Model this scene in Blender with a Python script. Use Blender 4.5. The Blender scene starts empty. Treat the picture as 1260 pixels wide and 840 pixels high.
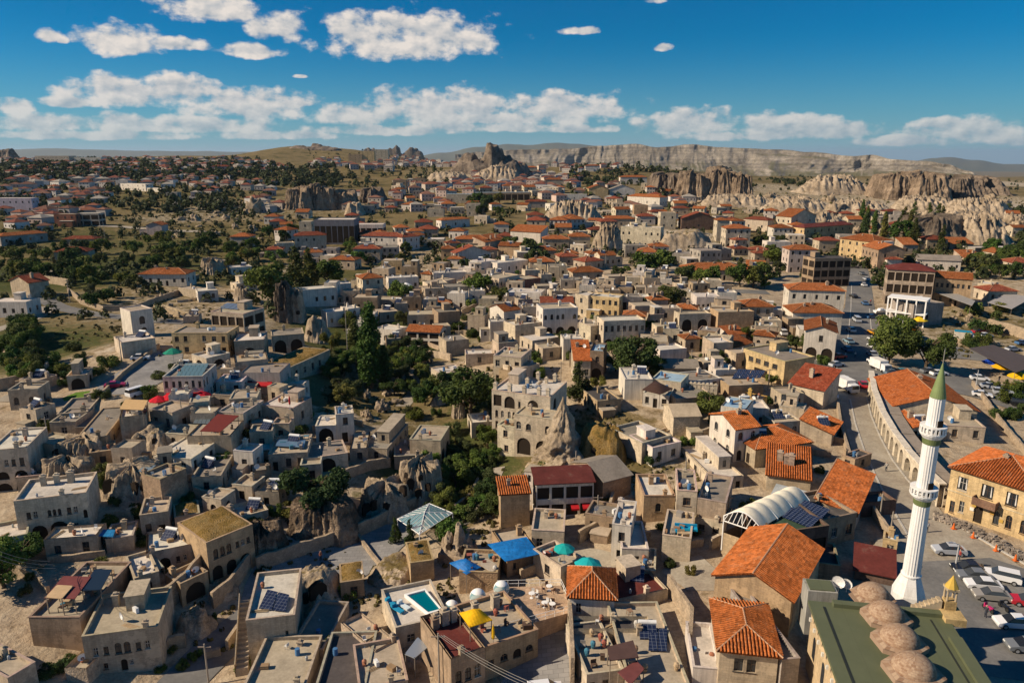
import bpy, math, random
import numpy as np
from mathutils import Vector, noise as mnoise
random.seed(11)
R = math.radians
SC = bpy.context.scene
COL = SC.collection
# ------------------------------------------------------------------ camera
CAMZ = 55.0
FPX = 900.0                      # focal length in pixels of the 1260 px wide photograph
PITCH = R(14.3)
cam_d = bpy.data.cameras.new('camera')
cam_d.sensor_width = 36.0
cam_d.lens = FPX / 1260 * 36.0
cam_d.clip_start = 0.5
cam_d.clip_end = 200000
cam = bpy.data.objects.new('camera', cam_d)
cam.location = (0, 0, CAMZ)
cam.rotation_euler = (math.pi / 2 - PITCH, 0, 0)
COL.objects.link(cam)
SC.camera = cam
SC.view_settings.view_transform = 'Standard'
SC.view_settings.look = 'None'
SC.view_settings.gamma = 1
SC.view_settings.use_curve_mapping = False
SC.view_settings.exposure = 0.42
SC.cycles.volume_bounces = 0
SC.cycles.max_bounces = 5
SC.cycles.diffuse_bounces = 3
SC.cycles.transparent_max_bounces = 8
# ------------------------------------------------------------------ sun and sky
SUN_EL = R(34)
SUN_AZ = R(-98)                  # from +Y (view direction) towards +X; negative is to the left
sd = Vector((math.sin(SUN_AZ) * math.cos(SUN_EL), math.cos(SUN_AZ) * math.cos(SUN_EL), math.sin(SUN_EL)))
sun_d = bpy.data.lights.new('sun', 'SUN')
sun_d.energy = 5.0
sun_d.angle = R(0.5)
sun_d.color = (1.0, 0.84, 0.64)
sun = bpy.data.objects.new('sun', sun_d)
sun.rotation_euler = sd.to_track_quat('Z', 'Y').to_euler()
sun.location = (0, 0, 400)
COL.objects.link(sun)
CP, SP = math.cos(PITCH), math.sin(PITCH)
def ray(px, py):
    u = (px - 630) / FPX; v = (420 - py) / FPX
    return Vector((u, CP + v * SP, -SP + v * CP))
def make_world():
    w = bpy.data.worlds.new('World'); SC.world = w; w.use_nodes = True
    nt = w.node_tree; N = nt.nodes; L = nt.links; N.clear()
    out = N.new('ShaderNodeOutputWorld'); bg = N.new('ShaderNodeBackground')
    sky = N.new('ShaderNodeTexSky'); sky.sky_type = 'NISHITA'; sky.sun_disc = False
    sky.sun_elevation = SUN_EL; sky.sun_rotation = -SUN_AZ
    sky.altitude = 1000; sky.air_density = 1.0; sky.dust_density = 0.6; sky.ozone_density = 4.5
    hs = N.new('ShaderNodeHueSaturation'); hs.inputs['Saturation'].default_value = 1.22; hs.inputs['Hue'].default_value = 0.492
    hs.inputs['Value'].default_value = 0.78
    L.new(sky.outputs[0], hs.inputs['Color'])
    tn = N.new('ShaderNodeMix'); tn.data_type = 'RGBA'; tn.blend_type = 'MULTIPLY'; tn.inputs['Factor'].default_value = 1.0
    tn.inputs['B'].default_value = (.0, .80, 1.10, 1); L.new(hs.outputs[0], tn.inputs['A'])
    def m(op, a, b=None, c=None, clamp=False):
        n = N.new('ShaderNodeMath'); n.operation = op; n.use_clamp = clamp
        for i, x in enumerate((a, b, c)):
            if x is None: continue
            if isinstance(x, (int, float)): n.inputs[i].default_value = x
            else: L.new(x, n.inputs[i])
        return n.outputs[0]
    tc = N.new('ShaderNodeTexCoord'); sx = N.new('ShaderNodeSeparateXYZ'); L.new(tc.outputs['Generated'], sx.inputs[0])
    az = m('ARCTAN2', sx.outputs[0], sx.outputs[1]); el = m('ARCSINE', sx.outputs[2])
    cb = N.new('ShaderNodeCombineXYZ'); L.new(az, cb.inputs[0]); L.new(m('MULTIPLY', el, 1.5), cb.inputs[1])
    def nz(vec, scale, detail, rough=0.55):
        n = N.new('ShaderNodeTexNoise'); n.inputs['Scale'].default_value = scale
        n.inputs['Detail'].default_value = detail; n.inputs['Roughness'].default_value = rough
        L.new(vec, n.inputs['Vector']); return n.outputs['Fac']
    n1 = nz(cb.outputs[0], 26, 9, 0.57)
    off = N.new('ShaderNodeVectorMath'); off.operation = 'ADD'; off.inputs[1].default_value = (-0.006, 0.010, 0)
    L.new(cb.outputs[0], off.inputs[0])
    n2 = nz(off.outputs[0], 26, 5, 0.5)
    n3 = nz(cb.outputs[0], 6, 3)
    # each cloud: centre and half size in photograph pixels, turned into a direction on the sky
    clouds = [(248,6,58,15),(150,47,52,15),(215,53,45,7),(62,43,15,7),(76,49,8,4),(310,62,44,7),(345,32,34,15),(500,44,112,25),(560,48,55,14),
              (700,38,18,4),(722,38,18,4),(815,59,12,4),(806,0,14,4),(190,112,95,16),(305,126,88,17),(85,125,30,6),(15,130,24,8),
              (550,130,105,19),(695,131,85,16),(440,139,58,13),(610,145,140,9),(850,150,74,14),(960,155,68,14),(1030,160,56,9),(1200,161,66,13),
              (1165,152,26,7),(362,126,30,6),(369,94,9,2),(280,153,60,10),(70,150,80,9),(170,152,90,10),(620,156,120,6),(480,160,90,6),
              (700,158,60,5),(1120,172,70,6),(930,166,90,6),(1255,172,40,7),(340,166,80,5),(120,166,110,5)]
    M = None; TH = None
    for (cx, cy, rx, ry) in clouds:
        d = ray(cx, cy).normalized(); a0 = math.atan2(d.x, d.y); e0 = math.asin(d.z) - ry / FPX * .25
        sc = d.length / ray(cx, cy).length
        ra = rx / FPX * (1 / ray(cx, cy).length) * 1.25 / max(0.5, 1); re = ry / FPX * 1.5
        v = N.new('ShaderNodeVectorMath'); v.operation = 'MULTIPLY_ADD'
        v.inputs[1].default_value = (1 / ra, 1 / re / 1.5, 0); v.inputs[2].default_value = (-a0 / ra, -e0 / re, 0)
        L.new(cb.outputs[0], v.inputs[0])
        fl = N.new('ShaderNodeVectorMath'); fl.operation = 'MULTIPLY'; fl.inputs[1].default_value = (1, -1.5, 0); L.new(v.outputs[0], fl.inputs[0])
        mxv = N.new('ShaderNodeVectorMath'); mxv.operation = 'MAXIMUM'; L.new(v.outputs[0], mxv.inputs[0]); L.new(fl.outputs[0], mxv.inputs[1])
        dt = N.new('ShaderNodeVectorMath'); dt.operation = 'DOT_PRODUCT'
        L.new(mxv.outputs[0], dt.inputs[0]); L.new(mxv.outputs[0], dt.inputs[1])
        k = m('SUBTRACT', 1.0, dt.outputs['Value'])
        M = k if M is None else m('MAXIMUM', M, k)
    # a thin scatter of small clouds all round the sky, so that it goes on outside the frame
    side = m('SMOOTH_MIN', 3.0, m('ABSOLUTE', az), 0.1)
    gate = m('MULTIPLY_ADD', side, 2.5, -1.9, clamp=True)
    low = m('SUBTRACT', 1.0, m('ABSOLUTE', m('MULTIPLY_ADD', el, 5.5, -0.75)))
    gen = m('MULTIPLY', m('ADD', m('MULTIPLY_ADD', n3, 4.0, -2.45), m('MULTIPLY', low, 0.4)), gate)
    gen = m('ADD', gen, m('MULTIPLY_ADD', gate, 1.0, -1.0))
    M = m('MAXIMUM', M, gen)
    M = m('MAXIMUM', M, -1.5)
    dens = m('ADD', m('MULTIPLY', M, 0.86), m('MULTIPLY_ADD', n1, 2.9, -1.60))
    a = N.new('ShaderNodeMapRange'); a.interpolation_type = 'SMOOTHSTEP'
    a.inputs['From Min'].default_value = -0.05; a.inputs['From Max'].default_value = 0.55
    L.new(dens, a.inputs['Value'])
    # thickness shades the underside, the sunward noise step lights the puffs
    emb = m('MULTIPLY', m('SUBTRACT', n1, n2), 3.2)
    br = m('ADD', m('MULTIPLY_ADD', M, -0.30, 0.86), emb, clamp=True)
    mixc = N.new('ShaderNodeMix'); mixc.data_type = 'RGBA'
    mixc.inputs['A'].default_value = (4.3, 4.9, 5.5, 1); mixc.inputs['B'].default_value = (9.4, 8.6, 7.9, 1)
    L.new(br, mixc.inputs['Factor'])
    # veil near the horizon: whitish air
    veil = m('MULTIPLY', m('POWER', m('SUBTRACT', 1.0, m('MULTIPLY', m('MAXIMUM', el, 0.0), 6.5), clamp=True), 2.0), 0.78)
    mv = N.new('ShaderNodeMix'); mv.data_type = 'RGBA'; mv.inputs['B'].default_value = (3.6, 5.0, 6.0, 1)
    L.new(veil, mv.inputs['Factor']); L.new(tn.outputs['Result'], mv.inputs['A'])
    fade = m('MULTIPLY', a.outputs[0], m('MULTIPLY_ADD', m('MULTIPLY', m('MAXIMUM', el, 0.0), 11, clamp=True), 0.45, 0.55))
    mx = N.new('ShaderNodeMix'); mx.data_type = 'RGBA'
    L.new(fade, mx.inputs['Factor']); L.new(mv.outputs['Result'], mx.inputs['A']); L.new(mixc.outputs['Result'], mx.inputs['B'])
    L.new(mx.outputs['Result'], bg.inputs['Color']); bg.inputs['Strength'].default_value = 0.064
    L.new(bg.outputs[0], out.inputs[0])
make_world()
# ------------------------------------------------------------------ terrain height
# photograph pixel and height of ground points (metres above the mosque square), then far points as x, y, z
CTRL_PX = """
220 835 -10|330 745 -10|400 690 -9.5|460 660 -9|540 610 -8|560 570 -7|495 490 -6|440 430 -5|470 440 -5|300 790 -9
145 835 -8|60 800 -6|0 760 -5|75 680 -4|20 600 -3|150 690 -4|230 690 -5|300 640 -3|370 610 -3|420 590 -3|120 590 0
200 560 2|300 560 1|380 540 0|250 500 5|180 470 7|60 500 3|0 440 4|165 425 9|270 420 8|340 420 5|100 400 6|50 370 6
60 340 4|140 350 5|220 370 5|300 360 4|400 370 2|130 310 2|30 310 3|240 300 4|330 320 2
560 770 -5|480 800 -6|440 760 -7|620 730 -4|700 690 -3|650 650 -3.5|620 640 -5|700 760 -4|780 760 -2|560 700 -6
760 640 -2|830 620 -1|880 740 0|960 790 0.5|1040 800 0|1200 800 0|1160 700 0|1240 650 0.5|1110 620 0|1080 540 0|1180 560 0.5
930 640 0|900 560 1|950 520 1|1000 560 0|860 530 2|790 540 2|740 560 0|690 590 -3|640 570 -4|620 500 -2|690 480 1|750 500 4
770 480 4|840 480 3|920 470 2|980 470 1|1050 450 0|1120 470 0|1230 450 -1|1240 520 -1|1060 380 1|1180 400 1|1240 350 2
560 450 -3|620 440 0|700 450 2|780 430 3|860 420 3|560 400 -1|640 390 1|740 400 3|830 380 4|930 390 3|500 390 -2
500 340 1|420 340 1|600 330 2|700 330 3|800 330 4|900 330 3|1000 320 3|1100 300 4|1200 300 5
300 270 8|100 270 9|200 250 14|30 250 12|400 270 7|480 270 7|560 260 8|650 260 9|740 260 9|840 270 8|930 270 7|1030 260 9|1130 250 11|1230 260 9
50 225 24|150 225 23|250 230 22|330 240 19|430 230 20|520 230 20|600 230 20|700 225 20|800 225 19|900 225 18|1000 228 13|1100 228 8|1200 226 5
40 204 38|150 204 38|250 203 39|350 204 38|450 204 37|560 207 35|660 205 37|760 207 34
"""
CTRL_FAR = [(-3000,2600,36),(-1800,2600,42),(-800,2500,52),(0,2400,14),(600,2300,-15),(300,1700,18),(800,1700,4),(-2500,4500,-10),(0,4500,-60),(1500,2200,-40),
            (2500,3000,-40),(1500,4500,-90),(4500,5000,-140),(8000,9000,-260),(0,9000,-60),(-6000,9000,-60),(-9000,16000,-60),(6000,16000,-260),
            (0,22000,-90),(-15000,25000,-60),(15000,25000,-400),(0,45000,-200),(-30000,45000,-80),(30000,45000,-520),
            (0,0,-6),(60,10,1),(-60,10,-9),(120,40,1),(-150,30,-5),(300,100,0),(-300,120,2),(-150,90,-2),(500,300,2),(-500,300,8)]
def _ctrl():
    P = []
    for tok in CTRL_PX.replace('\n', '|').split('|'):
        t = tok.split()
        if len(t) != 3: continue
        x, y, z = map(float, t)
        d = ray(x, y); k = (z - CAMZ) / d.z
        P.append((d.x * k, d.y * k, z))
    return np.array(P + CTRL_FAR, dtype=float)
CT = _ctrl()
CT_S = 5 + 0.075 * np.hypot(CT[:, 0], CT[:, 1])
def t_raw(x, y):
    x = np.asarray(x, float).ravel(); y = np.asarray(y, float).ravel()
    out = np.empty_like(x)
    for i in range(0, len(x), 20000):
        dx = x[i:i+20000, None] - CT[None, :, 0]; dy = y[i:i+20000, None] - CT[None, :, 1]
        q = (dx * dx + dy * dy) / (CT_S ** 2)[None, :]
        w = 1.0 / (1.0 + q) ** 2.2
        out[i:i+20000] = (w * CT[None, :, 2]).sum(1) / w.sum(1)
    return out
def _axis(step0, k, lim):
    v = [0.0]
    while v[-1] < lim: v.append(v[-1] + max(step0, k * v[-1]))
    return np.array(v)
_ya = _axis(2.5, 0.0125, 48000) - 12
_xh = _axis(3.2, 0.021, 36000)
_xa = np.concatenate([-_xh[:0:-1], _xh])
GX, GY = np.meshgrid(_xa, _ya)
GZ = t_raw(GX, GY).reshape(GX.shape)
_dist = np.hypot(GX, GY)
_r1 = np.sin(GX * .071 + 1.3 * np.sin(GY * .043)) * np.cos(GY * .063 + 1.1 * np.sin(GX * .037))
_r2 = np.sin(GX * .019 + 2 * np.sin(GY * .011)) * np.cos(GY * .017 + 1.7 * np.sin(GX * .013))
GZ += _r1 * np.clip(_dist / 500, .25, 1.6) * .5 + _r2 * np.clip((_dist - 200) / 500, 0, 3.0) * (_dist < 6000)
GZ += 36 * np.exp(-((GX + 455) / 265) ** 4 - ((GY - 2080) / 300) ** 2)
NX, NY = len(_xa), len(_ya)
def T(x, y):
    i = min(max(int(np.searchsorted(_xa, x)) - 1, 0), NX - 2); j = min(max(int(np.searchsorted(_ya, y)) - 1, 0), NY - 2)
    fx = (x - _xa[i]) / (_xa[i+1] - _xa[i]); fy = (y - _ya[j]) / (_ya[j+1] - _ya[j])
    return float((GZ[j, i] * (1-fx) + GZ[j, i+1] * fx) * (1-fy) + (GZ[j+1, i] * (1-fx) + GZ[j+1, i+1] * fx) * fy)
def Tv(x, y):
    i = np.clip(np.searchsorted(_xa, x) - 1, 0, NX - 2); j = np.clip(np.searchsorted(_ya, y) - 1, 0, NY - 2)
    fx = (x - _xa[i]) / (_xa[i+1] - _xa[i]); fy = (y - _ya[j]) / (_ya[j+1] - _ya[j])
    return (GZ[j, i] * (1-fx) + GZ[j, i+1] * fx) * (1-fy) + (GZ[j+1, i] * (1-fx) + GZ[j+1, i+1] * fx) * fy
_TS = np.geomspace(30, 9000, 700)
def ground(px, py):
    d = ray(px, py)
    x = d.x * _TS; y = d.y * _TS; z = CAMZ + d.z * _TS
    hit = np.nonzero(z < Tv(x, y))[0]
    if len(hit) == 0: k = 4000.0
    else:
        i = hit[0]; a, b = (_TS[i-1] if i else _TS[0] * .9), _TS[i]
        for _ in range(18):
            c = (a + b) / 2
            if CAMZ + d.z * c < T(d.x * c, d.y * c): b = c
            else: a = c
        k = (a + b) / 2
    return Vector((d.x * k, d.y * k, T(d.x * k, d.y * k)))
def unproj(px, py, z):
    d = ray(px, py); k = (z - CAMZ) / d.z
    return Vector((d.x * k, d.y * k, z))
def mpp(g):                      # metres per photograph pixel at a ground point
    return (g.y * CP + (CAMZ - g.z) * SP) / FPX
# ------------------------------------------------------------------ mesh and object helpers
class MB:
    def __init__(s): s.v = []; s.f = []; s.m = []; s.mi = 0
    def vert(s, p): s.v.append(tuple(p)); return len(s.v) - 1
    def poly(s, *pts):
        i = len(s.v); s.v.extend(tuple(p) for p in pts); s.f.append(tuple(range(i, i + len(pts)))); s.m.append(s.mi)
    def box(s, x0, x1, y0, y1, z0, z1, bottom=True):
        i = len(s.v)
        s.v += [(x0,y0,z0),(x1,y0,z0),(x1,y1,z0),(x0,y1,z0),(x0,y0,z1),(x1,y0,z1),(x1,y1,z1),(x0,y1,z1)]
        fs = [(4,5,6,7),(0,1,5,4),(1,2,6,5),(2,3,7,6),(3,0,4,7)] + ([(3,2,1,0)] if bottom else [])
        for f in fs: s.f.append(tuple(i + k for k in f)); s.m.append(s.mi)
    def prism(s, pts, z0, z1):   # vertical prism over a ccw outline
        n = len(pts); i = len(s.v)
        s.v += [(p[0], p[1], z0) for p in pts] + [(p[0], p[1], z1) for p in pts]
        s.f.append(tuple(range(i + n, i + 2 * n))); s.m.append(s.mi)
        s.f.append(tuple(range(i + n - 1, i - 1, -1))); s.m.append(s.mi)
        for k in range(n):
            q = (k + 1) % n; s.f.append((i + k, i + q, i + n + q, i + n + k)); s.m.append(s.mi)
    def lathe(s, prof, n=16, cx=0, cy=0, flute=0, a0=0):
        i = len(s.v)
        for (r, z) in prof:
            for k in range(n):
                a = a0 + 2 * math.pi * k / n; q = r * (1 - flute * (k % 2))
                s.v.append((cx + q * math.cos(a), cy + q * math.sin(a), z))
        for j in range(len(prof) - 1):
            for k in range(n):
                k2 = (k + 1) % n
                s.f.append((i + j*n + k, i + j*n + k2, i + (j+1)*n + k2, i + (j+1)*n + k)); s.m.append(s.mi)
        s.f.append(tuple(i + (len(prof)-1)*n + k for k in range(n))); s.m.append(s.mi)
        s.f.append(tuple(i + k for k in range(n - 1, -1, -1))); s.m.append(s.mi)
    def tube(s, p, q, r, n=6):
        p = Vector(p); q = Vector(q); d = (q - p).normalized()
        a = d.orthogonal().normalized(); b = d.cross(a); i = len(s.v)
        for c in (p, q):
            for k in range(n):
                t = 2 * math.pi * k / n; s.v.append(tuple(c + (a * math.cos(t) + b * math.sin(t)) * r))
        for k in range(n):
            k2 = (k + 1) % n; s.f.append((i + k, i + k2, i + n + k2, i + n + k)); s.m.append(s.mi)
        s.f.append(tuple(range(i + n, i + 2 * n))); s.m.append(s.mi)
        s.f.append(tuple(range(i + n - 1, i - 1, -1))); s.m.append(s.mi)
    def mesh(s, name, mats, uv=True, smooth=False):
        me = bpy.data.meshes.new(name); me.from_pydata(s.v, [], s.f)
        for mt in (mats if isinstance(mats, (list, tuple)) else [mats]): me.materials.append(mt)
        if any(s.m): me.polygons.foreach_set('material_index', s.m)
        if uv and len(me.loops):
            me.update()
            nl = len(me.loops); vi = np.empty(nl, np.int32); me.loops.foreach_get('vertex_index', vi)
            co = np.empty(len(me.vertices) * 3, np.float32); me.vertices.foreach_get('co', co); co = co.reshape(-1, 3)
            pn = np.empty(len(me.polygons) * 3, np.float32); me.polygons.foreach_get('normal', pn); pn = pn.reshape(-1, 3)
            lt = np.empty(len(me.polygons), np.int32); me.polygons.foreach_get('loop_total', lt)
            n = np.repeat(pn, lt, axis=0); h = np.hypot(n[:, 0], n[:, 1]); fl = h < .05
            t = np.stack([-n[:, 1], n[:, 0], np.zeros(nl)], 1) / np.maximum(h, 1e-6)[:, None]; t[fl] = (1, 0, 0)
            b = np.cross(n, t); p = co[vi]
            u = np.stack([(p * t).sum(1), (p * b).sum(1)], 1).astype(np.float32)
            me.uv_layers.new(name='uv').data.foreach_set('uv', u.ravel())
        if smooth: me.polygons.foreach_set('use_smooth', [True] * len(me.polygons))
        me.update(); return me
def obj(name, me, parent=None, loc=(0, 0, 0), rz=0.0, color=None, scale=None):
    o = bpy.data.objects.new(name, me); COL.objects.link(o)
    if parent is not None: o.parent = parent
    o.location = loc
    if rz: o.rotation_euler = (0, 0, rz)
    if scale is not None: o.scale = scale if not isinstance(scale, (int, float)) else (scale,) * 3
    if color is not None: o.color = (*color[:3], 1)
    return o
def tag(o, label, cat, group=None):
    o['label'] = label; o['category'] = cat
    if group: o['group'] = group
    return o
def thing(name, label, cat, loc=(0, 0, 0), rz=0.0, group=None):
    return tag(obj(name, None, None, loc, rz), label, cat, group)
def struct(o): o['kind'] = 'structure'; return o
def stuff(o): o['kind'] = 'stuff'; return o
# ------------------------------------------------------------------ materials
_M = {}
class NT:
    def __init__(s, name, rough=.9, spec=.25):
        s.mat = bpy.data.materials.new(name); s.mat.use_nodes = True; s.nt = s.mat.node_tree
        s.N = s.nt.nodes; s.L = s.nt.links; s.b = s.N['Principled BSDF']
        s.b.inputs['Roughness'].default_value = rough; s.b.inputs['Specular IOR Level'].default_value = spec
    def node(s, t, **kw):
        n = s.N.new(t)
        for k, v in kw.items():
            if k.startswith('_'): setattr(n, k[1:], v)
            else: s.put(n.inputs[k.replace('__', ' ')], v)
        return n
    def put(s, inp, v):
        if hasattr(v, 'links') or isinstance(v, bpy.types.NodeSocket): s.L.new(v, inp)
        else: inp.default_value = (*v, 1) if isinstance(v, tuple) and len(v) == 3 and inp.type == 'RGBA' else v
    def noise(s, scale, vec=None, detail=4, rough=.6):
        n = s.node('ShaderNodeTexNoise', Scale=scale, Detail=detail, Roughness=rough)
        if vec is not None: s.L.new(vec, n.inputs['Vector'])
        return n.outputs['Fac']
    def math(s, op, a, b=0.0, clamp=False):
        n = s.node('ShaderNodeMath', _operation=op, _use_clamp=clamp); s.put(n.inputs[0], a); s.put(n.inputs[1], b); return n.outputs[0]
    def mix(s, f, a, b, mode='MIX'):
        n = s.node('ShaderNodeMix', _data_type='RGBA', _blend_type=mode); s.put(n.inputs['Factor'], f)
        s.put(n.inputs['A'], a if not isinstance(a, tuple) else (*a[:3], 1)); s.put(n.inputs['B'], b if not isinstance(b, tuple) else (*b[:3], 1))
        return n.outputs['Result']
    def ramp(s, f, stops):
        n = s.N.new('ShaderNodeValToRGB'); e = n.color_ramp.elements
        while len(e) < len(stops): e.new(0.5)
        for i, (p, c) in enumerate(stops): e[i].position = p; e[i].color = (*c, 1) if len(c) == 3 else c
        s.L.new(f, n.inputs[0]); return n.outputs[0]
    def rng(s, f, a, b, c=0.0, d=1.0):
        n = s.node('ShaderNodeMapRange'); s.L.new(f, n.inputs['Value'])
        for k, v in zip(('From Min', 'From Max', 'To Min', 'To Max'), (a, b, c, d)): n.inputs[k].default_value = v
        return n.outputs[0]
    def gray(s, f):
        n = s.node('ShaderNodeCombineColor'); [s.put(n.inputs[i], f) for i in range(3)]; return n.outputs[0]
    def col(s, c): s.put(s.b.inputs['Base Color'], c)
    def bump(s, h, strength=.5, dist=.05):
        n = s.node('ShaderNodeBump', Strength=strength, Distance=dist); s.L.new(h, n.inputs['Height']); s.L.new(n.outputs[0], s.b.inputs['Normal'])
    @property
    def objc(s): return s.node('ShaderNodeObjectInfo').outputs['Color']
    @property
    def rnd(s): return s.node('ShaderNodeObjectInfo').outputs['Random']
    @property
    def uv(s): return s.node('ShaderNodeTexCoord').outputs['UV']
    @property
    def oc(s): return s.node('ShaderNodeTexCoord').outputs['Object']
    @property
    def pos(s): return s.node('ShaderNodeNewGeometry').outputs['Position']
def M(name):
    if name in _M: return _M[name]
    f = globals()['mat_' + name]; _M[name] = f(); return _M[name]
def mat_wall():
    t = NT('cut_stone_wall', .92, .1); uv = t.uv
    bk = t.node('ShaderNodeTexBrick', Scale=1.0, Color1=(.86,.86,.86,1), Color2=(1.06,1.04,1.0,1), Mortar=(.72,.70,.68,1), _offset=.5)
    bk.inputs['Brick Width'].default_value = .62; bk.inputs['Row Height'].default_value = .31; bk.inputs['Mortar Size'].default_value = .012
    t.L.new(uv, bk.inputs['Vector'])
    big = t.noise(.5, t.pos, 5, .65); fine = t.noise(4, t.pos, 3)
    mp = t.node('ShaderNodeMapping'); mp.inputs['Scale'].default_value = (1.6, 1.6, .12); t.L.new(t.pos, mp.inputs['Vector'])
    streak = t.noise(1.0, mp.outputs[0], 4, .7)
    g = t.math('MULTIPLY', t.rng(big, .3, .72, .74, 1.12), t.rng(streak, .3, .62, .70, 1.04))
    g = t.math('MULTIPLY', g, t.rng(fine, .3, .7, .9, 1.07))
    c = t.mix(1.0, t.objc, bk.outputs['Color'], 'MULTIPLY'); c = t.mix(1.0, c, t.gray(g), 'MULTIPLY')
    pn = t.noise(.22, t.node('ShaderNodeVectorMath', _operation='ADD').outputs[0], 5, .7)
    va = pn.node.inputs['Vector'].links[0].from_node; t.L.new(t.pos, va.inputs[0]); t.L.new(t.node('ShaderNodeObjectInfo').outputs['Location'], va.inputs[1])
    c = t.mix(t.rng(pn, .54, .58, 0, .55), c, t.mix(1.0, t.objc, (1.22, 1.2, 1.16), 'MULTIPLY')); c = t.mix(t.rng(pn, .40, .36, 0, .5), c, t.mix(1.0, t.objc, (.62, .58, .54), 'MULTIPLY'))
    t.col(t.mix(t.rng(big, .55, .72, 0, .45), c, (.17, .125, .085)))
    t.bump(bk.outputs['Fac'], .25, -.02); return t.mat
def mat_plaster():
    t = NT('painted_plaster', .85, .2); big = t.noise(.45, t.pos, 5, .65); fine = t.noise(5, t.pos, 3)
    mp = t.node('ShaderNodeMapping'); mp.inputs['Scale'].default_value = (2, 2, .15); t.L.new(t.pos, mp.inputs['Vector'])
    g = t.math('MULTIPLY', t.rng(big, .3, .7, .78, 1.06), t.rng(t.noise(1.0, mp.outputs[0], 4, .7), .3, .6, .66, 1.03))
    t.col(t.mix(1.0, t.objc, t.gray(t.math('MULTIPLY', g, t.rng(fine, .3, .7, .94, 1.04))), 'MULTIPLY')); return t.mat
def mat_rubble():
    t = NT('rubble_stone', .95, .1); p = t.pos
    v = t.node('ShaderNodeTexVoronoi', Scale=2.6); t.L.new(p, v.inputs['Vector'])
    e = t.node('ShaderNodeTexVoronoi', Scale=2.6, _feature='DISTANCE_TO_EDGE'); t.L.new(p, e.inputs['Vector'])
    c = t.mix(t.rng(v.outputs['Color'], 0, 1, 0, 1), (.75, .75, .75), (1.15, 1.1, 1.05))
    c = t.mix(1.0, c, t.objc, 'MULTIPLY'); c = t.mix(t.rng(e.outputs[0], 0, .06, .55, 0), c, (.12, .09, .06))
    t.col(t.mix(1.0, c, t.gray(t.rng(t.noise(.6, p, 5), .3, .7, .72, 1.15)), 'MULTIPLY'))
    t.bump(e.outputs[0], .6, .12); return t.mat
def mat_tile():
    t = NT('clay_roof_tile', .92, .06); uv = t.uv
    bk = t.node('ShaderNodeTexBrick', Scale=1.0, Color1=(.60,.52,.48,1), Color2=(1.22,1.22,1.25,1), Mortar=(.5,.45,.42,1), _offset=0.0)
    bk.inputs['Brick Width'].default_value = .30; bk.inputs['Row Height'].default_value = .40; bk.inputs['Mortar Size'].default_value = .02
    bk.inputs['Bias'].default_value = .1; t.L.new(uv, bk.inputs['Vector'])
    n = t.noise(.55, t.pos, 5, .65); n2 = t.noise(2.2, t.pos, 3)
    c = t.mix(1.0, t.objc, bk.outputs['Color'], 'MULTIPLY')
    c = t.mix(1.0, c, t.gray(t.math('MULTIPLY', t.rng(n, .3, .7, .7, 1.15), t.rng(n2, .3, .7, .85, 1.12))), 'MULTIPLY')
    t.col(t.mix(t.rng(n, .54, .74, 0, .6), c, (.15, .105, .07)))
    w = t.node('ShaderNodeTexWave', Scale=1.66, _wave_type='BANDS', _bands_direction='X'); t.L.new(uv, w.inputs['Vector'])
    t.bump(w.outputs['Fac'], .6, .05); return t.mat
def mat_tilegeo():
    t = NT('clay_barrel_tile', .92, .06); uv = t.uv
    v = t.node('ShaderNodeTexWhiteNoise', _noise_dimensions='3D')
    sn = t.node('ShaderNodeVectorMath', _operation='SNAP'); t.L.new(uv, sn.inputs[0]); sn.inputs[1].default_value = (.36, .42, 1); t.L.new(sn.outputs[0], v.inputs['Vector'])
    n = t.noise(.55, t.pos, 5, .65)
    c = t.mix(1.0, t.objc, t.gray(t.rng(v.outputs['Value'], 0, 1, .52, 1.3)), 'MULTIPLY')
    c = t.mix(1.0, c, t.gray(t.rng(n, .3, .7, .75, 1.15)), 'MULTIPLY')
    n2 = t.noise(1.6, t.pos, 5, .7); c = t.mix(t.rng(n2, .55, .75, 0, .5), c, (.40, .26, .16)); t.col(t.mix(t.rng(n, .56, .78, 0, .6), c, (.14, .105, .07))); return t.mat
def mat_flat():
    t = NT('flat_roof_screed', .93, .15); p = t.pos; n = t.noise(.35, p, 6, .7); n2 = t.noise(2.5, p, 4)
    g = t.math('MULTIPLY', t.rng(n, .3, .7, .66, 1.12), t.rng(n2, .3, .7, .86, 1.1))
    c = t.mix(1.0, t.objc, t.gray(g), 'MULTIPLY'); t.col(t.mix(t.rng(n, .57, .72, 0, .5), c, (.16, .13, .10))); return t.mat
def mat_grassroof():
    t = NT('dry_grass_roof', .98, .05); p = t.pos; n = t.noise(.6, p, 5, .7); n2 = t.noise(5, p, 3)
    c = t.ramp(n, [(.3, (.10, .085, .03)), (.45, (.24, .15, .045)), (.58, (.30, .20, .08)), (.75, (.13, .12, .04))])
    t.col(t.mix(1.0, c, t.gray(t.rng(n2, .3, .7, .6, 1.25)), 'MULTIPLY')); t.bump(n2, 1, .3); return t.mat
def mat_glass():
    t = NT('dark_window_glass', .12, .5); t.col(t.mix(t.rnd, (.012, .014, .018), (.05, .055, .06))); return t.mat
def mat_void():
    t = NT('shadowed_opening', .9, .1); t.col((.03, .022, .016)); return t.mat  # flat dark brown that paints the shade inside arches, verandas and caves
def mat_frame():
    t = NT('window_frame', .6, .3); t.col(t.objc); return t.mat
def mat_plain():
    t = NT('painted_surface', .65, .3); t.col(t.mix(1.0, t.objc, t.gray(t.rng(t.noise(1.2, t.pos, 4), .3, .7, .82, 1.08)), 'MULTIPLY')); return t.mat
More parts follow.
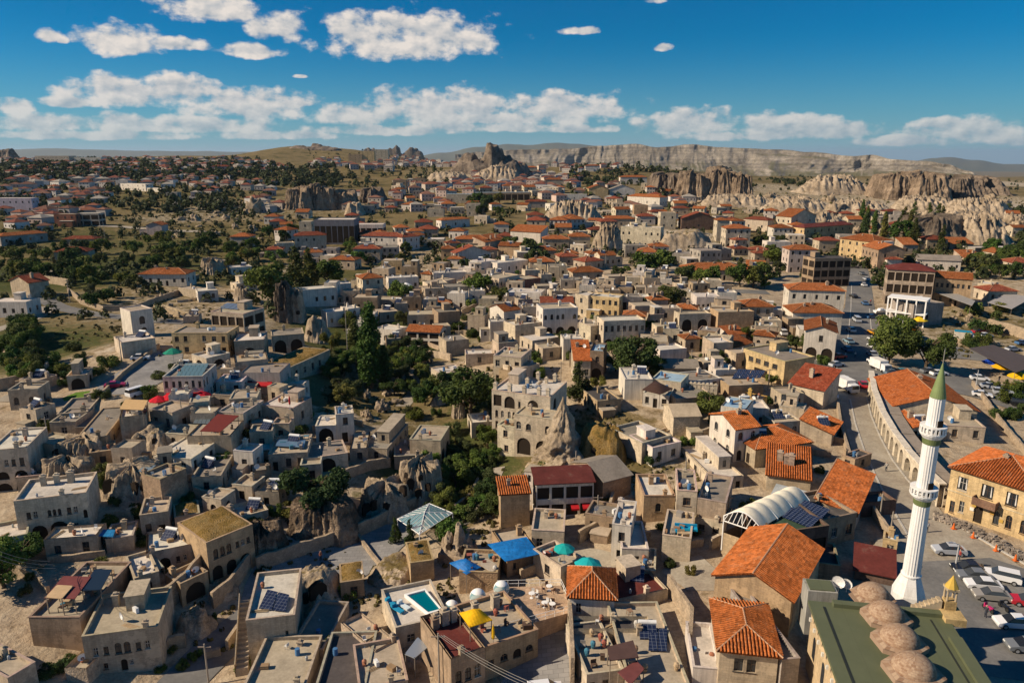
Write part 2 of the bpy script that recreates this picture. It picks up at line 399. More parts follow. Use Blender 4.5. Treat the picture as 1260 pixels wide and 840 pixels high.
def mat_cloth():
    t = NT('canvas', .85, .15); t.col(t.mix(1.0, t.objc, t.gray(t.rng(t.noise(2, t.pos, 4), .3, .7, .85, 1.08)), 'MULTIPLY')); return t.mat
def mat_solar():
    t = NT('solar_glass', .18, .6); uv = t.uv
    bk = t.node('ShaderNodeTexBrick', Scale=1.0, Color1=(.012,.018,.045,1), Color2=(.018,.026,.06,1), Mortar=(.16,.18,.22,1), _offset=0.0)
    bk.inputs['Brick Width'].default_value = .5; bk.inputs['Row Height'].default_value = .5; bk.inputs['Mortar Size'].default_value = .018
    t.L.new(uv, bk.inputs['Vector']); t.col(bk.outputs['Color']); return t.mat
def mat_metal():
    t = NT('dull_metal', .4, .5); t.b.inputs['Metallic'].default_value = .6; t.col(t.objc); return t.mat
def mat_carpaint():
    t = NT('car_paint', .28, .5); t.b.inputs['Coat Weight'].default_value = .4; t.col(t.objc); return t.mat
def mat_rubber():
    t = NT('tyre_rubber', .85, .2); t.col((.02, .02, .02)); return t.mat
def mat_water():
    t = NT('pool_water', .05, .5); t.col((.0, .13, .17)); return t.mat
def mat_clear():
    t = NT('clear_plastic', .08, .5); t.col((.35, .62, .68)); t.b.inputs['Alpha'].default_value = .45; return t.mat
def mat_tarp():
    t = NT('tarpaulin', .55, .35); n = t.noise(1.3, t.pos, 5, .7); t.col(t.mix(1.0, t.objc, t.gray(t.rng(n, .3, .7, .6, 1.25)), 'MULTIPLY')); t.bump(n, .8, .25); return t.mat
def mat_bark():
    t = NT('bark', .95, .1); t.col(t.mix(t.noise(3, t.pos), (.05, .035, .022), (.13, .095, .06))); return t.mat
def mat_leaf():
    t = NT('leaves', .75, .2); n = t.noise(.9, t.pos, 3); at = t.node('ShaderNodeAttribute', _attribute_name='shade').outputs['Fac']
    k = t.math('MULTIPLY', t.rng(n, .3, .7, .6, 1.3), t.rng(at, 0, 1, .65, 1.35))
    c = t.mix(1.0, t.objc, t.gray(k), 'MULTIPLY'); c = t.mix(t.rng(at, .75, 1, 0, .25), c, (.16, .15, .03)); t.col(c)
    t.b.inputs['Transmission Weight'].default_value = 0.0
    tr = t.node('ShaderNodeBsdfTranslucent'); t.L.new(c, tr.inputs['Color']); ms = t.node('ShaderNodeMixShader'); ms.inputs[0].default_value = .22
    t.L.new(t.b.outputs[0], ms.inputs[1]); t.L.new(tr.outputs[0], ms.inputs[2]); t.L.new(ms.outputs[0], t.N['Material Output'].inputs[0]); return t.mat
def mat_road():
    t = NT('worn_asphalt', .9, .2); p = t.pos; n = t.noise(.15, p, 6, .7); n2 = t.noise(2.2, p, 4)
    c = t.ramp(n, [(.3, (.11, .108, .105)), (.5, (.155, .15, .142)), (.68, (.21, .20, .185))])
    t.col(t.mix(1.0, c, t.gray(t.rng(n2, .3, .7, .86, 1.1)), 'MULTIPLY')); return t.mat
def mat_dirt():
    t = NT('dusty_paving', .95, .1); p = t.pos; n = t.noise(.2, p, 6, .7); n2 = t.noise(2.5, p, 4)
    c = t.ramp(n, [(.3, (.24, .20, .16)), (.5, (.32, .28, .22)), (.7, (.40, .36, .29))])
    t.col(t.mix(1.0, c, t.gray(t.rng(n2, .3, .7, .82, 1.12)), 'MULTIPLY')); return t.mat
def mat_paving():
    t = NT('stone_paving', .85, .2); p = t.pos
    bk = t.node('ShaderNodeTexBrick', Scale=1.0, Color1=(.20,.195,.19,1), Color2=(.26,.25,.24,1), Mortar=(.15,.145,.14,1), _offset=.5)
    bk.inputs['Brick Width'].default_value = 1.2; bk.inputs['Row Height'].default_value = .8; bk.inputs['Mortar Size'].default_value = .03
    t.L.new(p, bk.inputs['Vector']); t.col(t.mix(1.0, bk.outputs['Color'], t.gray(t.rng(t.noise(.25, p, 5), .3, .7, .8, 1.15)), 'MULTIPLY')); return t.mat
def mat_white():
    t = NT('white_paint', .7, .3); t.col(t.mix(t.rng(t.noise(.8, t.pos, 5, .7), .35, .7, 0, .35), (.80, .79, .76), (.55, .52, .48))); return t.mat
def mat_lawn():
    t = NT('mown_lawn', .95, .1); n = t.noise(1.5, t.pos, 5); t.col(t.mix(n, (.05, .12, .014), (.14, .22, .035))); t.bump(t.noise(20, t.pos), .8, .1); return t.mat
def rockmat(name, stops, strata=0.0, scale=.12, bump=.8, bd=1.0):
    t = NT(name, .95, .08); p = t.oc; n = t.noise(scale, p, 8, .68); n2 = t.noise(scale * 7, p, 6, .7)
    c = t.ramp(n, stops)
    if strata:
        s = t.node('ShaderNodeSeparateXYZ'); t.L.new(p, s.inputs[0])
        w = t.math('ADD', t.math('MULTIPLY', s.outputs[2], strata), t.math('MULTIPLY', n, 3.0))
        cb = t.node('ShaderNodeCombineXYZ'); t.L.new(w, cb.inputs[2]); st = t.noise(1.0, cb.outputs[0], 3)
        c = t.mix(1.0, c, t.gray(t.rng(st, .35, .65, .55, 1.25)), 'MULTIPLY')
    n3 = t.noise(scale * 32, p, 5, .7); c = t.mix(1.0, c, t.gray(t.rng(n2, .3, .7, .62, 1.25)), 'MULTIPLY'); t.col(t.mix(1.0, c, t.gray(t.rng(n3, .3, .7, .68, 1.22)), 'MULTIPLY'))
    t.bump(t.math('ADD', n2, t.math('MULTIPLY', n3, .35)), bump, bd); return t
def mat_tuff():
    t = rockmat('pale_tuff', [(.28, (.17, .125, .085)), (.45, (.32, .25, .175)), (.6, (.46, .37, .27)), (.75, (.25, .19, .13))], 0, .10, .7, .6)
    g = t.node('ShaderNodeNewGeometry'); s = t.node('ShaderNodeSeparateXYZ'); t.L.new(g.outputs['True Normal'], s.inputs[0]); prev = t.b.inputs['Base Color'].links[0].from_socket
    t.col(t.mix(t.math('MULTIPLY', t.rng(s.outputs[2], .78, .92), t.rng(t.noise(.16, t.pos, 6, .7), .42, .55)), prev, t.mix(t.noise(.5, t.pos), (.07, .065, .025), (.24, .165, .065)))); return t.mat
def mat_darkrock(): return rockmat('weathered_brown_rock', [(.3, (.06, .048, .037)), (.45, (.16, .125, .096)), (.58, (.28, .22, .165)), (.72, (.13, .10, .08))], .0, .06, 1.0, 2.0).mat
def mat_cliff(): return rockmat('banded_cliff', [(.3, (.11, .082, .06)), (.45, (.25, .185, .13)), (.58, (.40, .30, .21)), (.75, (.18, .135, .10))], .05, .035, 1.0, 2.5).mat
def mat_ridge():
    t = rockmat('banded_ridge', [(.3, (.125, .108, .088)), (.5, (.235, .205, .165)), (.7, (.35, .31, .26))], .06, .006, .8, 8)
    g = t.node('ShaderNodeNewGeometry'); s = t.node('ShaderNodeSeparateXYZ'); t.L.new(g.outputs['Normal'], s.inputs[0])
    prev = t.b.inputs['Base Color'].links[0].from_socket
    f = t.math('MULTIPLY', t.rng(s.outputs[2], .90, .985, 0, 1), t.rng(t.noise(.01, t.oc, 5), .3, .6, .5, 1))
    t.col(t.mix(f, prev, (.115, .105, .05))); return t.mat
def mat_hill():
    t = NT('far_hill', .95, .05); n = t.noise(.0012, t.pos, 6); t.col(t.mix(n, (.07, .085, .06), (.15, .14, .10))); return t.mat
def mat_vcol():
    t = NT('far_houses', .9, .1); a = t.node('ShaderNodeAttribute', _attribute_name='Col')
    t.col(t.mix(1.0, a.outputs['Color'], t.gray(t.rng(t.noise(.5, t.pos, 3), .3, .7, .8, 1.12)), 'MULTIPLY')); return t.mat
def mat_ground():
    t = NT('dry_ground', .97, .05); p = t.pos
    a = t.node('ShaderNodeAttribute', _attribute_name='zone'); s = t.node('ShaderNodeSeparateColor'); t.L.new(a.outputs['Color'], s.inputs[0])
    n = t.noise(.03, p, 8, .68); n2 = t.noise(.35, p, 6, .7); n3 = t.noise(2.4, p, 4, .65)
    dry = t.ramp(n, [(.28, (.05, .048, .02)), (.42, (.12, .096, .04)), (.55, (.195, .145, .07)), (.7, (.08, .074, .03))])
    dust = t.ramp(n2, [(.28, (.24, .175, .115)), (.5, (.37, .29, .20)), (.7, (.46, .375, .265))])
    green = t.ramp(n2, [(.3, (.03, .04, .012)), (.5, (.06, .07, .022)), (.7, (.11, .10, .035))])
    rock = t.ramp(n2, [(.3, (.24, .185, .13)), (.5, (.42, .35, .26)), (.7, (.52, .45, .35))])
    brk = t.math('MULTIPLY', t.math('SUBTRACT', n2, .5), 1.6)
    def f(ch, lo=.3, hi=.6): return t.rng(t.math('ADD', s.outputs[ch], brk), lo, hi)
    c = t.mix(f(2), dry, dust); c = t.mix(f(0), c, rock); c = t.mix(f(1), c, green)
    g = t.node('ShaderNodeNewGeometry'); z = t.node('ShaderNodeSeparateXYZ'); t.L.new(g.outputs['Normal'], z.inputs[0])
    c = t.mix(t.rng(z.outputs[2], .90, .78), c, rock)
    t.col(t.mix(1.0, c, t.gray(t.rng(n3, .3, .7, .75, 1.18)), 'MULTIPLY')); t.bump(n2, .7, .8); return t.mat
# ------------------------------------------------------------------ ground sheet
def make_ground():
    me = bpy.data.meshes.new('ground')
    v = np.stack([GX, GY, GZ], -1).reshape(-1, 3)
    jj, ii = np.mgrid[0:NY-1, 0:NX-1]; a = (jj * NX + ii).ravel()
    q = np.stack([a, a + 1, a + NX + 1, a + NX], 1)
    me.vertices.add(len(v)); me.vertices.foreach_set('co', v.astype(np.float32).ravel())
    me.loops.add(q.size); me.loops.foreach_set('vertex_index', q.astype(np.int32).ravel())
    me.polygons.add(len(q)); me.polygons.foreach_set('loop_start', (np.arange(len(q)) * 4).astype(np.int32))
    me.update(calc_edges=True); me.polygons.foreach_set('use_smooth', [True] * len(q))
    Z = np.zeros((NY * NX, 4), np.float32); Z[:, 3] = 1
    X = v[:, 0]; Y = v[:, 1]; D = np.hypot(X, Y)
    Z[:, 2] = np.clip((520 - D) / 260, .12, .75)                      # dusty town ground, dry grass beyond
    for tok in ZONES.strip().split('|'):
        x, y, r, cr, cg, cbl = map(float, tok.split()); g = ground(x, y)
        w = np.exp(-((X - g.x) ** 2 + (Y - g.y) ** 2) / (r * r))
        for c, val in ((0, cr), (1, cg), (2, cbl)): Z[:, c] = Z[:, c] * (1 - w) + val * w
    at = me.attributes.new('zone', 'FLOAT_COLOR', 'POINT'); at.data.foreach_set('color', Z.ravel())
    me.materials.append(M('ground')); struct(obj('ground', me))
ZONES = """60 340 60 .0 .9 .1|130 330 50 0 .9 .1|20 430 30 0 .9 0|100 250 140 0 .48 0|200 255 150 0 .40 0|120 285 90 0 .5 0|230 300 70 0 .5 0|80 380 30 0 .45 .2|40 215 250 0 .5 0|250 215 250 0 .45 0|400 215 200 0 .2 0|480 430 25 0 .9 0|440 410 25 0 .9 0
|560 590 16 0 .9 0|570 560 14 0 .8 0|590 490 14 0 .7 0|300 330 50 0 .5 0|370 340 35 0 .8 0|1150 250 160 .75 0 0|1050 240 160 .65 0 0|1230 270 120 .75 0 0|980 235 140 .5 .1 0|1230 225 300 .6 0 0|1210 300 60 .1 .6 0|1230 400 40 .3 .3 .3
|760 550 12 0 0 0|740 535 10 0 0 0|720 565 9 0 .1 0|430 490 14 0 0 0|390 480 12 0 0 0|480 500 10 0 .2 0|760 262 50 .8 0 0|820 290 40 .8 0 0|600 215 120 .5 0 0|340 330 30 .4 .1 .3|210 375 30 .1 0 .4|150 430 8 .6 0 .6|830 240 100 .2 .2 0|900 240 120 .4 .2 0|430 250 60 .5 .1 0|350 265 60 .3 .2 0|260 255 60 .4 .2 0|215 270 50 .4 .1 0|640 240 60 0 .3 .4|500 240 60 .2 .1 .2"""
make_ground()
# ------------------------------------------------------------------ houses
WALLC = dict(w=(.66,.59,.50), c=(.57,.485,.365), b=(.46,.375,.28), t=(.43,.31,.19), g=(.37,.33,.285), y=(.58,.43,.23), s=(.34,.25,.17),
             p=(.52,.42,.37), l=(.50,.42,.47), m=(.62,.40,.12), k=(.17,.11,.085), n=(.20,.20,.22), r=(.30,.13,.085))
ROOFC = dict(o=(.43,.128,.038), r=(.30,.075,.036), m=(.13,.032,.026), g=(.26,.225,.185), d=(.085,.075,.07), c=(.42,.35,.255), w=(.60,.54,.46), b=(.30,.42,.52),
             t=(.47,.37,.25), e=(.05,.085,.05), a=(.36,.375,.38), u=(.02,.20,.52))
_wincache = {}
def win_mesh(w, h, arch, kind):
    w = round(w, 1); h = round(h, 1); key = (w, h, arch, kind)
    if key not in _wincache:
        mb = MB(); a = w / 2
        if arch:
            hs = max(h - a, .1); pts = [(-a, 0, 0), (a, 0, 0)] + [(a * math.cos(t), 0, hs + a * math.sin(t)) for t in np.linspace(0, math.pi, 7)]
        else: pts = [(-a, 0, 0), (a, 0, 0), (a, 0, h), (-a, 0, h)]
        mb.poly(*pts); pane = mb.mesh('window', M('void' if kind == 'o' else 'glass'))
        fr = None
        if kind != 'o':
            f = MB(); b = .07
            f.box(-a, -a + b, -.05, .0, 0, h - (a if arch else 0)); f.box(a - b, a, -.05, .0, 0, h - (a if arch else 0)); f.box(-.03, .03, -.045, -.001, b, h - b)
            f.box(-a + b, a - b, -.05, .0, 0, b); f.box(-a + b, -.03, -.04, -.002, h * .55, h * .55 + b); f.box(.03, a - b, -.04, -.002, h * .55, h * .55 + b)
            if not arch: f.box(-a + b, a - b, -.05, -.0, h - b, h)
            f.box(-a - .08, a + .08, -.26, -.18, -.12, -.02)
            fr = f.mesh('frame', M('frame'), uv=False)
        _wincache[key] = (pane, fr)
    return _wincache[key]
def wall_face(mb, o, ang, W, z0, z1, holes, dep=.22, top=None):
    """one wall from o (x, y) along ang, outward normal to the right of that direction; holes (u0,u1,v0,v1,arch)"""
    cx, sy = math.cos(ang), math.sin(ang); nx, ny = sy, -cx
    def P(u, v, q=0.0): return (o[0] + cx * u - nx * q, o[1] + sy * u - ny * q, v)
    us = sorted({0.0, W} | {h[0] for h in holes} | {h[1] for h in holes}); vs = sorted({z0, z1} | {h[2] for h in holes} | {h[3] for h in holes})
    for i in range(len(us) - 1):
        run = None
        for j in range(len(vs) - 1):
            uc = (us[i] + us[i+1]) / 2; vc = (vs[j] + vs[j+1]) / 2
            if any(h[0] < uc < h[1] and h[2] < vc < h[3] for h in holes):
                if run is not None: mb.poly(P(us[i], run), P(us[i+1], run), P(us[i+1], vs[j]), P(us[i], vs[j])); run = None
            elif run is None: run = vs[j]
        if run is not None: mb.poly(P(us[i], run), P(us[i+1], run), P(us[i+1], z1), P(us[i], z1))
    for (u0, u1, v0, v1, arch) in holes:
        a = (u1 - u0) / 2; vt = v1 - a if arch else v1
        mb.poly(P(u0, v0), P(u1, v0), P(u1, v0, dep), P(u0, v0, dep)); mb.poly(P(u0, vt), P(u0, v0), P(u0, v0, dep), P(u0, vt, dep)); mb.poly(P(u1, v0), P(u1, vt), P(u1, vt, dep), P(u1, v0, dep))
        if arch:
            th = np.linspace(math.pi, 0, 7); uc = (u0 + u1) / 2; arc = [(uc + a * math.cos(t), vt + a * math.sin(t)) for t in th]
            for k in range(6):
                (p, q), (r, s) = arc[k], arc[k+1]; mb.poly(P(p, q), P(r, s), P(r, v1), P(p, v1)) if q < v1 - 1e-4 or s < v1 - 1e-4 else None
                mb.poly(P(p, q), P(p, q, dep), P(r, s, dep), P(r, s))
        else: mb.poly(P(u0, v1), P(u0, v1, dep), P(u1, v1, dep), P(u1, v1))
def grid_holes(spec, W, H):
    """'4x2r' -> windows; style r rect, a arched, b rect over big arches, c arched over big arches, v veranda bays, s shop front below"""
    if not spec or spec == '-': return []
    n, rest = spec.split('x'); n = int(n); rows = int(rest[0]); st = rest[1] if len(rest) > 1 else 'r'
    while n > 1 and W / n < 1.25: n -= 1
    out = []; sh = H / rows
    if W < 1.2: return []
    for r in range(rows):
        z0 = H - sh * (r + 1); low = r == rows - 1 and rows > 1 or (rows == 1 and st in 'bc' )
        big = low and st in 'bc'; cnt = max(1, int(round(n * .5))) if big else n
        if big and W / cnt > 4.5: cnt = max(1, int(W / 3.8))
        for i in range(cnt):
            uc = W * (i + .5) / cnt
            if st == 'v': w = W / cnt * .84; h = sh * .68; v = z0 + sh * .08; ar = False; k = 'o'
            elif st == 's' and low: w = min(2.6, W / cnt * .74); h = min(2.5, sh * .74); v = z0 + .12; ar = False; k = 'o'
            elif big: w = min(3.0, W / cnt * .72, sh * .95); h = min(sh * .88, w * 1.25); v = z0 + .05; ar = True; k = 'o'
            else:
                w = min(1.05, W / cnt * .5); h = min(1.6, sh * .52); v = z0 + sh * .30; ar = st in 'ac'; k = 'w'
            h = max(h, w * .55 + .1) if ar else h
            if k == 'w' and st != 'v':
                if random.random() < .10 and cnt > 2: continue
                uc += random.uniform(-.12, .12) * W / cnt * .5; w *= random.uniform(.85, 1.1); h *= random.uniform(.88, 1.08)
                if low and rows > 1 and random.random() < .16 or (rows == 1 and random.random() < .18): v = z0 + .05; h = min(2.1, sh * .72); k = 'o'
            out.append((uc - w / 2, uc + w / 2, v, min(v + h, H - .15), ar, k))
    return out
def tile_slope(mb, A, B, C, D, full=True):
    """barrel tiles on the slope with eave A->B and top edge D->C"""
    A, B, C, D = map(Vector, (A, B, C, D)); t = (B - A); W = t.length; t.normalize()
    n = (B - A).cross((C - A) if (C - A).cross(B - A).length > 1e-4 else (D - A)).normalized()
    if n.z < 0: n = -n
    s = n.cross(t)
    if s.z < 0: s = -s
    ud, vd = (D - A).dot(t), (D - A).dot(s); uc, vc = (C - A).dot(t), (C - A).dot(s); vt = max(vd, vc)
    cw = .36; nc = max(2, int(W / cw)); cw = W / nc
    hs = [0, .085, .115, .085, 0]; us = [0, .16, .32, .48, .64]
    for c in range(nc):
        u0 = c * cw; um = u0 + cw * .4; lim = vt
        if ud > .05: lim = min(lim, um * vd / ud)
        if W - uc > .05: lim = min(lim, (W - um) * vc / (W - uc))
        nr = max(1, int(round(lim / .42)))
        if lim < .25: continue
        for r in range(nr):
            v0 = lim * r / nr; v1 = lim * (r + 1) / nr; jit = random.uniform(-.012, .012)
            i = len(mb.v)
            for (vv, lift) in ((v0 - .03, .07), (v1, .03)):
                for k in range(5):
                    mb.v.append(tuple(A + t * (u0 + us[k] * cw * 1.15 + jit) + s * vv + n * (hs[k] + lift)))
            for k in range(4): mb.f.append((i + k, i + k + 1, i + 6 + k, i + 5 + k)); mb.m.append(0)
            mb.f.append((i, i + 4, i + 3, i + 2, i + 1)); mb.m.append(0)
def slab(mb, pts, th=.14):
    p = [Vector(q) for q in pts]; n = (p[1] - p[0]).cross(p[2] - p[0]).normalized()
    if n.z < 0: p.reverse(); n = -n
    q = [a - Vector((0, 0, th)) for a in p]
    mb.poly(*p); mb.poly(*reversed(q))
    for i in range(len(p)): j = (i + 1) % len(p); mb.poly(p[i], q[i], q[j], p[j])
OCC = []                                     # footprints already used: x, y, radius
def place(xl, yl, xr, yr, h):
    g = ground((xl + xr) / 2, (yl + yr) / 2 + h)
    d = ray((xl + xr) / 2, (yl + yr) / 2); zt = CAMZ + d.z * g.y / d.y
    zt = min(zt, CAMZ - 1.5) if zt < CAMZ else zt
    if yl == yr or abs(zt - CAMZ) < 6:
        k = mpp(g); W = (xr - xl) * k; return g, zt - g.z, W, 0.0
    p = unproj(xl, yl, zt); q = unproj(xr, yr, zt); c = (p + q) / 2
    return Vector((c.x, c.y, g.z)), zt - g.z, (q - p).xy.length, math.atan2(q.y - p.y, q.x - p.x)
def chimney_mesh(k):
    key = 'chim%d' % k
    if key not in _wincache:
        mb = MB(); s = .28 + .08 * k
        mb.box(-s, s, -s, s, -.6, 1.1 + .25 * k); mb.box(-s - .09, s + .09, -s - .09, s + .09, 1.1 + .25 * k, 1.25 + .25 * k)
        mb.box(-s * .6, s * .6, -s * .6, s * .6, 1.25 + .25 * k, 1.5 + .25 * k); _wincache[key] = mb.mesh('chimney', M('wall'))
    return _wincache[key]
def heater(parent, loc, rz=0.0):
    if 'heat' not in _wincache:
        a = MB(); A_ = [(-1, -.9, .2), (1, -.9, .2), (1, .5, 1.2), (-1, .5, 1.2)]; B_ = [(-1, -.9, -.05), (1, -.9, -.05), (1, .5, -.05), (-1, .5, -.05)]; i0 = len(a.v); a.v += A_ + B_
        for f_ in ((0, 1, 2, 3), (7, 6, 5, 4), (4, 5, 1, 0), (5, 6, 2, 1), (6, 7, 3, 2), (7, 4, 0, 3)): a.f.append(f_); a.m.append(0)
        b = MB(); b.tube((-1.05, .7, 1.3), (1.05, .7, 1.3), .27, 10)
        _wincache['heat'] = (a.mesh('solar_panel', M('solar')), b.mesh('water_tank', M('plain'), uv=False))
    p = obj('solar_panel', _wincache['heat'][0], parent, loc, rz); t = obj('water_tank', _wincache['heat'][1], p, (0, 0, 0), 0, (.72, .72, .70)); return p
def dish(parent, loc, rz=0.0, sc=1.0):
    if 'dish' not in _wincache:
        a = MB(); n = 12; rings = [(0.02, 0), (.25, .04), (.45, .12), (.5, .16)]
        for r, y in rings:
            for k in range(n): a.v.append((r * math.cos(k * 2 * math.pi / n), y * -1 + .1, .75 + r * math.sin(k * 2 * math.pi / n) + y * .5))
        for j in range(3):
            for k in range(n): a.f.append((j*n+k, j*n+(k+1) % n, (j+1)*n+(k+1) % n, (j+1)*n+k)); a.m.append(0)
        a.tube((0, .15, -.1), (0, .15, .75), .035, 5); a.tube((0, .1, .4), (0, -.4, .8), .02, 4)
        _wincache['dish'] = a.mesh('satellite_dish', M('plain'), uv=False)
    return obj('satellite_dish', _wincache['dish'], parent, loc, rz, (.75, .74, .72), sc)
def ac_unit(parent, loc, rz=0.0):
    if 'ac' not in _wincache:
        a = MB(); a.box(-.42, .42, -.2, .2, .08, .72); a.box(-.4, -.3, -.18, .18, 0, .08); a.box(.3, .4, -.18, .18, 0, .08)
        a.prism([(.16 * math.cos(t) - .1, .16 * math.sin(t)) for t in np.linspace(0, 2 * math.pi, 9)[:-1]], .72, .75); _wincache['ac'] = a.mesh('air_conditioner', M('plain'), uv=False)
    return obj('air_conditioner', _wincache['ac'], parent, loc, rz, (.7, .7, .68))
def jit(c, a=.06):
    k = 1 + random.uniform(-a, a); return tuple(min(.9, x * k * (1 + random.uniform(-.02, .02))) for x in c)
def build_house(C, H, W, yaw, d, roof='Fc', wall='b', win='3x2r', label='', cat='house', group=None, name='house', holes=None, sholes=None,
                extras=True, found=3.0, lod=None, clutter=None, pitch=None, annex=False):
    dist = C.length
    if lod is None: lod = 0 if dist < 215 else (1 if dist < 420 else 2)
    root = thing(name, label, cat, C, yaw, group); root.rotation_euler = (random.uniform(-.006, .006), random.uniform(-.006, .006), yaw); rt = roof[0]; rc = ROOFC.get(roof[-1], ROOFC['c']); wc = jit(WALLC[wall[0]]); rcj = jit(rc, .08)
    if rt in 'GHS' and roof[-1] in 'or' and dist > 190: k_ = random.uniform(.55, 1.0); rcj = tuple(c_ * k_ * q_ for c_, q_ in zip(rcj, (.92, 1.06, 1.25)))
    OCC.append((C.x - math.sin(yaw) * d / 2, C.y + math.cos(yaw) * d / 2, max(W, d) * .62))
    W = max(W, 1.5); H = max(H, 1.6); wmat = M('rubble' if 'R' in wall else ('plaster' if wall[0] in 'wlpmn' or 'P' in wall else 'wall'))
    par = (.45 if dist < 130 else random.choice([.15, .25, .4])) if rt == 'F' else 0.0; mb = MB(); fw, sw = (win.split('/') + [None])[:2] if win else (None, None)
    if sw is None and fw and fw != '-': nfw = fw.split('x'); sw = '%dx%s' % (max(1, int(d / 3.2)), nfw[1])
    faces = [(-W/2, 0, 0, W, holes if holes is not None else grid_holes(fw, W, H)), (W/2, 0, math.pi/2, d, sholes if sholes is not None else grid_holes(sw, d, H)),
             (W/2, d, math.pi, W, []), (-W/2, d, -math.pi/2, d, sholes if sholes is not None else grid_holes(sw, d, H))]
    for (ox, oy, an, L, hs) in faces:
        hs = [h for h in hs if h[0] > .05 and h[1] < L - .05 and h[3] < H + par - .05 and h[3] - h[2] > .3]
        hh = [(h[0], h[1], h[2], h[3], h[4]) for h in hs] if lod < 2 else []
        wall_face(mb, (ox, oy), an, L, -found, H + par, hh, .22)
        cx, sy = math.cos(an), math.sin(an); nx, ny = sy, -cx
        for h in hs:
            pane, fr = win_mesh(h[1] - h[0], h[3] - h[2], h[4], h[5]); uc = (h[0] + h[1]) / 2; q = -.2 if lod < 2 else .03
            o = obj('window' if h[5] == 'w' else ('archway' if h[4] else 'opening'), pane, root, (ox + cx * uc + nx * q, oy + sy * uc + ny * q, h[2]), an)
            if fr and lod == 0: obj('frame', fr, o, (0, 0, 0), 0, random.choice([(.06, .04, .03), (.12, .07, .04), (.05, .045, .04), (.4, .37, .32)]))
    ov = .4; rise = (pitch if pitch is not None else .36)
    if rt in 'GH' and 'y' not in roof: run = d / 2
    else: run = W / 2
    hz = H; tiles = rc in (ROOFC['o'], ROOFC['r']); geo = tiles and dist < 155
    def add_roof(pl, slopes, ridge):
        r = MB()
        for s in pl: slab(r, s)
        ro = obj('roof', r.mesh('roof', M('tile' if tiles else 'flat')), root, (0, 0, 0), 0, tuple(c_ * .4 for c_ in rcj) if geo else rcj)  # slab darkened below barrel tiles, painting shade into their gaps
        if geo:
            tm = MB()
            for s in slopes: tile_slope(tm, *s)
            stuff(obj('tiles', tm.mesh('tiles', M('tilegeo')), ro, (0, 0, 0), 0, rcj))
        if ridge and tiles and lod < 2:
            k = MB()
            for a, b in ridge: k.tube(Vector(a) + Vector((0, 0, .05)), Vector(b) + Vector((0, 0, .05)), .10, 6)
            obj('ridge_cap', k.mesh('ridge_cap', M('plain'), uv=False), ro, (0, 0, 0), 0, (.46, .27, .16) if geo else (.40, .20, .10))
        return ro
    if rt == 'F':
        t = .24
        for a, b in (((-W/2+t, t), (W/2-t, t)), ((W/2-t, t), (W/2-t, d-t)), ((W/2-t, d-t), (-W/2+t, d-t)), ((-W/2+t, d-t), (-W/2+t, t))):
            mb.poly((b[0], b[1], H), (a[0], a[1], H), (a[0], a[1], H + par), (b[0], b[1], H + par))
        cp = MB(); e = .05; z0, z1 = H + par, H + par + .08
        cp.box(-W/2-e, W/2+e, -e, t, z0, z1); cp.box(-W/2-e, W/2+e, d-t, d+e, z0, z1); cp.box(-W/2-e, -W/2+t, t, d-t, z0, z1); cp.box(W/2-t, W/2+e, t, d-t, z0, z1)
        if dist < 240 and random.random() < .7: obj('coping', cp.mesh('coping', M('plaster'), uv=False), root, (0, 0, 0), 0, tuple(c * random.uniform(.85, 1.02) for c in wc))
        r = MB(); r.poly((-W/2+t, t, H+.02), (W/2-t, t, H+.02), (W/2-t, d-t, H+.02), (-W/2+t, d-t, H+.02))
        if 'x' in roof:                      # grown over
            r = MB(); nx_, ny_ = max(3, int(W / .8)), max(3, int(d / .8)); base = len(r.v)
            for j in range(ny_ + 1):
                for i in range(nx_ + 1):
                    e = min(i, nx_ - i, j, ny_ - j) > 0; r.v.append((-W/2 + W * i / nx_, d * j / ny_, H + par + (.12 + random.uniform(0, .45) if e else -.05)))
            for j in range(ny_):
                for i in range(nx_): a = j * (nx_ + 1) + i; r.f.append((a, a + 1, a + nx_ + 2, a + nx_ + 1)); r.m.append(0)
            obj('grassy_roof', r.mesh('grassy_roof', M('grassroof'), smooth=True), root)
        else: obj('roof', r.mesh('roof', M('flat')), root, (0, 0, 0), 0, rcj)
        if extras and lod < 2:
            rr = random.Random(int(C.x * 13 + C.y * 7))
            if rr.random() < .55: obj('chimney', chimney_mesh(rr.randint(0, 1)), root, (rr.uniform(-.35, .35) * W, d * rr.uniform(.6, .85), H), 0, jit(wc))
            if rr.random() < .35: obj('chimney', chimney_mesh(0), root, (rr.uniform(-.4, .4) * W, .3, H), 0, jit(wc))
            if rr.random() < .17 and W > 4: heater(root, (rr.uniform(-.25, .25) * W, d * .6, H + .02), rr.uniform(-.5, .1) - yaw)
            if rr.random() < .30: dish(root, (rr.uniform(-.35, .35) * W, d * .3, H + .1), rr.uniform(-1, 1))
            if rr.random() < .25 and W > 5: ac_unit(root, (rr.uniform(-.3, .3) * W, d * .5, H + .02), rr.uniform(0, 3))
            if rr.random() < .28 and W > 6 and d > 5:
                hb = MB(); x0 = rr.uniform(-.4, .1) * W; hb.box(x0, x0 + 2.2, d * .55, d - .4, H - .05, H + 2.1); hb.mi = 1; hb.box(x0 - .15, x0 + 2.35, d * .55 - .15, d - .3, H + 2.1, H + 2.25); hb.mi = 0
                obj('stair_hut', hb.mesh('stair_hut', [wmat, M('plaster')]), root, (0, 0, 0), 0, jit(wc))
    elif rt == 'G':
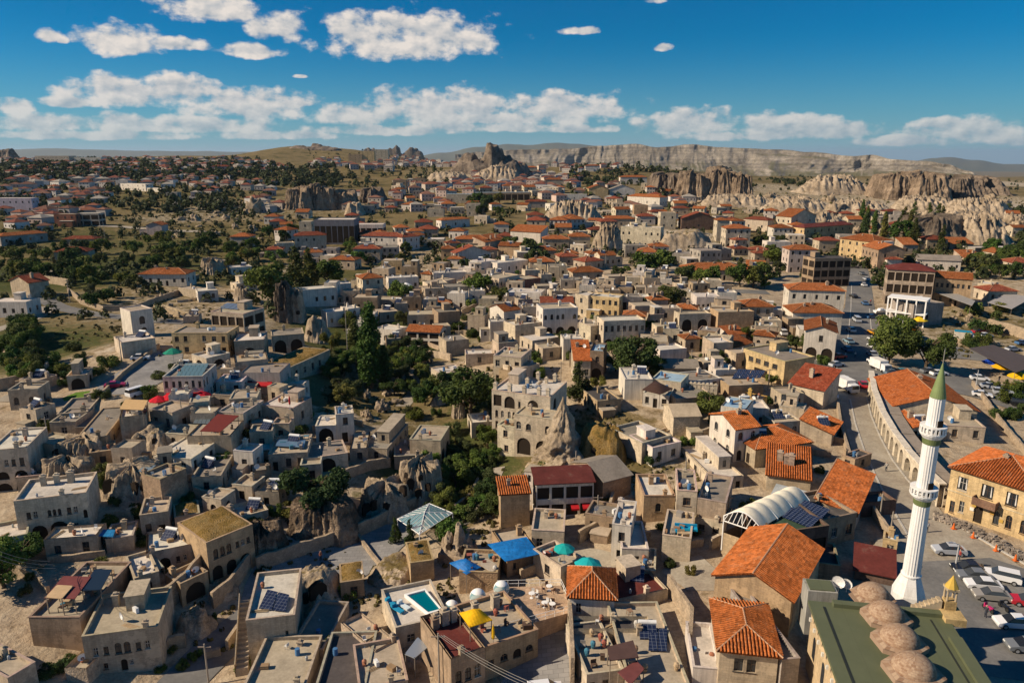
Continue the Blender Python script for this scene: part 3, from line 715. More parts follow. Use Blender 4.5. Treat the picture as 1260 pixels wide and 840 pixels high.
        if 'y' in roof:                      # ridge runs front to back
            rz = rise * W / 2; lx, rx = -W/2 - ov, W/2 + ov; y0, y1 = -ov, d + ov; ez = H - rise * ov
            for yy, dr in ((0, 1), (d, -1)):
                tri = [(-W/2, yy, H), (W/2, yy, H), (0, yy, H + rz)]; mb.poly(*(tri if dr > 0 else tri[::-1]))
            z = .14; S1 = [(lx, y0, ez + z), (lx, y1, ez + z), (0, y1, H + rz + z), (0, y0, H + rz + z)]; S2 = [(rx, y1, ez + z), (rx, y0, ez + z), (0, y0, H + rz + z), (0, y1, H + rz + z)]
            add_roof([S1, S2], [(S1[1], S1[0], S1[3], S1[2]), (S2[1], S2[0], S2[3], S2[2])], [((0, y0, H + rz + z), (0, y1, H + rz + z))])
        else:
            rz = rise * d / 2; ez = H - rise * ov; lx, rx = -W/2 - ov * .5, W/2 + ov * .5
            for xx, dr in ((-W/2, -1), (W/2, 1)):
                tri = [(xx, 0, H), (xx, d, H), (xx, d / 2, H + rz)]; mb.poly(*(tri if dr > 0 else tri[::-1]))
            z = .14; S1 = [(lx, -ov, ez + z), (rx, -ov, ez + z), (rx, d/2, H + rz + z), (lx, d/2, H + rz + z)]; S2 = [(rx, d + ov, ez + z), (lx, d + ov, ez + z), (lx, d/2, H + rz + z), (rx, d/2, H + rz + z)]
            add_roof([S1, S2], [tuple(S1), tuple(S2)], [((lx, d/2, H + rz + z), (rx, d/2, H + rz + z))])
        hz = H + rz * .6
    elif rt == 'H':
        m_ = min(W, d) / 2; rz = rise * m_; ez = H - rise * ov + .14; x0, x1, y0, y1 = -W/2 - ov, W/2 + ov, -ov, d + ov; zt = H + rz + .14
        if W >= d: a, b = (-W/2 + m_, d/2, zt), (W/2 - m_, d/2, zt)
        else: a, b = (0, m_, zt), (0, d - m_, zt)
        c0, c1, c2, c3 = (x0, y0, ez), (x1, y0, ez), (x1, y1, ez), (x0, y1, ez)
        if W >= d: pl = [[c0, c1, b, a], [c1, c2, b], [c2, c3, a, b], [c3, c0, a]]
        else: pl = [[c0, c1, a], [c1, c2, b, a], [c2, c3, b], [c3, c0, a, b]]
        pl = [p if len(p) == 3 or (Vector(p[2]) - Vector(p[3])).length > .02 else p[:3] for p in pl]
        sl = [(p[0], p[1], p[2], p[3] if len(p) > 3 else p[2]) for p in pl]
        rg = [(c0, a), (c3, a if W >= d else b), (c1, b if W >= d else a), (c2, b)] + ([(a, b)] if (Vector(a) - Vector(b)).length > .1 else [])
        add_roof(pl, sl, rg); hz = H + rz * .5
        mb.poly((-W/2, 0, H - .02), (W/2, 0, H - .02), (W/2, d, H - .02), (-W/2, d, H - .02))
    elif rt == 'S':                          # one slope; low edge front, or l / q: low edge right / left
        rz = (pitch if pitch is not None else .3)
        if 'l' in roof:
            k = rz * W; z = .12; p = [(-W/2 - .2, -.3, H + k + z), (W/2 + .4, -.3, H - .4 * rz + z), (W/2 + .4, d + .3, H - .4 * rz + z), (-W/2 - .2, d + .3, H + k + z)]
            mb.poly((-W/2, 0, H), (W/2, 0, H), (-W/2, 0, H + k)); mb.poly((W/2, d, H), (-W/2, d, H), (-W/2, d, H + k)); mb.poly((-W/2, d, H), (-W/2, 0, H), (-W/2, 0, H + k), (-W/2, d, H + k))
            add_roof([p], [(p[1], p[2], p[3], p[0])], [(p[0], p[3])]); hz = H + k * .5
        else:
            k = rz * d; z = .12; p = [(-W/2 - .3, -.4, H - .4 * rz + z), (W/2 + .3, -.4, H - .4 * rz + z), (W/2 + .3, d + .2, H + k + z), (-W/2 - .3, d + .2, H + k + z)]
            mb.poly((W/2, 0, H), (W/2, d, H), (W/2, d, H + k)); mb.poly((-W/2, d, H), (-W/2, 0, H), (-W/2, d, H + k)); mb.poly((W/2, d, H), (-W/2, d, H), (-W/2, d, H + k), (W/2, d, H + k))
            add_roof([p], [tuple(p)], []); hz = H + k * .5
    if rt in 'GHS' and extras and lod < 2 and tiles:
        rr = random.Random(int(C.x * 17 + C.y * 5))
        for _ in range(rr.choice([1, 1, 2, 3])): obj('chimney', chimney_mesh(rr.randint(0, 2)), root, (rr.uniform(-.3, .3) * W, d * rr.uniform(.3, .7), hz - .1), 0, jit((.42, .33, .25)))
        if rr.random() < .3: heater(root, (rr.uniform(-.25, .25) * W, d * .35, hz - .3), -yaw)
        if rr.random() < .3: dish(root, (rr.uniform(-.3, .3) * W, d * .6, hz), rr.uniform(-1, 1))
    if annex and W > 3.5:
        rr = random.Random(int(C.x * 31 + C.y * 3)); sd_ = rr.choice([-1, 1]); aw = W * rr.uniform(.35, .6); ad = d * rr.uniform(.5, .8); ah = H * rr.uniform(.45, .75); k = rr.random(); an = MB(); ar_ = MB()
        if k < .5: x0 = W/2 - .05 if sd_ > 0 else -W/2 - aw + .05; y0 = rr.uniform(-.8, d - ad); z0, z1 = -found, ah           # lower wing at one side
        elif k < .75 and rt == 'F': x0 = rr.uniform(-W/2 + .3, W/2 - aw - .3); y0 = d - ad - .3; z0, z1 = H - .1, H + rr.uniform(2.0, 2.8)   # an upper room set back
        else: x0 = rr.uniform(-W/2, W/2 - aw); ad = rr.uniform(1.5, 3); y0 = -ad + .05; z0, z1 = -found, ah * .8                 # porch block in front
        hs = [(aw * .35, aw * .65, z1 - 1.9 if z1 > 2.2 else .3, z1 - .6, False)] if z1 - max(z0, 0) > 1.9 and aw > 1.8 and lod < 2 else []
        for (ox, oy, a_, L) in ((x0, y0, 0, aw), (x0 + aw, y0, math.pi/2, ad), (x0 + aw, y0 + ad, math.pi, aw), (x0, y0 + ad, -math.pi/2, ad)): wall_face(an, (ox, oy), a_, L, z0, z1, hs if a_ == 0 else [], .2)
        ao = obj('annexe', an.mesh('annexe', wmat), root, (0, 0, 0), 0, jit(wc, .14))
        for h in hs: obj('window', win_mesh(h[1] - h[0], h[3] - h[2], False, 'w')[0], ao, (x0 + (h[0] + h[1]) / 2, y0 + .18, h[2]))
        ar_.box(x0 - .12, x0 + aw + .12, y0 - .12, y0 + ad + .1, z1 - .02, z1 + .14); obj('annexe_roof', ar_.mesh('annexe_roof', M('flat')), ao, (0, 0, 0), 0, jit(ROOFC[rr.choice('ccwg')]))
    obj('wall', mb.mesh('wall', wmat), root, (0, 0, 0), 0, wc)
    return root
HOUSES = {}
LAND = []
def B(xl, yl, xr, yr, h, d, roof, wall, win, label, cat='house', name=None, key=None, **kw):
    C, H, W, yaw = place(xl, yl, xr, yr, h)
    if name is None: name = {'house': 'stone_house', 'hotel': 'hotel', 'shed': 'shed', 'shop': 'shop_building', 'block': 'apartment_block', 'terrace': 'roof_terrace'}.get(cat, 'stone_house')
    r = build_house(C, H, W, yaw, d, roof, wall, win, label, cat, name=name, **kw)
    r2 = dict(root=r, C=C, H=H, W=W, yaw=yaw, d=d)
    if key: HOUSES[key] = r2
    LAND.append((r2, label, roof, key))
    return r2

_USED = set()
def cut(label, n):
    w = label.split()[:n]
    while w[-1] in ('with', 'and', 'on', 'the', 'of', 'its', 'a', 'by', 'to', 'in', 'below', 'above', 'behind', 'beside', 'under', 'two', 'big', 'dark', 'red', 'orange', 'grey', 'small', 'pale', 'one', 'from', 'along', 'between', 'inside', 'low', 'white', 'brown', 'long', 'wide', 'broad'): w.pop()
    return ' '.join(w)
def rel_label(prefix, g):
    """what a filling thing stands next to: the nearest described house not yet used for that look"""
    c = sorted(LAND, key=lambda l: (l[0]['C'] - g).xy.length)[:30]
    for q in range(3):
        for (h, lab, rf, k) in c:
            p = g - h['C']; ca, sa = math.cos(-h['yaw']), math.sin(-h['yaw']); y = p.x * sa + p.y * ca; r = 'behind' if y > h['d'] else ('in front of' if y < -1 else 'beside')
            n = len((prefix + ' ' + r + ' the').split()); t = '%s %s the %s' % (prefix if q == 0 else prefix.replace('small', 'little' if q == 1 else 'modest'), r, cut(lab, 16 - n))
            if t not in _USED: _USED.add(t); return t
    return '%s near the %s' % (prefix, cut(sorted(LAND, key=lambda l: (l[0]['C'] - g).xy.length)[0][1], 8))
# ------------------------------------------------------------------ the houses one can pick out, by the corners of their front wall top in the photograph
TABLE = """
17 620 106 609 50 8 Fw c - house|pale three-storey house with two tall arched bays and white flat roof|arch
54 667 119 662 22 4 Fw b 2x1r house|low stone annexe with barred gate below the arched white house
130 667 164 662 14 5 Fw b - shed|small flat shed beside the blue tarpaulin awning
-20 671 34 660 22 6 Fw b 2x1r house|low white-roofed cottage tucked under the arcaded white house
172 637 207 632 27 6 Fc b 2x1r house|square stone cottage with weeds on its roof below the cave terrace
180 684 250 670 22 7 Fw b - house|long pale-roofed house joined to the grass-topped arcade|long
254 671 311 648 48 9 Fxt t - house|two-storey arcaded house with thick grass growing on its roof|grassarc
166 715 196 706 27 7 Fw b 1x1r house|bright-roofed corner house with one window over the sunken yard
101 787 194 774 45 9 Fc b - hotel|tan-roofed mansion with paired arched windows and stone door|mansion
42 763 104 763 34 13 Fc s - house|square stone house with cluttered roof terrace and maroon canopy|clutter
10 838 44 818 22 8 Fc b - house|low grey-roofed house with yellow tank beside the cluttered terrace|
80 826 107 828 13 5 Fc bR - shed|rough stone shed below the mansion wall
303 767 363 760 50 11 Fw b - house|stone house with outside stair and two big blue solar panels|stairhouse
300 848 376 846 20 9 Fc b - house|plain tan-roofed house in front of the outside-stair house
357 803 398 806 10 10 Fg bR - terrace|ruined low terrace with broken stone edge and weeds
388 850 450 848 15 10 Fd b - house|dark flat-roofed house with a tilted solar heater on it|
442 852 502 840 15 8 Fc b - house|brown flat-roofed house beside the dark-roofed one
462 805 488 791 14 8 Fc bR - shed|old stone shed with mud roof below the pool terrace
487 776 552 761 20 9 Fw c - hotel|cream terrace building carrying a swimming pool|pool
555 815 597 800 46 9 Fm s - house|banded stone house with dark maroon roof deck and arched windows|maroondeck
597 800 662 778 34 9 Fc t - hotel|sandstone restaurant house with railed roof terrace and arched windows|rest
505 696 534 692 22 6 Fxt tR - shed|square stone hut with brown grass on top
419 720 448 716 20 5 Fxt t 1x1r shed|stone hut with grassy roof built against the cave rock
565 706 612 708 22 6 Fc tR - house|ruined stone house half covered by a blue tarpaulin|ruin1
624 684 661 677 24 7 Fc t - house|old stone house whose whole roof is a blue tarpaulin|tarp
654 655 694 657 25 7 Fc c 2x1r house|square cream house with rubble on its roof behind the tarpaulin-roofed one
690 701 717 689 23 6 Fc c 1x1r/1x1r house|small cream house with railed roof and turquoise parasol|turq
701 732 756 735 38 6.5 Ho w - house|pale plastered house with steep orange pyramid roof|pyramid
758 742 822 728 14 7 Fm c - house|house with wide maroon metal deck behind the pyramid roof
700 778 800 778 22 2.6 Fd c - house|dark shingled flat house in front of the pyramid-roofed one
722 834 768 828 22 9 Fc c 3x1r house|cream house with potted roof terrace and brown awning|awn
775 848 848 846 16 15 Fc b - house|wide low house with black solar collector on its terrace|coll
852 830 886 833 10 8 Fw w - shed|white flat-roofed lean-to beside the orange hip roof
886 798 958 806 44 9 Ho b - house|grey-walled house with orange hip roof and two dark windows|hip2
962 816 984 814 34 13 Fg g - house|narrow concrete extension of the hip-roofed house beside the mosque
880 707 974 738 46 14 Gyo t - house|big sandy house with stepped orange gable roof|biggable
956 659 1020 650 42 8 Fe k 3x1v house|dark timber house with green roof under a solar array|green
1004 645 1054 634 30 8 Fd s 3x1r house|dark flat-roofed house beside the green-roofed one
944 583 998 590 20 8 So b - house|low house with orange roof slope behind the cream canopy
1003 622 1052 634 24 17 Slo c - house|long house with single orange roof slope and white parapet|longo
944 621 1006 638 12 5 Sa g - shed|shed with blue-grey tin roof behind the cream canopy
1052 702 1100 712 10 4.5 Sm k - shed|low shed with dark red corrugated roof at the foot of the minaret
990 694 1034 700 16 6 Fd s - shed|dark yard shed behind the green-roofed hut
1044 610 1060 622 14 6 Fd k 1x1s shed|small dark kiosk at the edge of the dusty street
1086 668 1104 672 10 2.5 Fw y 1x1r shed|little yellow kiosk with white roof beside the minaret
1036 560 1052 566 14 5 Fd s 1x1s shed|narrow dark shop front along the dusty street
222 722 256 706 24 4 Fc t 2x1c house|arched cellar front under the grass-topped arcade
292 640 330 630 12 5 Fw c 2x1c house|low pale porch with two arches above the earth bank
20 590 60 586 14 4 Fc b 2x1c house|low cave porch with arches beside the arcaded white house
110 560 140 556 16 4 Fc t 1x1r house|half-buried tan cave front under the long grey roof
215 640 246 634 14 5 Fxt b 2x1c house|low vaulted house with ochre grass on top and two arches
700 712 730 704 12 4 Fc c - terrace|small yard terrace carrying a turquoise parasol
1171 574 1280 608 58 13 Ho y - house|sunlit cut-stone mansion with orange hip roof, balcony and curtained windows|stone
1100 499 1203 505 22 19 Gyo c 3x1r hotel|large hall with big bright orange gable roof inside the arcade|hall
1119 527 1150 528 16 8 Gyo c 2x1r house|small orange gabled wing in front of the large hall
1165 524 1213 527 18 8 Fc c 2x1r house|low flat pale building behind the minaret with rubble on top
971 471 1014 480 22 9 Sr c - house|plastered house with reddish-brown sloping roof at the street corner
930 552 998 543 24 9 Ho b 2x1r house|wide house with bright orange hipped roof beside the side street
984 526 1024 534 14 8 Slo b - house|house with orange roof slope falling towards the street
905 528 935 524 40 8 Go w 2x2a house|white house with arched windows under an orange roof
887 500 918 505 38 7 Fb w - house|tall white house with pale blue tin roof
877 591 915 588 12 14 Fw c 3x1r/5x1r house|long cream terrace house below the arched-window house
-14 556 33 552 50 10 Fw c - house|white house with arcade below and three windows above|leftwhite
36 545 66 550 30 5 Fc b 1x1r house|small ruined house perched on the cave rock
61 522 93 521 17 8 Fg b 1x1r/1x1r house|stone cottage with grey roof above the cave rock
70 512 108 509 9 10 Fg b - terrace|grey paved terrace behind the grey-roofed cottage
93 541 130 538 26 17 Fg t 1x1r house|rock-cut house with long grey roof and a single slot window
147 516 180 512 28 6 Fw b - house|square stone house under a tan canvas shade|tancan
190 563 235 566 20 10 Fw w 2x1r/4x1r house|white house with bright roof and little pyramid on top|pyr
187 577 223 572 18 5 Fc b - house|low mud-roofed house in front of the bright white roof
196 593 222 590 20 5 Fc w 1x1r house|little white house with blue things on its roof
236 590 272 588 20 9 Fg b 1x1r/3x1a house|stone house with arched side windows along the alley
174 586 197 593 36 5 Fc sR - house|rough stone house beside the collapsed cave
267 508 299 510 24 8 Fg c 2x1r house|cream house with pale grey roof behind the maroon canopy
230 538 284 537 24 8 Fc b - terrace|stone terrace carrying the maroon restaurant canopy|maroon
200 466 249 465 32 9 Fg p 6x2s/5x2r hotel|pink-white hotel with rows of solar panels and red awning|solarhotel
282 492 316 490 22 6 Fc b - house|low stone house with rubble roof beside the pink-white hotel
214 411 282 411 26 8 Fg y 6x2r hotel|ochre two-storey house with balcony above the parking court|ochre
259 384 299 387 34 9 Fc b 4x2v hotel|hotel block with glazed top floor and overhanging tan roof|glazed
288 421 325 419 26 9 Fw b 1x1c house|pale annexe with single arch below the glazed hotel
334 414 374 411 22 7 Fg b 2x1c house|stone wall-house with arch beside the glazed hotel
160 384 187 380 33 7 Fc w - house|pale tower house with two stacked arched windows|tower
149 423 191 417 17 8 Fw c - terrace|cream plinth terrace under the tower house
172 337 230 337 15 9 Ho w 6x1r house|white bungalow with orange hip roof above the walled field
243 359 268 357 13 7 Fw w 2x1r house|small white cottage near the rubble slope
219 354 243 359 9 5 Fc b - shed|low stone outbuilding beside the white cottage
12 345 35 348 19 7 Gyr b - house|narrow house with dark red gable by the bend of the road
-10 372 35 372 19 7 Fw w 4x1r house|white cottage with flat roof below the red-gabled one
82 465 107 463 15 6 Fw b 1x1c house|cave house with wide arched front by the lawn
44 470 70 462 12 5 Fc bR - shed|old stone outbuilding beside the arched cave house
254 443 283 436 20 6 Fw c 2x1c house|pale arcaded house between the ochre house and the pink-white hotel
289 447 330 443 24 7 Fc b 2x1r house|stone house with patched roof behind the red awnings
297 460 346 460 24 8 Fg p 2x1r house|pinkish house with red awnings on its terrace|redawn
322 499 361 503 25 7 Fw b 2x1r/1x1r house|pale corner house with closed red parasol on its roof|redpar
350 457 406 432 18 8 Fxt b 6x1r house|long vaulted house with grass on its roof
413 511 435 509 34 5 Fw w 1x2r house|narrow white tower house with two stacked windows
388 525 413 524 20 6 Fw w 1x1c house|low white house with one arch beside the narrow tower
330 560 378 557 22 9 Fc bR 3x1r house|rock-cut house with blue tin sheets on the roof|tin
377 565 428 558 19 7 Fg c 2x1c house|pale arcade house with two broad arches behind the big tree
430 553 452 552 17 9 Fc bR 1x1r house|half-ruined stone house beside the two-arched arcade
445 551 476 553 17 14 Fg b 1x1r/4x1a house|long grey-roofed house with arched side wall above the cliff
504 541 542 543 34 8 Fc b 1x1r/2x1c house|tall tan-roofed house with arched passage by the garden
485 564 520 562 16 9 Fg b - terrace|grey terrace above the cave cliff
543 461 573 456 24 6 Fw c 2x1r house|small pale house over the garden trees
605 481 677 490 62 11 Fw c - hotel|large cream hotel with arches, roof chimneys and terraces|hotel
633 510 680 517 48 5 Fc c 4x2c hotel|lower white wing of the cream hotel with arched doors
612 523 633 527 36 4 Fc c 1x2r hotel|narrow stair wing of the cream hotel
580 521 607 519 16 6 Fw c 1x1c house|pale flat-roofed annexe left of the cream hotel stair wing
607 439 641 442 32 9 Fc c 3x2r/3x2r house|cream house with two rows of windows above the cream hotel
614 455 641 459 19 4 Fc t 1x1r house|tan lean-to in front of the two-row cream house
706 443 726 443 27 9 So c 2x1r house|narrow house with steep plain orange roof slope
726 433 743 434 34 8 Fb s 1x2c house|stone house with blue-covered roof and arches beside the steep orange roof
743 397 794 395 32 7 Fw c 7x2b hotel|wide pale hotel with window row above two dark arches
727 402 743 400 24 6 Fc c 1x1r house|small pale house joined to the wide two-arched hotel
668 382 711 380 34 8 Fc w 6x2c house|white house with six windows above shadowed arches
665 372 705 372 18 7 Gr r 4x1r house|brown house with low red-brown roof behind the six-window house
620 383 640 380 22 8 Go w 2x1r house|white house with small orange roof beside turquoise screens
634 402 672 397 22 7 Fw c 2x1r house|cream house with turquoise screen on its roof|turq2
735 495 764 492 15 9 Fd t 1x1r/5x1r house|single-storey tan house with dark flat roof by the dry slope
768 468 802 468 24 9 Fw w - house|plain white walled house beside the brown-canopied cafe
791 484 823 488 16 7 Fc w 3x1r shop|white cafe house under a dark brown canopy|cafe
802 467 838 472 22 7 Fb c 2x1r house|house roofed with blue sheets behind the brown-canopied cafe
790 548 826 538 20 9 Fg c - house|broad cream house with grey flat roof at the top of the dry slope
803 554 838 546 18 7 Fg w 2x1r house|low white house with glazed door in front of the broad cream one
829 512 862 511 24 7 Gt cR - house|stone house with pale gable roof beside the leafy tree
742 592 777 583 27 9 Gg sR - house|dark stone barn with weathered grey roof
660 595 731 592 42 5 Sm w 4x2v house|white house with maroon double roof and open veranda|maroonroof
616 608 652 606 42 5 So t - house|windowless tan brick tower house with thin orange roof|bricktower
791 613 829 613 28 8 Fw t - house|tan house with round window and white parapet|round
833 606 858 608 42 8 Fg c 1x2r house|plain pale house with small window beside the round-window house
858 616 893 622 32 10 Fg b - house|beige house with broad grey roof below the long cream terrace house
753 648 776 651 46 8 Fw w 1x2r house|tall white stepped house with sunbeds on its roof
765 678 798 679 24 8 Fw w 1x1s house|white stepped house with big window and glass-railed terrace
815 661 850 666 27 8 Fc c - house|cream house with blue sofa on its roof|sofa
762 701 806 706 14 6 Fc c - house|low cream house in front of the stepped white houses
855 640 890 648 14 6 Fc c 2x1r house|low court house beside the cream canopy
724 365 762 368 24 7 Fw y 5x2r house|yellowish house with a row of five windows
708 362 724 365 26 6 Fw c 1x2r house|narrow pale house joined to the five-window yellowish house
762 367 790 367 20 6 Fg g 3x1v house|grey concrete house with deep balcony
782 354 805 354 12 6 Fc b 2x1r house|small stone house behind the deep balcony
826 356 845 357 14 5 Fc c 2x1r house|little cream house under the terrace wall of the school
856 366 886 366 20 8 Fw w 5x1r house|white modern house with sloped stair wall and window row
884 385 928 384 24 7 Fc tR - house|roofless sandy ruin with jagged walls
911 377 950 377 27 8 Ho b 3x2b house|house with orange hip roof and arched porch
836 388 875 387 20 5 Fc c 1x1c house|old sandy house with blue pool cover beside it
816 406 836 407 17 5 Fw c 2x1r house|small cube house with two windows above the leafy tree
812 433 845 430 16 6 Fw w - house|white walled house with hedge along its roof edge
812 452 860 453 13 7 Gg b - house|low house with dark ribbed roof
878 424 902 423 27 7 Fw b 1x1r house|pale cube house with sunlit end wall near the orange canopies
898 412 918 410 10 5 So w - house|tiny white house with orange roof among flat roofs
905 427 925 421 8 5 So c - shed|orange-roofed shed beside the tiny white house
915 430 966 446 27 10 Fg y - shop|yellow house with four windows over a garage door|garage
897 476 940 474 16 8 Fc t - house|tan block with dark solar panels on the roof|tansolar
904 495 931 500 15 8 Fd m - house|mustard-walled house with dark flat roof
832 492 880 489 17 8 Fg b - house|wide grey-roofed house beside the leafy tree
848 480 882 483 12 5 Fc c - terrace|terrace house with stone balustrade posts|balus
850 470 888 466 15 7 Fg w 2x1r house|white house with grey roof behind the balustrade terrace
365 358 413 354 21 7 Fw w 5x1r house|long white house on the rocky ledge
400 349 415 349 24 6 Fw w 1x2r house|tall end block of the long white ledge house
415 350 432 349 18 6 Fw w 1x1r house|white house right behind the ledge house end block
446 343 471 341 22 8 Ho c 2x2r house|cream house with orange hip roof above the white parasols
478 343 515 341 16 6 Fw w 4x1s house|white terrace restaurant beside three white parasols
533 337 575 335 14 7 Fw w 4x1r house|white flat house with four square windows
546 354 579 353 16 8 Fg c 2x1r house|pale house with grey roof below the four-square-window house
592 341 614 344 22 13 Fc c 4x2a/4x2a hotel|cream two-storey hotel with rows of arched balconies
622 360 666 362 16 9 Fw w 5x1r house|broad white house with shallow pale roof
588 323 612 321 15 9 Fw w 2x1r house|white house with yellow-edged roof
612 324 650 320 14 8 Fw w 4x1r house|long white house with several roof tanks
652 322 682 322 14 9 Ho c 2x2r house|cream house with orange hip roof beside the long white house
674 328 698 328 13 7 Fg c 2x1r house|small cream house in front of the orange hip roof
501 388 540 387 17 7 Fc b 2x1r house|stone house with two windows beside a dark wall
539 386 566 384 21 8 Fg s - house|dark windowless stone house by the white railings
500 407 541 409 18 7 Go w 3x2v house|house with low orange roof and long balcony near the tall poplar
467 385 490 383 12 7 Fc b 1x1r house|little stone house behind the tall poplar
402 386 428 383 17 6 Fw w 2x1a house|white house with arched windows below the ledge
428 381 443 379 20 6 Fw w 1x2a house|narrow white house with tall arches
443 387 462 387 15 6 Fw w 1x1r house|plain white house near the utility pole
434 367 465 367 18 8 Fc s 2x1r house|brown stone house with flat roof above the poplar
475 418 493 417 18 5 Fc s 2x1r house|tiny dark stone house right of the tall poplar
549 421 577 418 18 7 Fg b - house|blank beige house by the stepped lane
573 437 607 436 13 5 Fw c 1x1r house|low pale house with white roof beside dry grass
470 321 495 321 16 8 Fc y 3x1r house|sunny yellow house with dark windows
435 306 468 306 18 8 Hr b 3x2r house|two-storey beige house with red hip roof
405 319 436 320 12 8 Ho b 2x1r house|house with broad orange roof and blue wall stripe
543 306 560 306 14 8 Ho t 2x1r house|tan house with orange hip roof near the grey gable
560 312 604 310 13 8 Gyr w 2x1r house|white house with grey-red gable
613 302 640 303 15 8 Go t 2x1r house|tan gabled house with orange roof and blank end
650 308 684 308 11 9 Ho b 2x1r house|house with wide red-orange roof beside round trees
668 294 700 294 13 9 Ho b 3x1r house|long house with orange roof above the round trees
700 291 726 291 14 9 Ho c 2x1r house|cream house with orange pyramid roof by the tuff folds
560 294 600 294 13 9 Ho b 3x1r house|house with large worn orange roof
597 298 622 294 10 9 So b - house|house with slanting orange roof slab
628 284 665 286 16 10 So w 2x1r house|white-fronted house with orange slope above
608 276 626 276 10 8 Ho w 2x1r house|little white house with orange roof
445 290 495 291 18 9 Hr w 7x2r hotel|long white hotel with red roof and seven window bays
495 292 516 290 17 9 Hr w 3x2a hotel|projecting end wing of the long white hotel
388 271 437 271 30 14 Fw n 7x1v hotel|modern glass hotel with white slab roof
369 273 384 273 18 9 Fc c 1x2r hotel|tan stair tower of the glass hotel
362 290 401 289 20 9 Hr c 4x2r hotel|cream hotel house with dark red roof below the glass hotel
437 277 472 277 16 10 Fw w 5x1v hotel|pavilion with pale blue-white flat roof
549 239 585 239 11 8 Fb c 8x1a hotel|long sandstone arcade with blue roof edge
584 237 652 237 10 10 Fb s 9x1v hotel|very long low building with blue roof behind dark trees
526 257 546 257 10 8 Fc c 1x1r house|plain cream cube in the middle of the town
574 251 591 251 15 8 Fc c 2x2r house|cream house with flat top beside the long arcade
543 271 578 269 10 7 Ho w 3x1r house|low white house with orange roof by a hedge
724 232 748 232 14 20 Gyo y - house|tall yellow gable-ended house with big orange roof
692 239 722 239 8 10 Fc w 3x1r house|white flat terrace house beside the yellow gable
750 233 781 233 11 10 Gyg w - house|white shed-like house with grey roof right of the yellow gable
772 241 812 243 11 12 Ho w 4x1r house|white villa with orange roof on the slope
780 253 797 253 11 8 Fc t 1x1r house|sandy cube below the white villa
746 269 781 269 11 9 Ho b 3x1r house|house with flat orange roof over the tuff folds
784 266 806 266 11 9 Hr w 2x1r house|white house with red roof beside the ruined tower
812 262 831 262 20 8 Fc c 2x2r house|ruined pale tower house on the tuff
838 269 881 269 14 9 Gyr k 3x1r house|wide dark brick house with low red gable
892 281 922 281 26 10 Ho c 4x3b house|three-storey cream house with double orange roof and arches
881 271 896 271 26 8 Ho c 1x2r house|narrow house with orange roof left of the double-roofed house
764 279 813 281 26 8 Fw c 7x2a hotel|pale rock hotel with two rows of round arches
915 269 945 271 14 9 Hr c 2x1r house|cream house with red roof behind the street
828 256 848 256 9 8 Hr b 2x1r house|small red-roofed house above the brick house
843 332 918 332 13 12 Ho c 7x1r house|long school building with broad orange roof behind round trees|school
918 331 941 332 12 9 So c 2x1r house|orange lean-to end of the long school building
763 218 796 218 9 12 Ho w 4x1r house|far white house with long orange roof among trees
720 204 738 204 7 10 Ho w 3x1r house|far white house with orange roof on the crest
638 206 661 206 7 10 Ho c 3x1r house|far cream house with orange roof near the castle rock
670 221 693 221 9 10 Ho b 2x1r house|far house with orange roof below the castle rock
646 248 673 248 8 8 Hr g 2x1r house|grey house with red roof in the middle distance
677 251 704 250 8 8 Fw w 3x1r house|white flat house with long roof in the middle distance
974 267 1004 265 20 12 Gyo c 2x2r house|tall cream gabled house with orange roof below the pale rocks
990 280 1050 276 18 9 Hm y 7x2r block|ochre block with solar heaters in a row on dark roof
974 277 991 277 13 9 Ho c 2x1r house|small orange-roofed house joined to the ochre block
1007 296 1033 296 14 9 Hr b 2x1r house|beige house with dark red roof at the street head
1034 293 1076 298 27 14 Ho y 5x3r block|ochre three-storey street block with orange roof
1078 307 1110 307 27 16 Gyo s 2x2r block|street block with blank grey gable and orange roof
1064 302 1079 305 26 12 Fw w 2x2r block|narrow white street block
1110 301 1128 301 12 9 So b 2x1r house|low orange-roofed house behind the grey gable
969 307 1003 307 28 9 Ho p 4x3r block|pinkish block with orange roof and balconies
1003 319 1048 318 34 9 Fd s 5x3v block|brown flat block with deep balconies along the street
943 298 972 298 16 8 Fw w 3x1r house|white low house left of the pinkish block
971 356 1040 358 32 9 Ho w 5x2r hotel|white hotel with orange hip roof and five dark windows
991 406 1030 409 36 13 Gyo w 1x2b/5x2r hotel|long white house with orange ridged roof and arched street front
976 384 1037 385 26 10 Ho w 4x1r/3x1r hotel|rear wing of the long white ridged house with worn orange roof
1093 331 1151 334 44 10 Hm b 6x3v block|tall street block with maroon roof and rows of balconies
1151 341 1197 344 34 9 Go t 7x2r block|tan stone block with patched orange roof
1125 376 1162 373 26 9 Fg g 1x1s block|grey concrete building with arched doorway
1128 319 1183 321 13 10 Gg w 6x1r house|long white house with grey roof behind the maroon-roofed block
1090 319 1108 319 16 9 Hr w 2x1r house|white house with red turret roofs at the street bend
1168 300 1197 300 7 9 So b - house|low orange roof by the pale rocks
1200 306 1252 305 6 9 Fw g - shed|very long flat grey shed below the rocks
1222 311 1245 311 9 9 Gyo c - house|cream house with orange gable near the long grey shed
1243 323 1272 323 16 9 Hr c 3x2r house|cream two-storey house with red roof beyond the trees
1185 317 1208 317 8 9 So b - house|orange-roofed cottage in the trees behind the tan block
1215 358 1250 358 13 9 Hr c 3x1r house|cream bungalow with red-brown roof
1203 349 1222 351 11 8 Fw c 1x1r house|small cream cube beside the red-brown bungalow
-5 244 41 244 17 9 Fw l 6x2r block|lilac two-storey block on the left plain
0 291 58 286 11 8 Ho g 4x1r house|long house with worn orange roof behind the tree belt
66 310 108 309 12 10 Hr b 3x1r house|house with dark red roof and solar heater in the tree belt
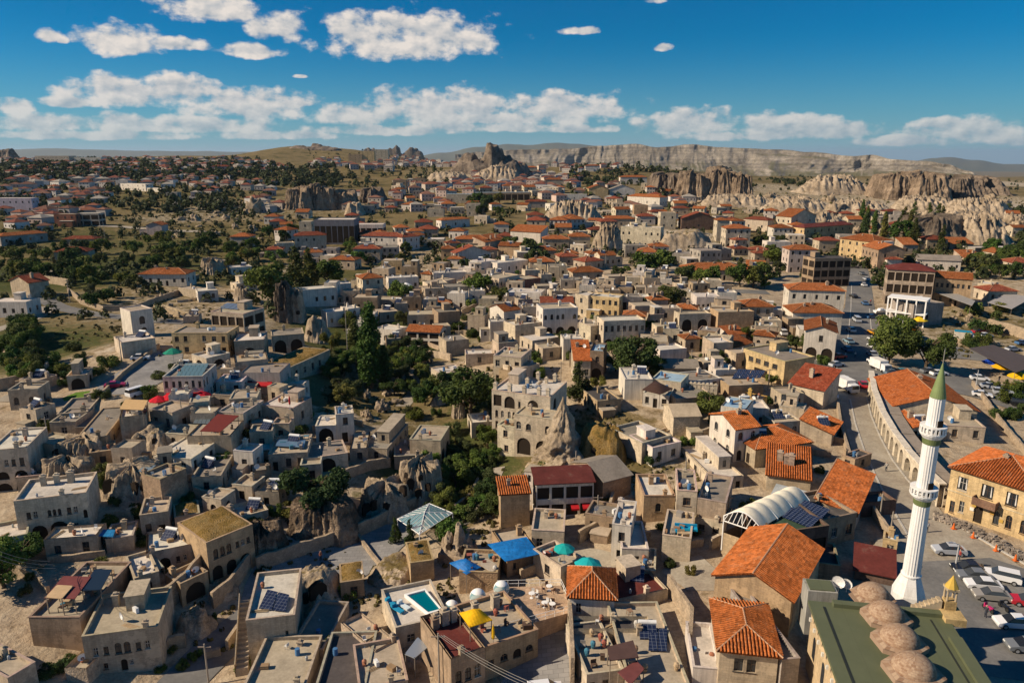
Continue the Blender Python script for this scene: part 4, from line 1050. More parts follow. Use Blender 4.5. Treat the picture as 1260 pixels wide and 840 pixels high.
78 294 118 294 9 8 Hr b 3x1r house|low red-roofed house behind the tree belt house
93 263 123 263 15 8 Fw g 3x2v block|unfinished grey concrete house
68 264 95 264 15 8 Fc r 3x2r house|dark brick house beside the unfinished one
181 277 200 277 12 9 Gyo p - house|small pinkish gabled house by the far road
284 291 309 291 13 9 Ho g 2x1r house|grey house with orange hip roof above the green gully
205 237 219 237 10 8 Fw g 2x2r house|pale far house by the climbing road
148 226 179 227 8 8 Fw w 5x2r house|white double house on the open slope
143 222 158 222 8 8 Fw w 2x1r house|white cube behind the double house
44 192 86 192 10 30 Fw c 12x3r block|big far cream block on the skyline
92 194 125 194 8 25 Fw w 8x2r block|far white hotel on the skyline
207 215 223 215 7 9 Fw w 3x1r house|little white far house
260 205 283 205 8 12 Hr p 4x2r block|far pink house with red roof beside the straight road
444 186 461 186 15 16 Fc y 3x6r block|yellowish far tower block
461 184 478 184 14 16 Fc c 3x6r block|cream far tower block with grey side
429 190 446 190 11 16 Fc t 3x4r block|tan far tower block on the hill
484 222 500 222 12 11 Fd s 3x2r block|dark unfinished far block
509 220 523 220 10 10 Fd s 2x2r house|dark far house beside the unfinished block
225 390 245 389 8 5 Fc bR - shed|rubble-built shed on the debris slope
284 330 310 328 9 7 Fw w 3x1r house|long low white house on the slope above the gully
335 345 350 343 12 6 Fw w 1x1r house|white cube house beside dark conifers
291 350 316 347 9 6 Fw c 2x1r house|pale low house behind the boulder
268 322 285 321 8 6 Fc b - house|stone cottage above the boulder
340 300 362 299 12 7 Fc c 2x1r house|cream cottage below the cream hotel house
655 420 690 415 16 7 Fw c 3x1r house|pale long house with flat roof above the cream hotel
640 455 664 448 20 6 Fc c 2x1r house|cream side house right of the two-row cream house
668 430 690 428 14 6 Fc b 1x1r house|small stone house left of the steep orange roof
560 356 580 355 8 5 Fc c 1x1r house|tiny cream house beside a round tree
640 345 665 342 14 8 Fc r - house|brick-red windowless house beside the arched hotel
690 345 715 345 10 8 Fg g 2x1r house|grey flat-roofed house by a parked van
705 335 742 334 12 9 Ho b 3x1r house|house with jumbled orange roofs above the street wall
720 322 742 320 12 9 Hr b 2x1r house|house with dark red roofs below the rock hotel
690 312 712 312 10 8 Ho b 2x1r house|small house with orange roof left of the rock hotel
"""
for line in TABLE.strip().split('\n'):
    p = [q.strip() for q in line.split('|')]; a = p[0].split(); nums = [float(q) for q in a[:6]]
    key = p[2] if len(p) > 2 and p[2] else None; kw = {}
    W_ = None
    if key in ('arch', 'mansion', 'grassarc', 'long', 'stairhouse', 'leftwhite', 'hotel', 'tower', 'maroondeck', 'rest', 'pyramid', 'hip2', 'stone', 'tarp', 'round', 'longo', 'biggable', 'garage', 'pool'):
        C_, H_, W_, y_ = place(*nums[:5])
        def fr(lst): return [(u0 * W_, u1 * W_, v0 * H_, v1 * H_, ar, k) for (u0, u1, v0, v1, ar, k) in lst]
        w_, o_ = 'w', 'o'
        kw['holes'] = fr({
            'arch': [(.14,.20,.60,.76,0,w_),(.23,.29,.60,.76,0,w_),(.43,.48,.60,.76,1,w_),(.50,.55,.60,.76,1,w_),(.57,.62,.60,.76,1,w_),(.70,.76,.60,.76,0,w_),(.79,.85,.60,.76,0,w_),(.92,.98,.45,.66,1,o_),(.17,.39,.02,.42,1,o_),(.43,.69,.02,.46,1,o_),(.77,.83,.2,.36,0,w_)],
            'mansion': [(.11,.18,.52,.74,0,w_),(.25,.32,.52,.74,0,w_),(.40,.49,.50,.80,1,w_),(.52,.61,.50,.80,1,w_),(.68,.75,.52,.74,0,w_),(.80,.87,.52,.74,0,w_),(.22,.28,.14,.30,0,w_),(.45,.54,.02,.34,1,o_),(.57,.62,.18,.30,0,w_)],
            'grassarc': [(.12,.22,.60,.84,1,w_),(.26,.36,.60,.84,1,w_),(.40,.50,.60,.84,1,w_),(.60,.67,.66,.80,0,w_),(.72,.79,.66,.80,0,w_),(.84,.91,.66,.80,0,w_),(.06,.28,.06,.42,1,o_),(.36,.58,.06,.42,1,o_),(.66,.90,.06,.42,1,o_)],
            'long': [(.20,.40,.05,.72,1,o_),(.50,.57,.35,.66,0,w_),(.62,.69,.35,.66,0,w_),(.80,.90,.05,.55,0,o_)],
            'stairhouse': [(.78,.84,.62,.72,0,w_),(.70,.82,.28,.46,1,o_),(.40,.50,.03,.2,1,o_)],
            'leftwhite': [(.35,.46,.62,.78,0,w_),(.54,.65,.62,.78,0,w_),(.75,.88,.60,.80,0,w_),(.10,.42,.30,.50,1,o_),(.56,.92,.30,.50,1,o_),(.05,.45,.02,.22,1,o_),(.55,.95,.02,.22,1,o_)],
            'hotel': [(.03,.17,.72,.94,0,o_),(.22,.40,.70,.94,1,o_),(.46,.50,.74,.86,0,w_),(.62,.80,.70,.92,1,o_),(.06,.11,.50,.64,1,w_),(.16,.21,.50,.64,1,w_),(.28,.33,.50,.64,1,w_),(.36,.41,.50,.64,1,w_),(.06,.11,.28,.42,0,w_),(.18,.23,.28,.42,0,w_)],
            'tower': [(.36,.62,.50,.80,1,w_),(.40,.66,.08,.38,1,w_)],
            'maroondeck': [(.12,.30,.38,.72,1,w_),(.40,.58,.38,.72,1,w_),(.68,.86,.38,.72,1,w_)],
            'rest': [(.28,.42,.40,.66,1,w_),(.52,.68,.34,.68,1,o_),(.76,.90,.46,.68,1,w_),(.05,.16,.4,.6,0,w_)],
            'pyramid': [(.14,.26,.44,.76,0,w_)],
            'hip2': [(.26,.42,.44,.80,0,w_),(.48,.64,.44,.80,0,w_)],
            'stone': [(.10,.22,.58,.86,0,w_),(.38,.52,.58,.86,0,w_),(.66,.79,.58,.86,0,w_),(.05,.11,.05,.30,0,w_),(.16,.22,.12,.36,0,w_),(.34,.44,.02,.40,1,o_),(.56,.63,.12,.40,1,w_),(.70,.77,.12,.40,1,w_),(.86,.93,.12,.40,1,w_)],
            'tarp': [(.2,.3,.3,.6,0,w_)], 'round': [(.38,.56,.42,.80,1,w_)], 'longo': [(.3,.5,.1,.5,0,w_)], 'biggable': [(.12,.2,.2,.5,0,w_)], 'pool': [(.2,.35,.1,.6,0,w_)],
            'garage': [(.14,.26,.58,.80,0,w_),(.32,.44,.58,.80,0,w_),(.52,.64,.58,.80,0,w_),(.72,.84,.58,.80,0,w_),(.30,.62,.02,.38,0,o_)]}[key])
        if key in ('pool', 'biggable', 'longo', 'pyramid', 'stairhouse', 'hip2', 'tower'): kw['extras'] = False
        if key == 'tarp': kw['sholes'] = [(1.2, 2.0, H_*.35, H_*.65, 0, 'w'), (3.2, 4.0, H_*.35, H_*.65, 0, 'w')]
        if key == 'hotel': kw['sholes'] = [(2.0, 4.0, H_*.70, H_*.92, 1, 'o')]
    if key == 'biggable': kw['pitch'] = .42
    if key == 'pyramid': kw['pitch'] = .62
    if key == 'hall': kw['pitch'] = .34
    if key == 'longo': kw['pitch'] = .22
    if key in ('maroonroof', 'bricktower'): kw['pitch'] = .12
    if key in ('clutter', 'green', 'cafe', 'maroon', 'tansolar', 'solarhotel', 'rest', 'awn', 'turq', 'sofa', 'ruin1'): kw['extras'] = False
    B(*nums, a[6], a[7], a[8], p[1], a[9], key=key, annex=(key is None and a[9] == 'house' and nums[1] < 600 and len(p[1]) % 3 == 0), **kw)
# ------------------------------------------------------------------ rocks
def fbm(p, o=4, lac=2.1): return mnoise.fractal(Vector(p), 1.0, lac, o)
def ridged(p, o=4): return mnoise.ridged_multi_fractal(Vector(p), 1.0, 2.1, o, 1.0, 2.0)
def sstep(a, b, x): t = min(max((x - a) / (b - a), 0), 1); return t * t * (3 - 2 * t)
def rock_mesh(W, D, H, style, seed, nx=70, ny=44, sink=3.0):
    """a rock as a height field on its own footprint W x D, foot sunk into the ground"""
    mb = MB(); f = 1.0 / max(W, D)
    for j in range(ny + 1):
        for i in range(nx + 1):
            u = 2 * i / nx - 1; v = 2 * j / ny - 1; x = u * W / 2; y = v * D / 2
            q = (x * f * 3 + seed, y * f * 3 - seed, seed * .3); n = fbm(q); r = ridged((q[0] * (4.2 if style == 'tuff' else 2.4), q[1] * (4.2 if style == 'tuff' else 2.4), q[2]), 5)
            e = 1 - math.sqrt((abs(u) ** 2.6) + (abs(v) ** 2.6)) + .22 * n
            if style == 'cliff':
                z = sstep(.02, .20, e) * (.62 + .30 * sstep(.15, .5, e)) + .10 * n * sstep(0, .2, e); z += .07 * (r - 1) * sstep(.0, .12, e)
            elif style == 'castle':
                z = .45 * sstep(0, .6, e); 
                for (pu, pv, ph, pw) in ((-.45, .1, .66, .36), (-.62, .1, .5, .25), (.12, .0, .82, .34), (.08, .0, 1.0, .22), (.40, .1, .60, .32), (-.08, .1, .5, .34), (.68, .1, .36, .34)):
                    dd = math.hypot((u - pu) / pw, (v - pv) / .6); z = max(z, ph * sstep(1.15, .35, dd + .35 * n))
                z += .10 * (r - .9) * sstep(0, .2, e)
            elif style == 'tuff':
                z = sstep(0, .8, e) * (.35 + .42 * min(r, 1.7)) 
                z += .12 * abs(math.sin(x * f * 24 + 5 * n)) * sstep(0, .4, e)
            elif style == 'mound':
                z = sstep(-.05, .75, e) * (.8 + .25 * n) + .05 * (r - 1) * sstep(0, .3, e)
            else: z = sstep(0, 1, e)
            mb.v.append((x + n * W * .02, y + r * D * .015, z * H - (sink if e < .04 else 0)))
    for j in range(ny):
        for i in range(nx): a = j * (nx + 1) + i; mb.f.append((a, a + 1, a + nx + 2, a + nx + 1)); mb.m.append(0)
    return mb
def cliff_mesh(W, D, H, seed, sink):
    n, lv = 260, 16; mb = MB(); per = 2 * (W + D); fq = per / 9.0
    for j in range(lv + 9):
        for i in range(n):
            a = 2 * math.pi * i / n; c, s_ = math.cos(a), math.sin(a); q = (abs(c) ** 3.2 + abs(s_) ** 3.2) ** (-1 / 3.2); out = 1 + .16 * fbm((c * 2.2 + seed, s_ * 2.2, seed))
            t = min(j / lv, 1); wv = .55 * fbm((c * 3 + seed, s_ * 3, t * 1.8)); fl = ridged((c * fq * .17 + seed + wv, s_ * fq * .17 + wv, t * .5), 5); fa = max(.1, .55 + .9 * fbm((c * 2.4, s_ * 2.4, seed + 9))); hh = 1 + .26 * fbm((c * 1.7, s_ * 1.7, seed + 4)) + .13 * fbm((c * 7, s_ * 7, seed), 5)
            led = .05 * sstep(.25, .32, t) + .06 * sstep(.55, .62, t + .06 * fbm((c * 5, s_ * 5, 2)))
            k = out * (1.16 - .12 * t - .14 * t * t - led) - .10 * fa * (2 - fl) * (.3 + .7 * math.sin(math.pi * min(t * .9 + .1, 1))) + .055 * fbm((c * 9 + seed, s_ * 9, t * 4), 5)
            if j > lv: r = 1 - (j - lv) / 8.5; k *= r ** .8; hh += (.08 * fbm((c * r * 3, s_ * r * 3, seed)) + .05 * (1 - r))
            mb.v.append((c * q * k * W / 2, s_ * q * k * D / 2, -sink + (H * hh + sink) * (t ** 1.0)))
    for j in range(lv + 8):
        for i in range(n): i2 = (i + 1) % n; mb.f.append((j*n+i, j*n+i2, (j+1)*n+i2, (j+1)*n+i)); mb.m.append(0)
    mb.f.append(tuple((lv + 8) * n + i for i in range(n))); mb.m.append(0); return mb
ROCKS = []
def rock(xl, xr, yb, yt, D, style, mat, label, name='rock_outcrop', seed=None, color=None, nx=70, ny=44, group=None, sink=None, rz=0.0):
    g = ground((xl + xr) / 2, yb); k = mpp(g); W = (xr - xl) * k; d = ray((xl + xr) / 2, yt)
    H = max(CAMZ + d.z * (g.y + D * .3) / d.y - g.z, (yb - yt) * k * .7)
    sk = sink if sink is not None else max(2, H * .3); sd_ = seed if seed is not None else random.uniform(0, 50)
    o = obj(name, (cliff_mesh(W * .98, D, H, sd_, sk) if style == 'cliff' else rock_mesh(W * 1.12, D, H, style, sd_, nx, ny, sk)).mesh(name, M(mat), uv=False, smooth=True), None,
            (g.x, g.y + D * .45, g.z - .3), rz)
    OCC.append((g.x, g.y + D * .45, max(W, D) * .45)); ROCKS.append(o)
    return tag(o, label, 'rock', group)
rock(552, 650, 217, 177.5, 80, 'castle', 'darkrock', 'tall brown castle rock with two peaks rising above the far town', 'castle_rock', 3.3, nx=130, ny=60)
rock(580, 642, 224, 205, 50, 'tuff', 'tuff', 'pale jagged tuff skirts at the foot of the castle rock', seed=9)
rock(520, 580, 224, 212, 50, 'tuff', 'tuff', 'pale broken tuff beside the castle rock', seed=14)
rock(346, 384, 258, 234, 26, 'cliff', 'cliff', 'fluted tan cliff block at the end above the glass hotel', 'rock_cliff', 5)
rock(372, 412, 258, 232, 26, 'cliff', 'cliff', 'long fluted brown cliff above the glass hotel', 'rock_cliff', 5.8)
rock(400, 440, 257, 236, 26, 'cliff', 'cliff', 'broken right end of the fluted cliff above the glass hotel', 'rock_cliff', 6.7)
rock(438, 470, 250, 233, 40, 'cliff', 'darkrock', 'dark rounded rock beside the fluted brown cliff', seed=21)
rock(420, 445, 266, 246, 25, 'mound', 'tuff', 'grey-white tuff cone at the foot of the fluted cliff', seed=31)
rock(350, 414, 184.5, 176.5, 60, 'castle', 'darkrock', 'craggy rock crown on the far grassy hill', seed=8)
rock(424, 472, 185, 180, 60, 'mound', 'darkrock', 'dark flat rock on the hill crest behind the tower blocks', seed=18)
rock(456, 500, 185, 179.5, 60, 'mound', 'darkrock', 'rounded dark rock beside the flat crest rock', seed=28)
rock(480, 534, 186, 180.5, 60, 'mound', 'darkrock', 'long dark rock at the end of the hill crest', seed=38)
rock(-12, 15, 197, 182, 60, 'mound', 'darkrock', 'dark rock knob on the left skyline', seed=48)
rock(833, 880, 246, 216, 36, 'cliff', 'cliff', 'reddish-brown fluted cliff block behind the double-roofed house', 'rock_cliff', 2)
rock(868, 912, 247, 213, 36, 'cliff', 'cliff', 'tallest fluted buttress of the reddish cliff', 'rock_cliff', 2.7)
rock(900, 930, 248, 219, 30, 'cliff', 'cliff', 'low end buttress of the reddish cliff', 'rock_cliff', 3.9)
rock(800, 845, 240, 216, 50, 'cliff', 'darkrock', 'dark crag left of the reddish cliff block', seed=12)
rock(1090, 1140, 246, 217, 60, 'cliff', 'cliff', 'broad flat-topped red-brown mesa above the pale rocks', 'mesa', 7)
rock(1125, 1178, 247, 216, 64, 'cliff', 'cliff', 'middle buttress of the red-brown mesa', 'mesa', 8.2)
rock(1165, 1208, 247, 221, 64, 'cliff', 'darkrock', 'dark end buttress of the red-brown mesa', 'mesa', 9.4)
rock(1185, 1250, 240, 220, 120, 'cliff', 'darkrock', 'lower shoulder of the red-brown mesa', seed=17)
rock(985, 1090, 240, 217, 60, 'tuff', 'tuff', 'row of pale tuff pillars left of the mesa', seed=27, nx=120)
rock(668, 745, 274, 249, 28, 'tuff', 'tuff', 'cream tuff folds running down behind the orange roofs', seed=4, nx=120)
rock(728, 770, 312, 278, 18, 'tuff', 'tuff', 'steep pale tuff ribs beside the rock hotel', seed=6)
rock(806, 884, 312, 280, 22, 'mound', 'tuff', 'whitish tuff slope with ochre grass below the brick house', seed=11)
rock(335, 358, 396, 355, 9, 'cliff', 'darkrock', 'grey boulder tower at the end of the ledge house', seed=15)
rock(352, 372, 396, 362, 8, 'cliff', 'tuff', 'tan boulder under the ledge house', seed=25)
rock(370, 402, 422, 386, 10, 'mound', 'tuff', 'smooth tuff humps below the ledge', seed=35)
rock(283, 305, 372, 349, 7, 'mound', 'tuff', 'rounded boulder on the debris slope', seed=45)
rock(243, 272, 338, 320, 9, 'cliff', 'tuff', 'split boulder beside the white bungalow', seed=55)
rock(528, 548, 500, 478, 6, 'mound', 'tuff', 'smooth white boulder under the small pale house', seed=65)
rock(555, 572, 515, 493, 5, 'cliff', 'tuff', 'pointed tuff boulder at the edge of the garden', seed=75)
rock(436, 505, 642, 600, 9, 'cliff', 'tuff', 'pale cave cliff above the paved court', 'cave_cliff', 85)
rock(485, 545, 622, 572, 9, 'cliff', 'tuff', 'honeycombed cave cliff below the tan-roofed house', 'cave_cliff', 95)
rock(285, 345, 690, 650, 7, 'cliff', 'cliff', 'brown earth bank behind the court wall', 'earth_bank', 5.5)
rock(345, 440, 668, 622, 8, 'cliff', 'cliff', 'shaded earth bank above the paved court', 'earth_bank', 15.5)
rock(345, 425, 757, 704, 9, 'mound', 'tuff', 'rounded cave rock with dark hollows beside the outside-stair house', 'cave_rock', 6.6)
rock(450, 520, 722, 694, 9, 'mound', 'tuff', 'low weedy rock behind the grass-topped hut', seed=16.6)
rock(538, 586, 694, 648, 6, 'castle', 'tuff', 'weathered tuff pinnacles beside the blue tarpaulins', 'tuff_pinnacle', 26.6)
rock(150, 205, 556, 524, 6, 'mound', 'tuff', 'smooth vault-shaped tuff hump under the tan canvas shade', seed=36.6)
rock(60, 130, 575, 540, 7, 'cliff', 'tuff', 'cave rock under the long grey-roofed house', 'cave_cliff', 46.6)
rock(40, 110, 600, 566, 6, 'cliff', 'tuff', 'lower cave rock with dark arches beside the arcaded white house', 'cave_cliff', 56.6)
rock(120, 190, 615, 575, 7, 'cliff', 'tuff', 'hollowed cave rock in the middle of the hillside', 'cave_cliff', 66.6)
rock(205, 255, 786, 752, 5, 'mound', 'tuff', 'curved rock retaining bank beside the mansion', 'earth_bank', 76.6)
rock(240, 285, 742, 718, 5, 'mound', 'tuff', 'rock face under the grass-topped arcade', 'earth_bank', 86.6)
rock(708, 782, 578, 520, 11, 'mound', 'grassroof', 'steep ochre grass bank beside the stone cone', 'grass_bank', 96.6)
rock(780, 800, 480, 462, 4, 'mound', 'tuff', 'small weathered rock between the houses above the dry slope', seed=97.6)
rock(1190, 1262, 302, 266, 35, 'tuff', 'tuff', 'big pale rounded rocks behind the long grey shed', seed=98.6, nx=120)
rock(1120, 1200, 300, 270, 30, 'cliff', 'darkrock', 'dark shaded rock face below the pale rounded rocks', seed=99.6)
for a in ((945, 1035, 262, 243, 50, 'pale eroded tuff ridges below the row of pillars', 3.1), (1030, 1120, 268, 247, 50, 'pale eroded tuff ridges in the middle of the rock field', 13.1), (1110, 1200, 262, 243, 50, 'pale eroded tuff ridges right under the mesa', 23.1), (1180, 1266, 270, 246, 50, 'pale eroded tuff ridges under the mesa shoulder', 33.1), (965, 1060, 284, 262, 36, 'tuff ridges behind the tall cream gabled house', 43.1), (1150, 1262, 284, 262, 40, 'tuff ridges behind the dark tree clump', 53.1), (860, 960, 256, 240, 40, 'eroded tuff apron under the reddish cliff block', 63.1)):
    rock(a[0], a[1], a[2], a[3], a[4], 'tuff', 'tuff', a[5], seed=a[6], nx=120, ny=60)
def cone_rock(cx, yb, yt, wpx, label):
    g = ground(cx, yb); k = mpp(g); R0 = wpx * k / 2; d = ray(cx, yt); H = CAMZ + d.z * (g.y + R0) / d.y - g.z
    mb = MB(); n = 72; m_ = 60
    for j in range(m_ + 1):
        t = j / m_
        for i in range(n):
            a = 2 * math.pi * i / n; prof = (1 - t) ** .85 * (.72 + .28 * (1 - t)) + .05 * math.sin(t * 11) * (1 - t)
            rr = R0 * max(prof, .02); p = (math.cos(a) * 1.3, math.sin(a) * 1.3, t * 4)
            rr *= 1 + .42 * fbm((p[0] * 1.3, p[1] * 1.3, p[2] * 1.4), 6) + .16 * ridged((p[0] * 2.4, p[1] * 2.4, p[2] * 1.2), 5) - .14
            mb.v.append((rr * math.cos(a), rr * math.sin(a), t * H * (1 + .03 * fbm((p[0], p[1], 3))) - 1))
    for j in range(m_):
        for i in range(n): i2 = (i + 1) % n; mb.f.append((j*n+i, j*n+i2, (j+1)*n+i2, (j+1)*n+i)); mb.m.append(0)
    mb.f.append(tuple(m_*n+i for i in range(n))); mb.m.append(0)
    tag(obj('fairy_chimney', mb.mesh('fairy_chimney', M('tuff'), uv=False, smooth=True), None, (g.x, g.y + R0, g.z)), label, 'rock')
cone_rock(694, 590, 482, 78, 'tall pointed stone cone standing against the cream hotel')
def scatter_rocks():
    var = []
    for k in range(6):
        mb = MB(); n, m_ = 24, 13; s = k * 7.7
        for j in range(m_ + 1):
            ph = math.pi * .5 * j / m_
            for i in range(n):
                a = 2 * math.pi * i / n; p = Vector((math.cos(a) * math.cos(ph), math.sin(a) * math.cos(ph), math.sin(ph)))
                q = .8 + .6 * fbm(p * 1.9 + Vector((s, s, s)), 5) + .22 * ridged(p * 2.6 + Vector((s, 0, 0)), 5)
                mb.v.append((p.x * q, p.y * q, p.z * q * (.8 + .5 * (k % 3)) - (.25 if j == 0 else 0)))
        for j in range(m_):
            for i in range(n): i2 = (i + 1) % n; mb.f.append((j*n+i, j*n+i2, (j+1)*n+i2, (j+1)*n+i)); mb.m.append(0)
        var.append(mb.mesh('boulder', M('tuff'), uv=False, smooth=True))
    rr = random.Random(5)
    zones = [(945,245,1262,292,80,2,7,'pale tuff boulder in the rock field below the mesa','boulders of the rock field'),
             (590,212,650,226,14,2,6,'white tuff boulder on the castle rock slope','boulders below the castle rock'),
             (500,222,560,238,14,2,5,'small tuff boulder on the slope beside the far dark houses','boulders of the far slope'),
             (240,250,340,272,26,1.5,5,'pale boulder on the dry slope by the straight road','boulders of the dry slope'),
             (210,268,330,300,16,1,3,'small pale boulder above the green gully','boulders above the gully'),
             (850,235,960,255,22,2,6,'tuff boulder under the reddish cliff block','boulders under the cliff'),
             (200,365,300,400,22,.5,1.6,'loose rubble block on the debris slope','rubble of the debris slope'),
             (720,520,775,560,16,.3,1.0,'loose stone on the dry grass slope','stones of the grass slope'),
             (395,480,490,520,14,.4,1.4,'loose rock on the ochre knoll','rocks of the ochre knoll'),
             (1165,385,1215,410,16,.4,1.5,'rubble block on the building plot','rubble of the building plot')]
    for (x0, y0, x1, y1, n, a, b, lab, grp) in zones:
        for _ in range(n):
            g = ground(rr.uniform(x0, x1), rr.uniform(y0, y1)); s = rr.uniform(a, b) * rr.choice([.6, .8, 1])
            tag(obj('boulder', rr.choice(var), None, g, rr.uniform(0, 6.3), None, (s * rr.uniform(.8, 1.6), s, s * rr.uniform(.6, 1.1))), lab, 'rock', grp)
scatter_rocks()
# ------------------------------------------------------------------ far ridge and hills
def ridge():
    sky = [(560,190,5600),(590,187,5600),(640,184,5500),(700,183,5400),(742,179,5300),(780,177,5200),(812,181,5100),(852,177.5,5000),(885,181,4900),(960,184,4700),(1000,187,4500),(1050,192,4300),(1072,190.5,4250),(1100,196,4100),(1140,198,3950),(1165,202,3850),(1190,210,3750),(1215,222,3700)]
    ns, nt = 700, 80; mb = MB()
    for i in range(ns + 1):
        f = i / ns * (len(sky) - 1); a = min(int(f), len(sky) - 2); w = f - a; w = w * w * (3 - 2 * w)
        px = sky[a][0] * (1 - (f - a)) + sky[a+1][0] * (f - a); py = sky[a][1] * (1 - w) + sky[a+1][1] * w; Y = sky[a][2] * (1 - (f - a)) + sky[a+1][2] * (f - a)
        d = ray(px, py); X = d.x / d.y * Y; zc = CAMZ + d.z / d.y * Y; zb = -75
        zc += 4 * fbm((X * .01, 0, 2))
        for j in range(nt + 1):
            t = j / nt
            if t < .78:
                k = t / .78; wq = .5 * fbm((X * .0015, k * .6, 7)); g1 = min(ridged((X * .0017 + wq, k * .25, 1.5), 4), 2) / 2; g3 = min(ridged((X * .0062 + wq, k * .4, 3.5), 4), 2) / 2; g2 = fbm((X * .02, k * 3, 4), 5)
                cl = .80 + .10 * fbm((X * .0016, 2, 9)); pr = .80 * k ** 1.1 + .10 * sstep(cl - .05, cl + .05, k + .03 * g2) + .10 * sstep(.93, 1.0, k); bell = math.sin(math.pi * k) ** .7 * (1 - k) ** .25
                cut_ = (.65 * (1 - g1) + .35 * (1 - g3)) * bell; yy = Y - 760 * (1 - k) + cut_ * 420 + g2 * 22; z = zb + (zc - zb) * max(0, pr - .30 * cut_) + 4 * g2 * bell
            else:
                k = (t - .78) / .22; yy = Y + k * 900; z = zc - k * 25 - max(0, k - .7) * 500
            mb.v.append((X / Y * yy, yy, z))
    for i in range(ns):
        for j in range(nt): a = i * (nt + 1) + j; mb.f.append((a, a + nt + 1, a + nt + 2, a + 1)); mb.m.append(0)
    struct(obj('ridge', mb.mesh('ridge', M('ridge'), uv=False, smooth=True)))
ridge()
def hills(name, pts, Y, depth, zb):
    ns, nt = 160, 14; mb = MB()
    for i in range(ns + 1):
        f = i / ns * (len(pts) - 1); a = min(int(f), len(pts) - 2); w = f - a
        px = pts[a][0] * (1 - w) + pts[a+1][0] * w; w = w * w * (3 - 2 * w); py = pts[a][1] * (1 - w) + pts[a+1][1] * w
        d = ray(px, py); X = d.x / d.y * Y; zc = CAMZ + d.z / d.y * Y + 14 * fbm((X * .0016, 3, 1)) * Y / 20000
        for j in range(nt + 1):
            t = j / nt * 2 - 1; yy = Y + t * depth; e = math.cos(t * math.pi / 2) ** 1.4; z = zb + (zc - zb) * e * (1 + (.22 * fbm((X * .0012, yy * .0012, 5)) * (1 - e)))
            mb.v.append((X / Y * yy, yy, z))
    for i in range(ns):
        for j in range(nt): a = i * (nt + 1) + j; mb.f.append((a, a + nt + 1, a + nt + 2, a + 1)); mb.m.append(0)
    struct(obj(name, mb.mesh(name, M('hill'), uv=False, smooth=True)))
hills('far_hills', [(-300,186),(-100,183),(20,184),(60,182.5),(110,184),(160,185.5),(230,186),(300,187),(360,189),(480,190)], 21000, 3000, -120)
hills('far_hills', [(500,194),(545,188),(590,181),(625,177.5),(650,178.5),(685,175.5),(705,177),(740,180),(800,186),(860,194)], 17000, 2600, -120)
hills('far_hills', [(1080,205),(1120,199),(1150,194.5),(1168,193.5),(1200,197),(1240,202),(1290,204),(1400,208),(1600,212)], 17000, 2600, -330)
# ------------------------------------------------------------------ trees
def crown_mesh(kind, seed, leaves, size):
    r = random.Random(seed); V = []; F = []; S = []
    cl = []
    if kind == 'round':
        for _ in range(17):
            a = r.uniform(0, 6.28); rr = .30 * math.sqrt(r.random()); z = r.uniform(.34, .84); k = 1 - abs(z - .56) / .5
            cl.append((Vector((rr * math.cos(a) * (.6 + k), rr * math.sin(a) * (.6 + k), z)), r.uniform(.10, .19)))
    elif kind == 'poplar':
        for i in range(20):
            z = .12 + .84 * i / 19; w = .10 * math.sin(math.pi * min(.95, z * .82 + .16)) ; a = r.uniform(0, 6.28)
            cl.append((Vector((w * .6 * math.cos(a), w * .6 * math.sin(a), z)), .05 + w * .62))
    elif kind == 'conifer':
        for i in range(22):
            z = .1 + .86 * i / 21; w = .22 * (1 - z) + .015; a = r.uniform(0, 6.28)
            cl.append((Vector((w * .7 * math.cos(a), w * .7 * math.sin(a), z)), .035 + w * .5))
    else:
        for _ in range(12):
            a = r.uniform(0, 6.28); rr = .42 * math.sqrt(r.random()); cl.append((Vector((rr * math.cos(a), rr * math.sin(a), r.uniform(.2, .62))), r.uniform(.16, .30)))
    tot = sum(c[1] ** 2 for c in cl)
    for c, rad in cl:
        sh = r.random()
        for _ in range(int(leaves * rad * rad / tot)):
            d = Vector((r.gauss(0, 1), r.gauss(0, 1), r.gauss(0, 1) + .25)).normalized(); p = c + d * rad * (r.random() ** .35) * r.uniform(.85, 1.15)
            n = (d + Vector((r.gauss(0, .6), r.gauss(0, .6), r.gauss(0, .6) + .3))).normalized(); a = n.orthogonal().normalized(); b = n.cross(a)
            th = r.uniform(0, 6.28); a, b = a * math.cos(th) + b * math.sin(th), b * math.cos(th) - a * math.sin(th); s = size * r.uniform(.6, 1.4); i = len(V)
            V += [tuple(p - a * s), tuple(p - b * s * .55 + n * s * .2), tuple(p + a * s), tuple(p + b * s * .55 + n * s * .2)]; F.append((i, i + 1, i + 2, i + 3)); S.append(min(1, max(0, sh * .7 + r.random() * .3)))
    me = bpy.data.meshes.new('crown'); me.from_pydata(V, [], F); me.materials.append(M('leaf'))
    at = me.attributes.new('shade', 'FLOAT', 'FACE'); at.data.foreach_set('value', S); me.update(); return me
def trunk_mesh(kind, seed):
    r = random.Random(seed); mb = MB(); top = {'round': .5, 'poplar': .8, 'conifer': .8, 'bush': .3}[kind]; w = {'round': .035, 'poplar': .022, 'conifer': .022, 'bush': .02}[kind]
    p = Vector((0, 0, -.08)); n = 5
    for i in range(n):
        q = Vector((r.uniform(-.02, .02), r.uniform(-.02, .02), -.08 + (top + .08) * (i + 1) / n)); i0 = len(mb.v)
        mb.tube(p, q, w * (1 - .13 * i), 7); p = q
        if i >= 1 and kind in ('round', 'bush'):
            for _ in range(2): a = r.uniform(0, 6.28); mb.tube(p, p + Vector((.2 * math.cos(a), .2 * math.sin(a), .2)), w * .4, 5)
    return mb.mesh('trunk', M('bark'), uv=False)
TV = {}
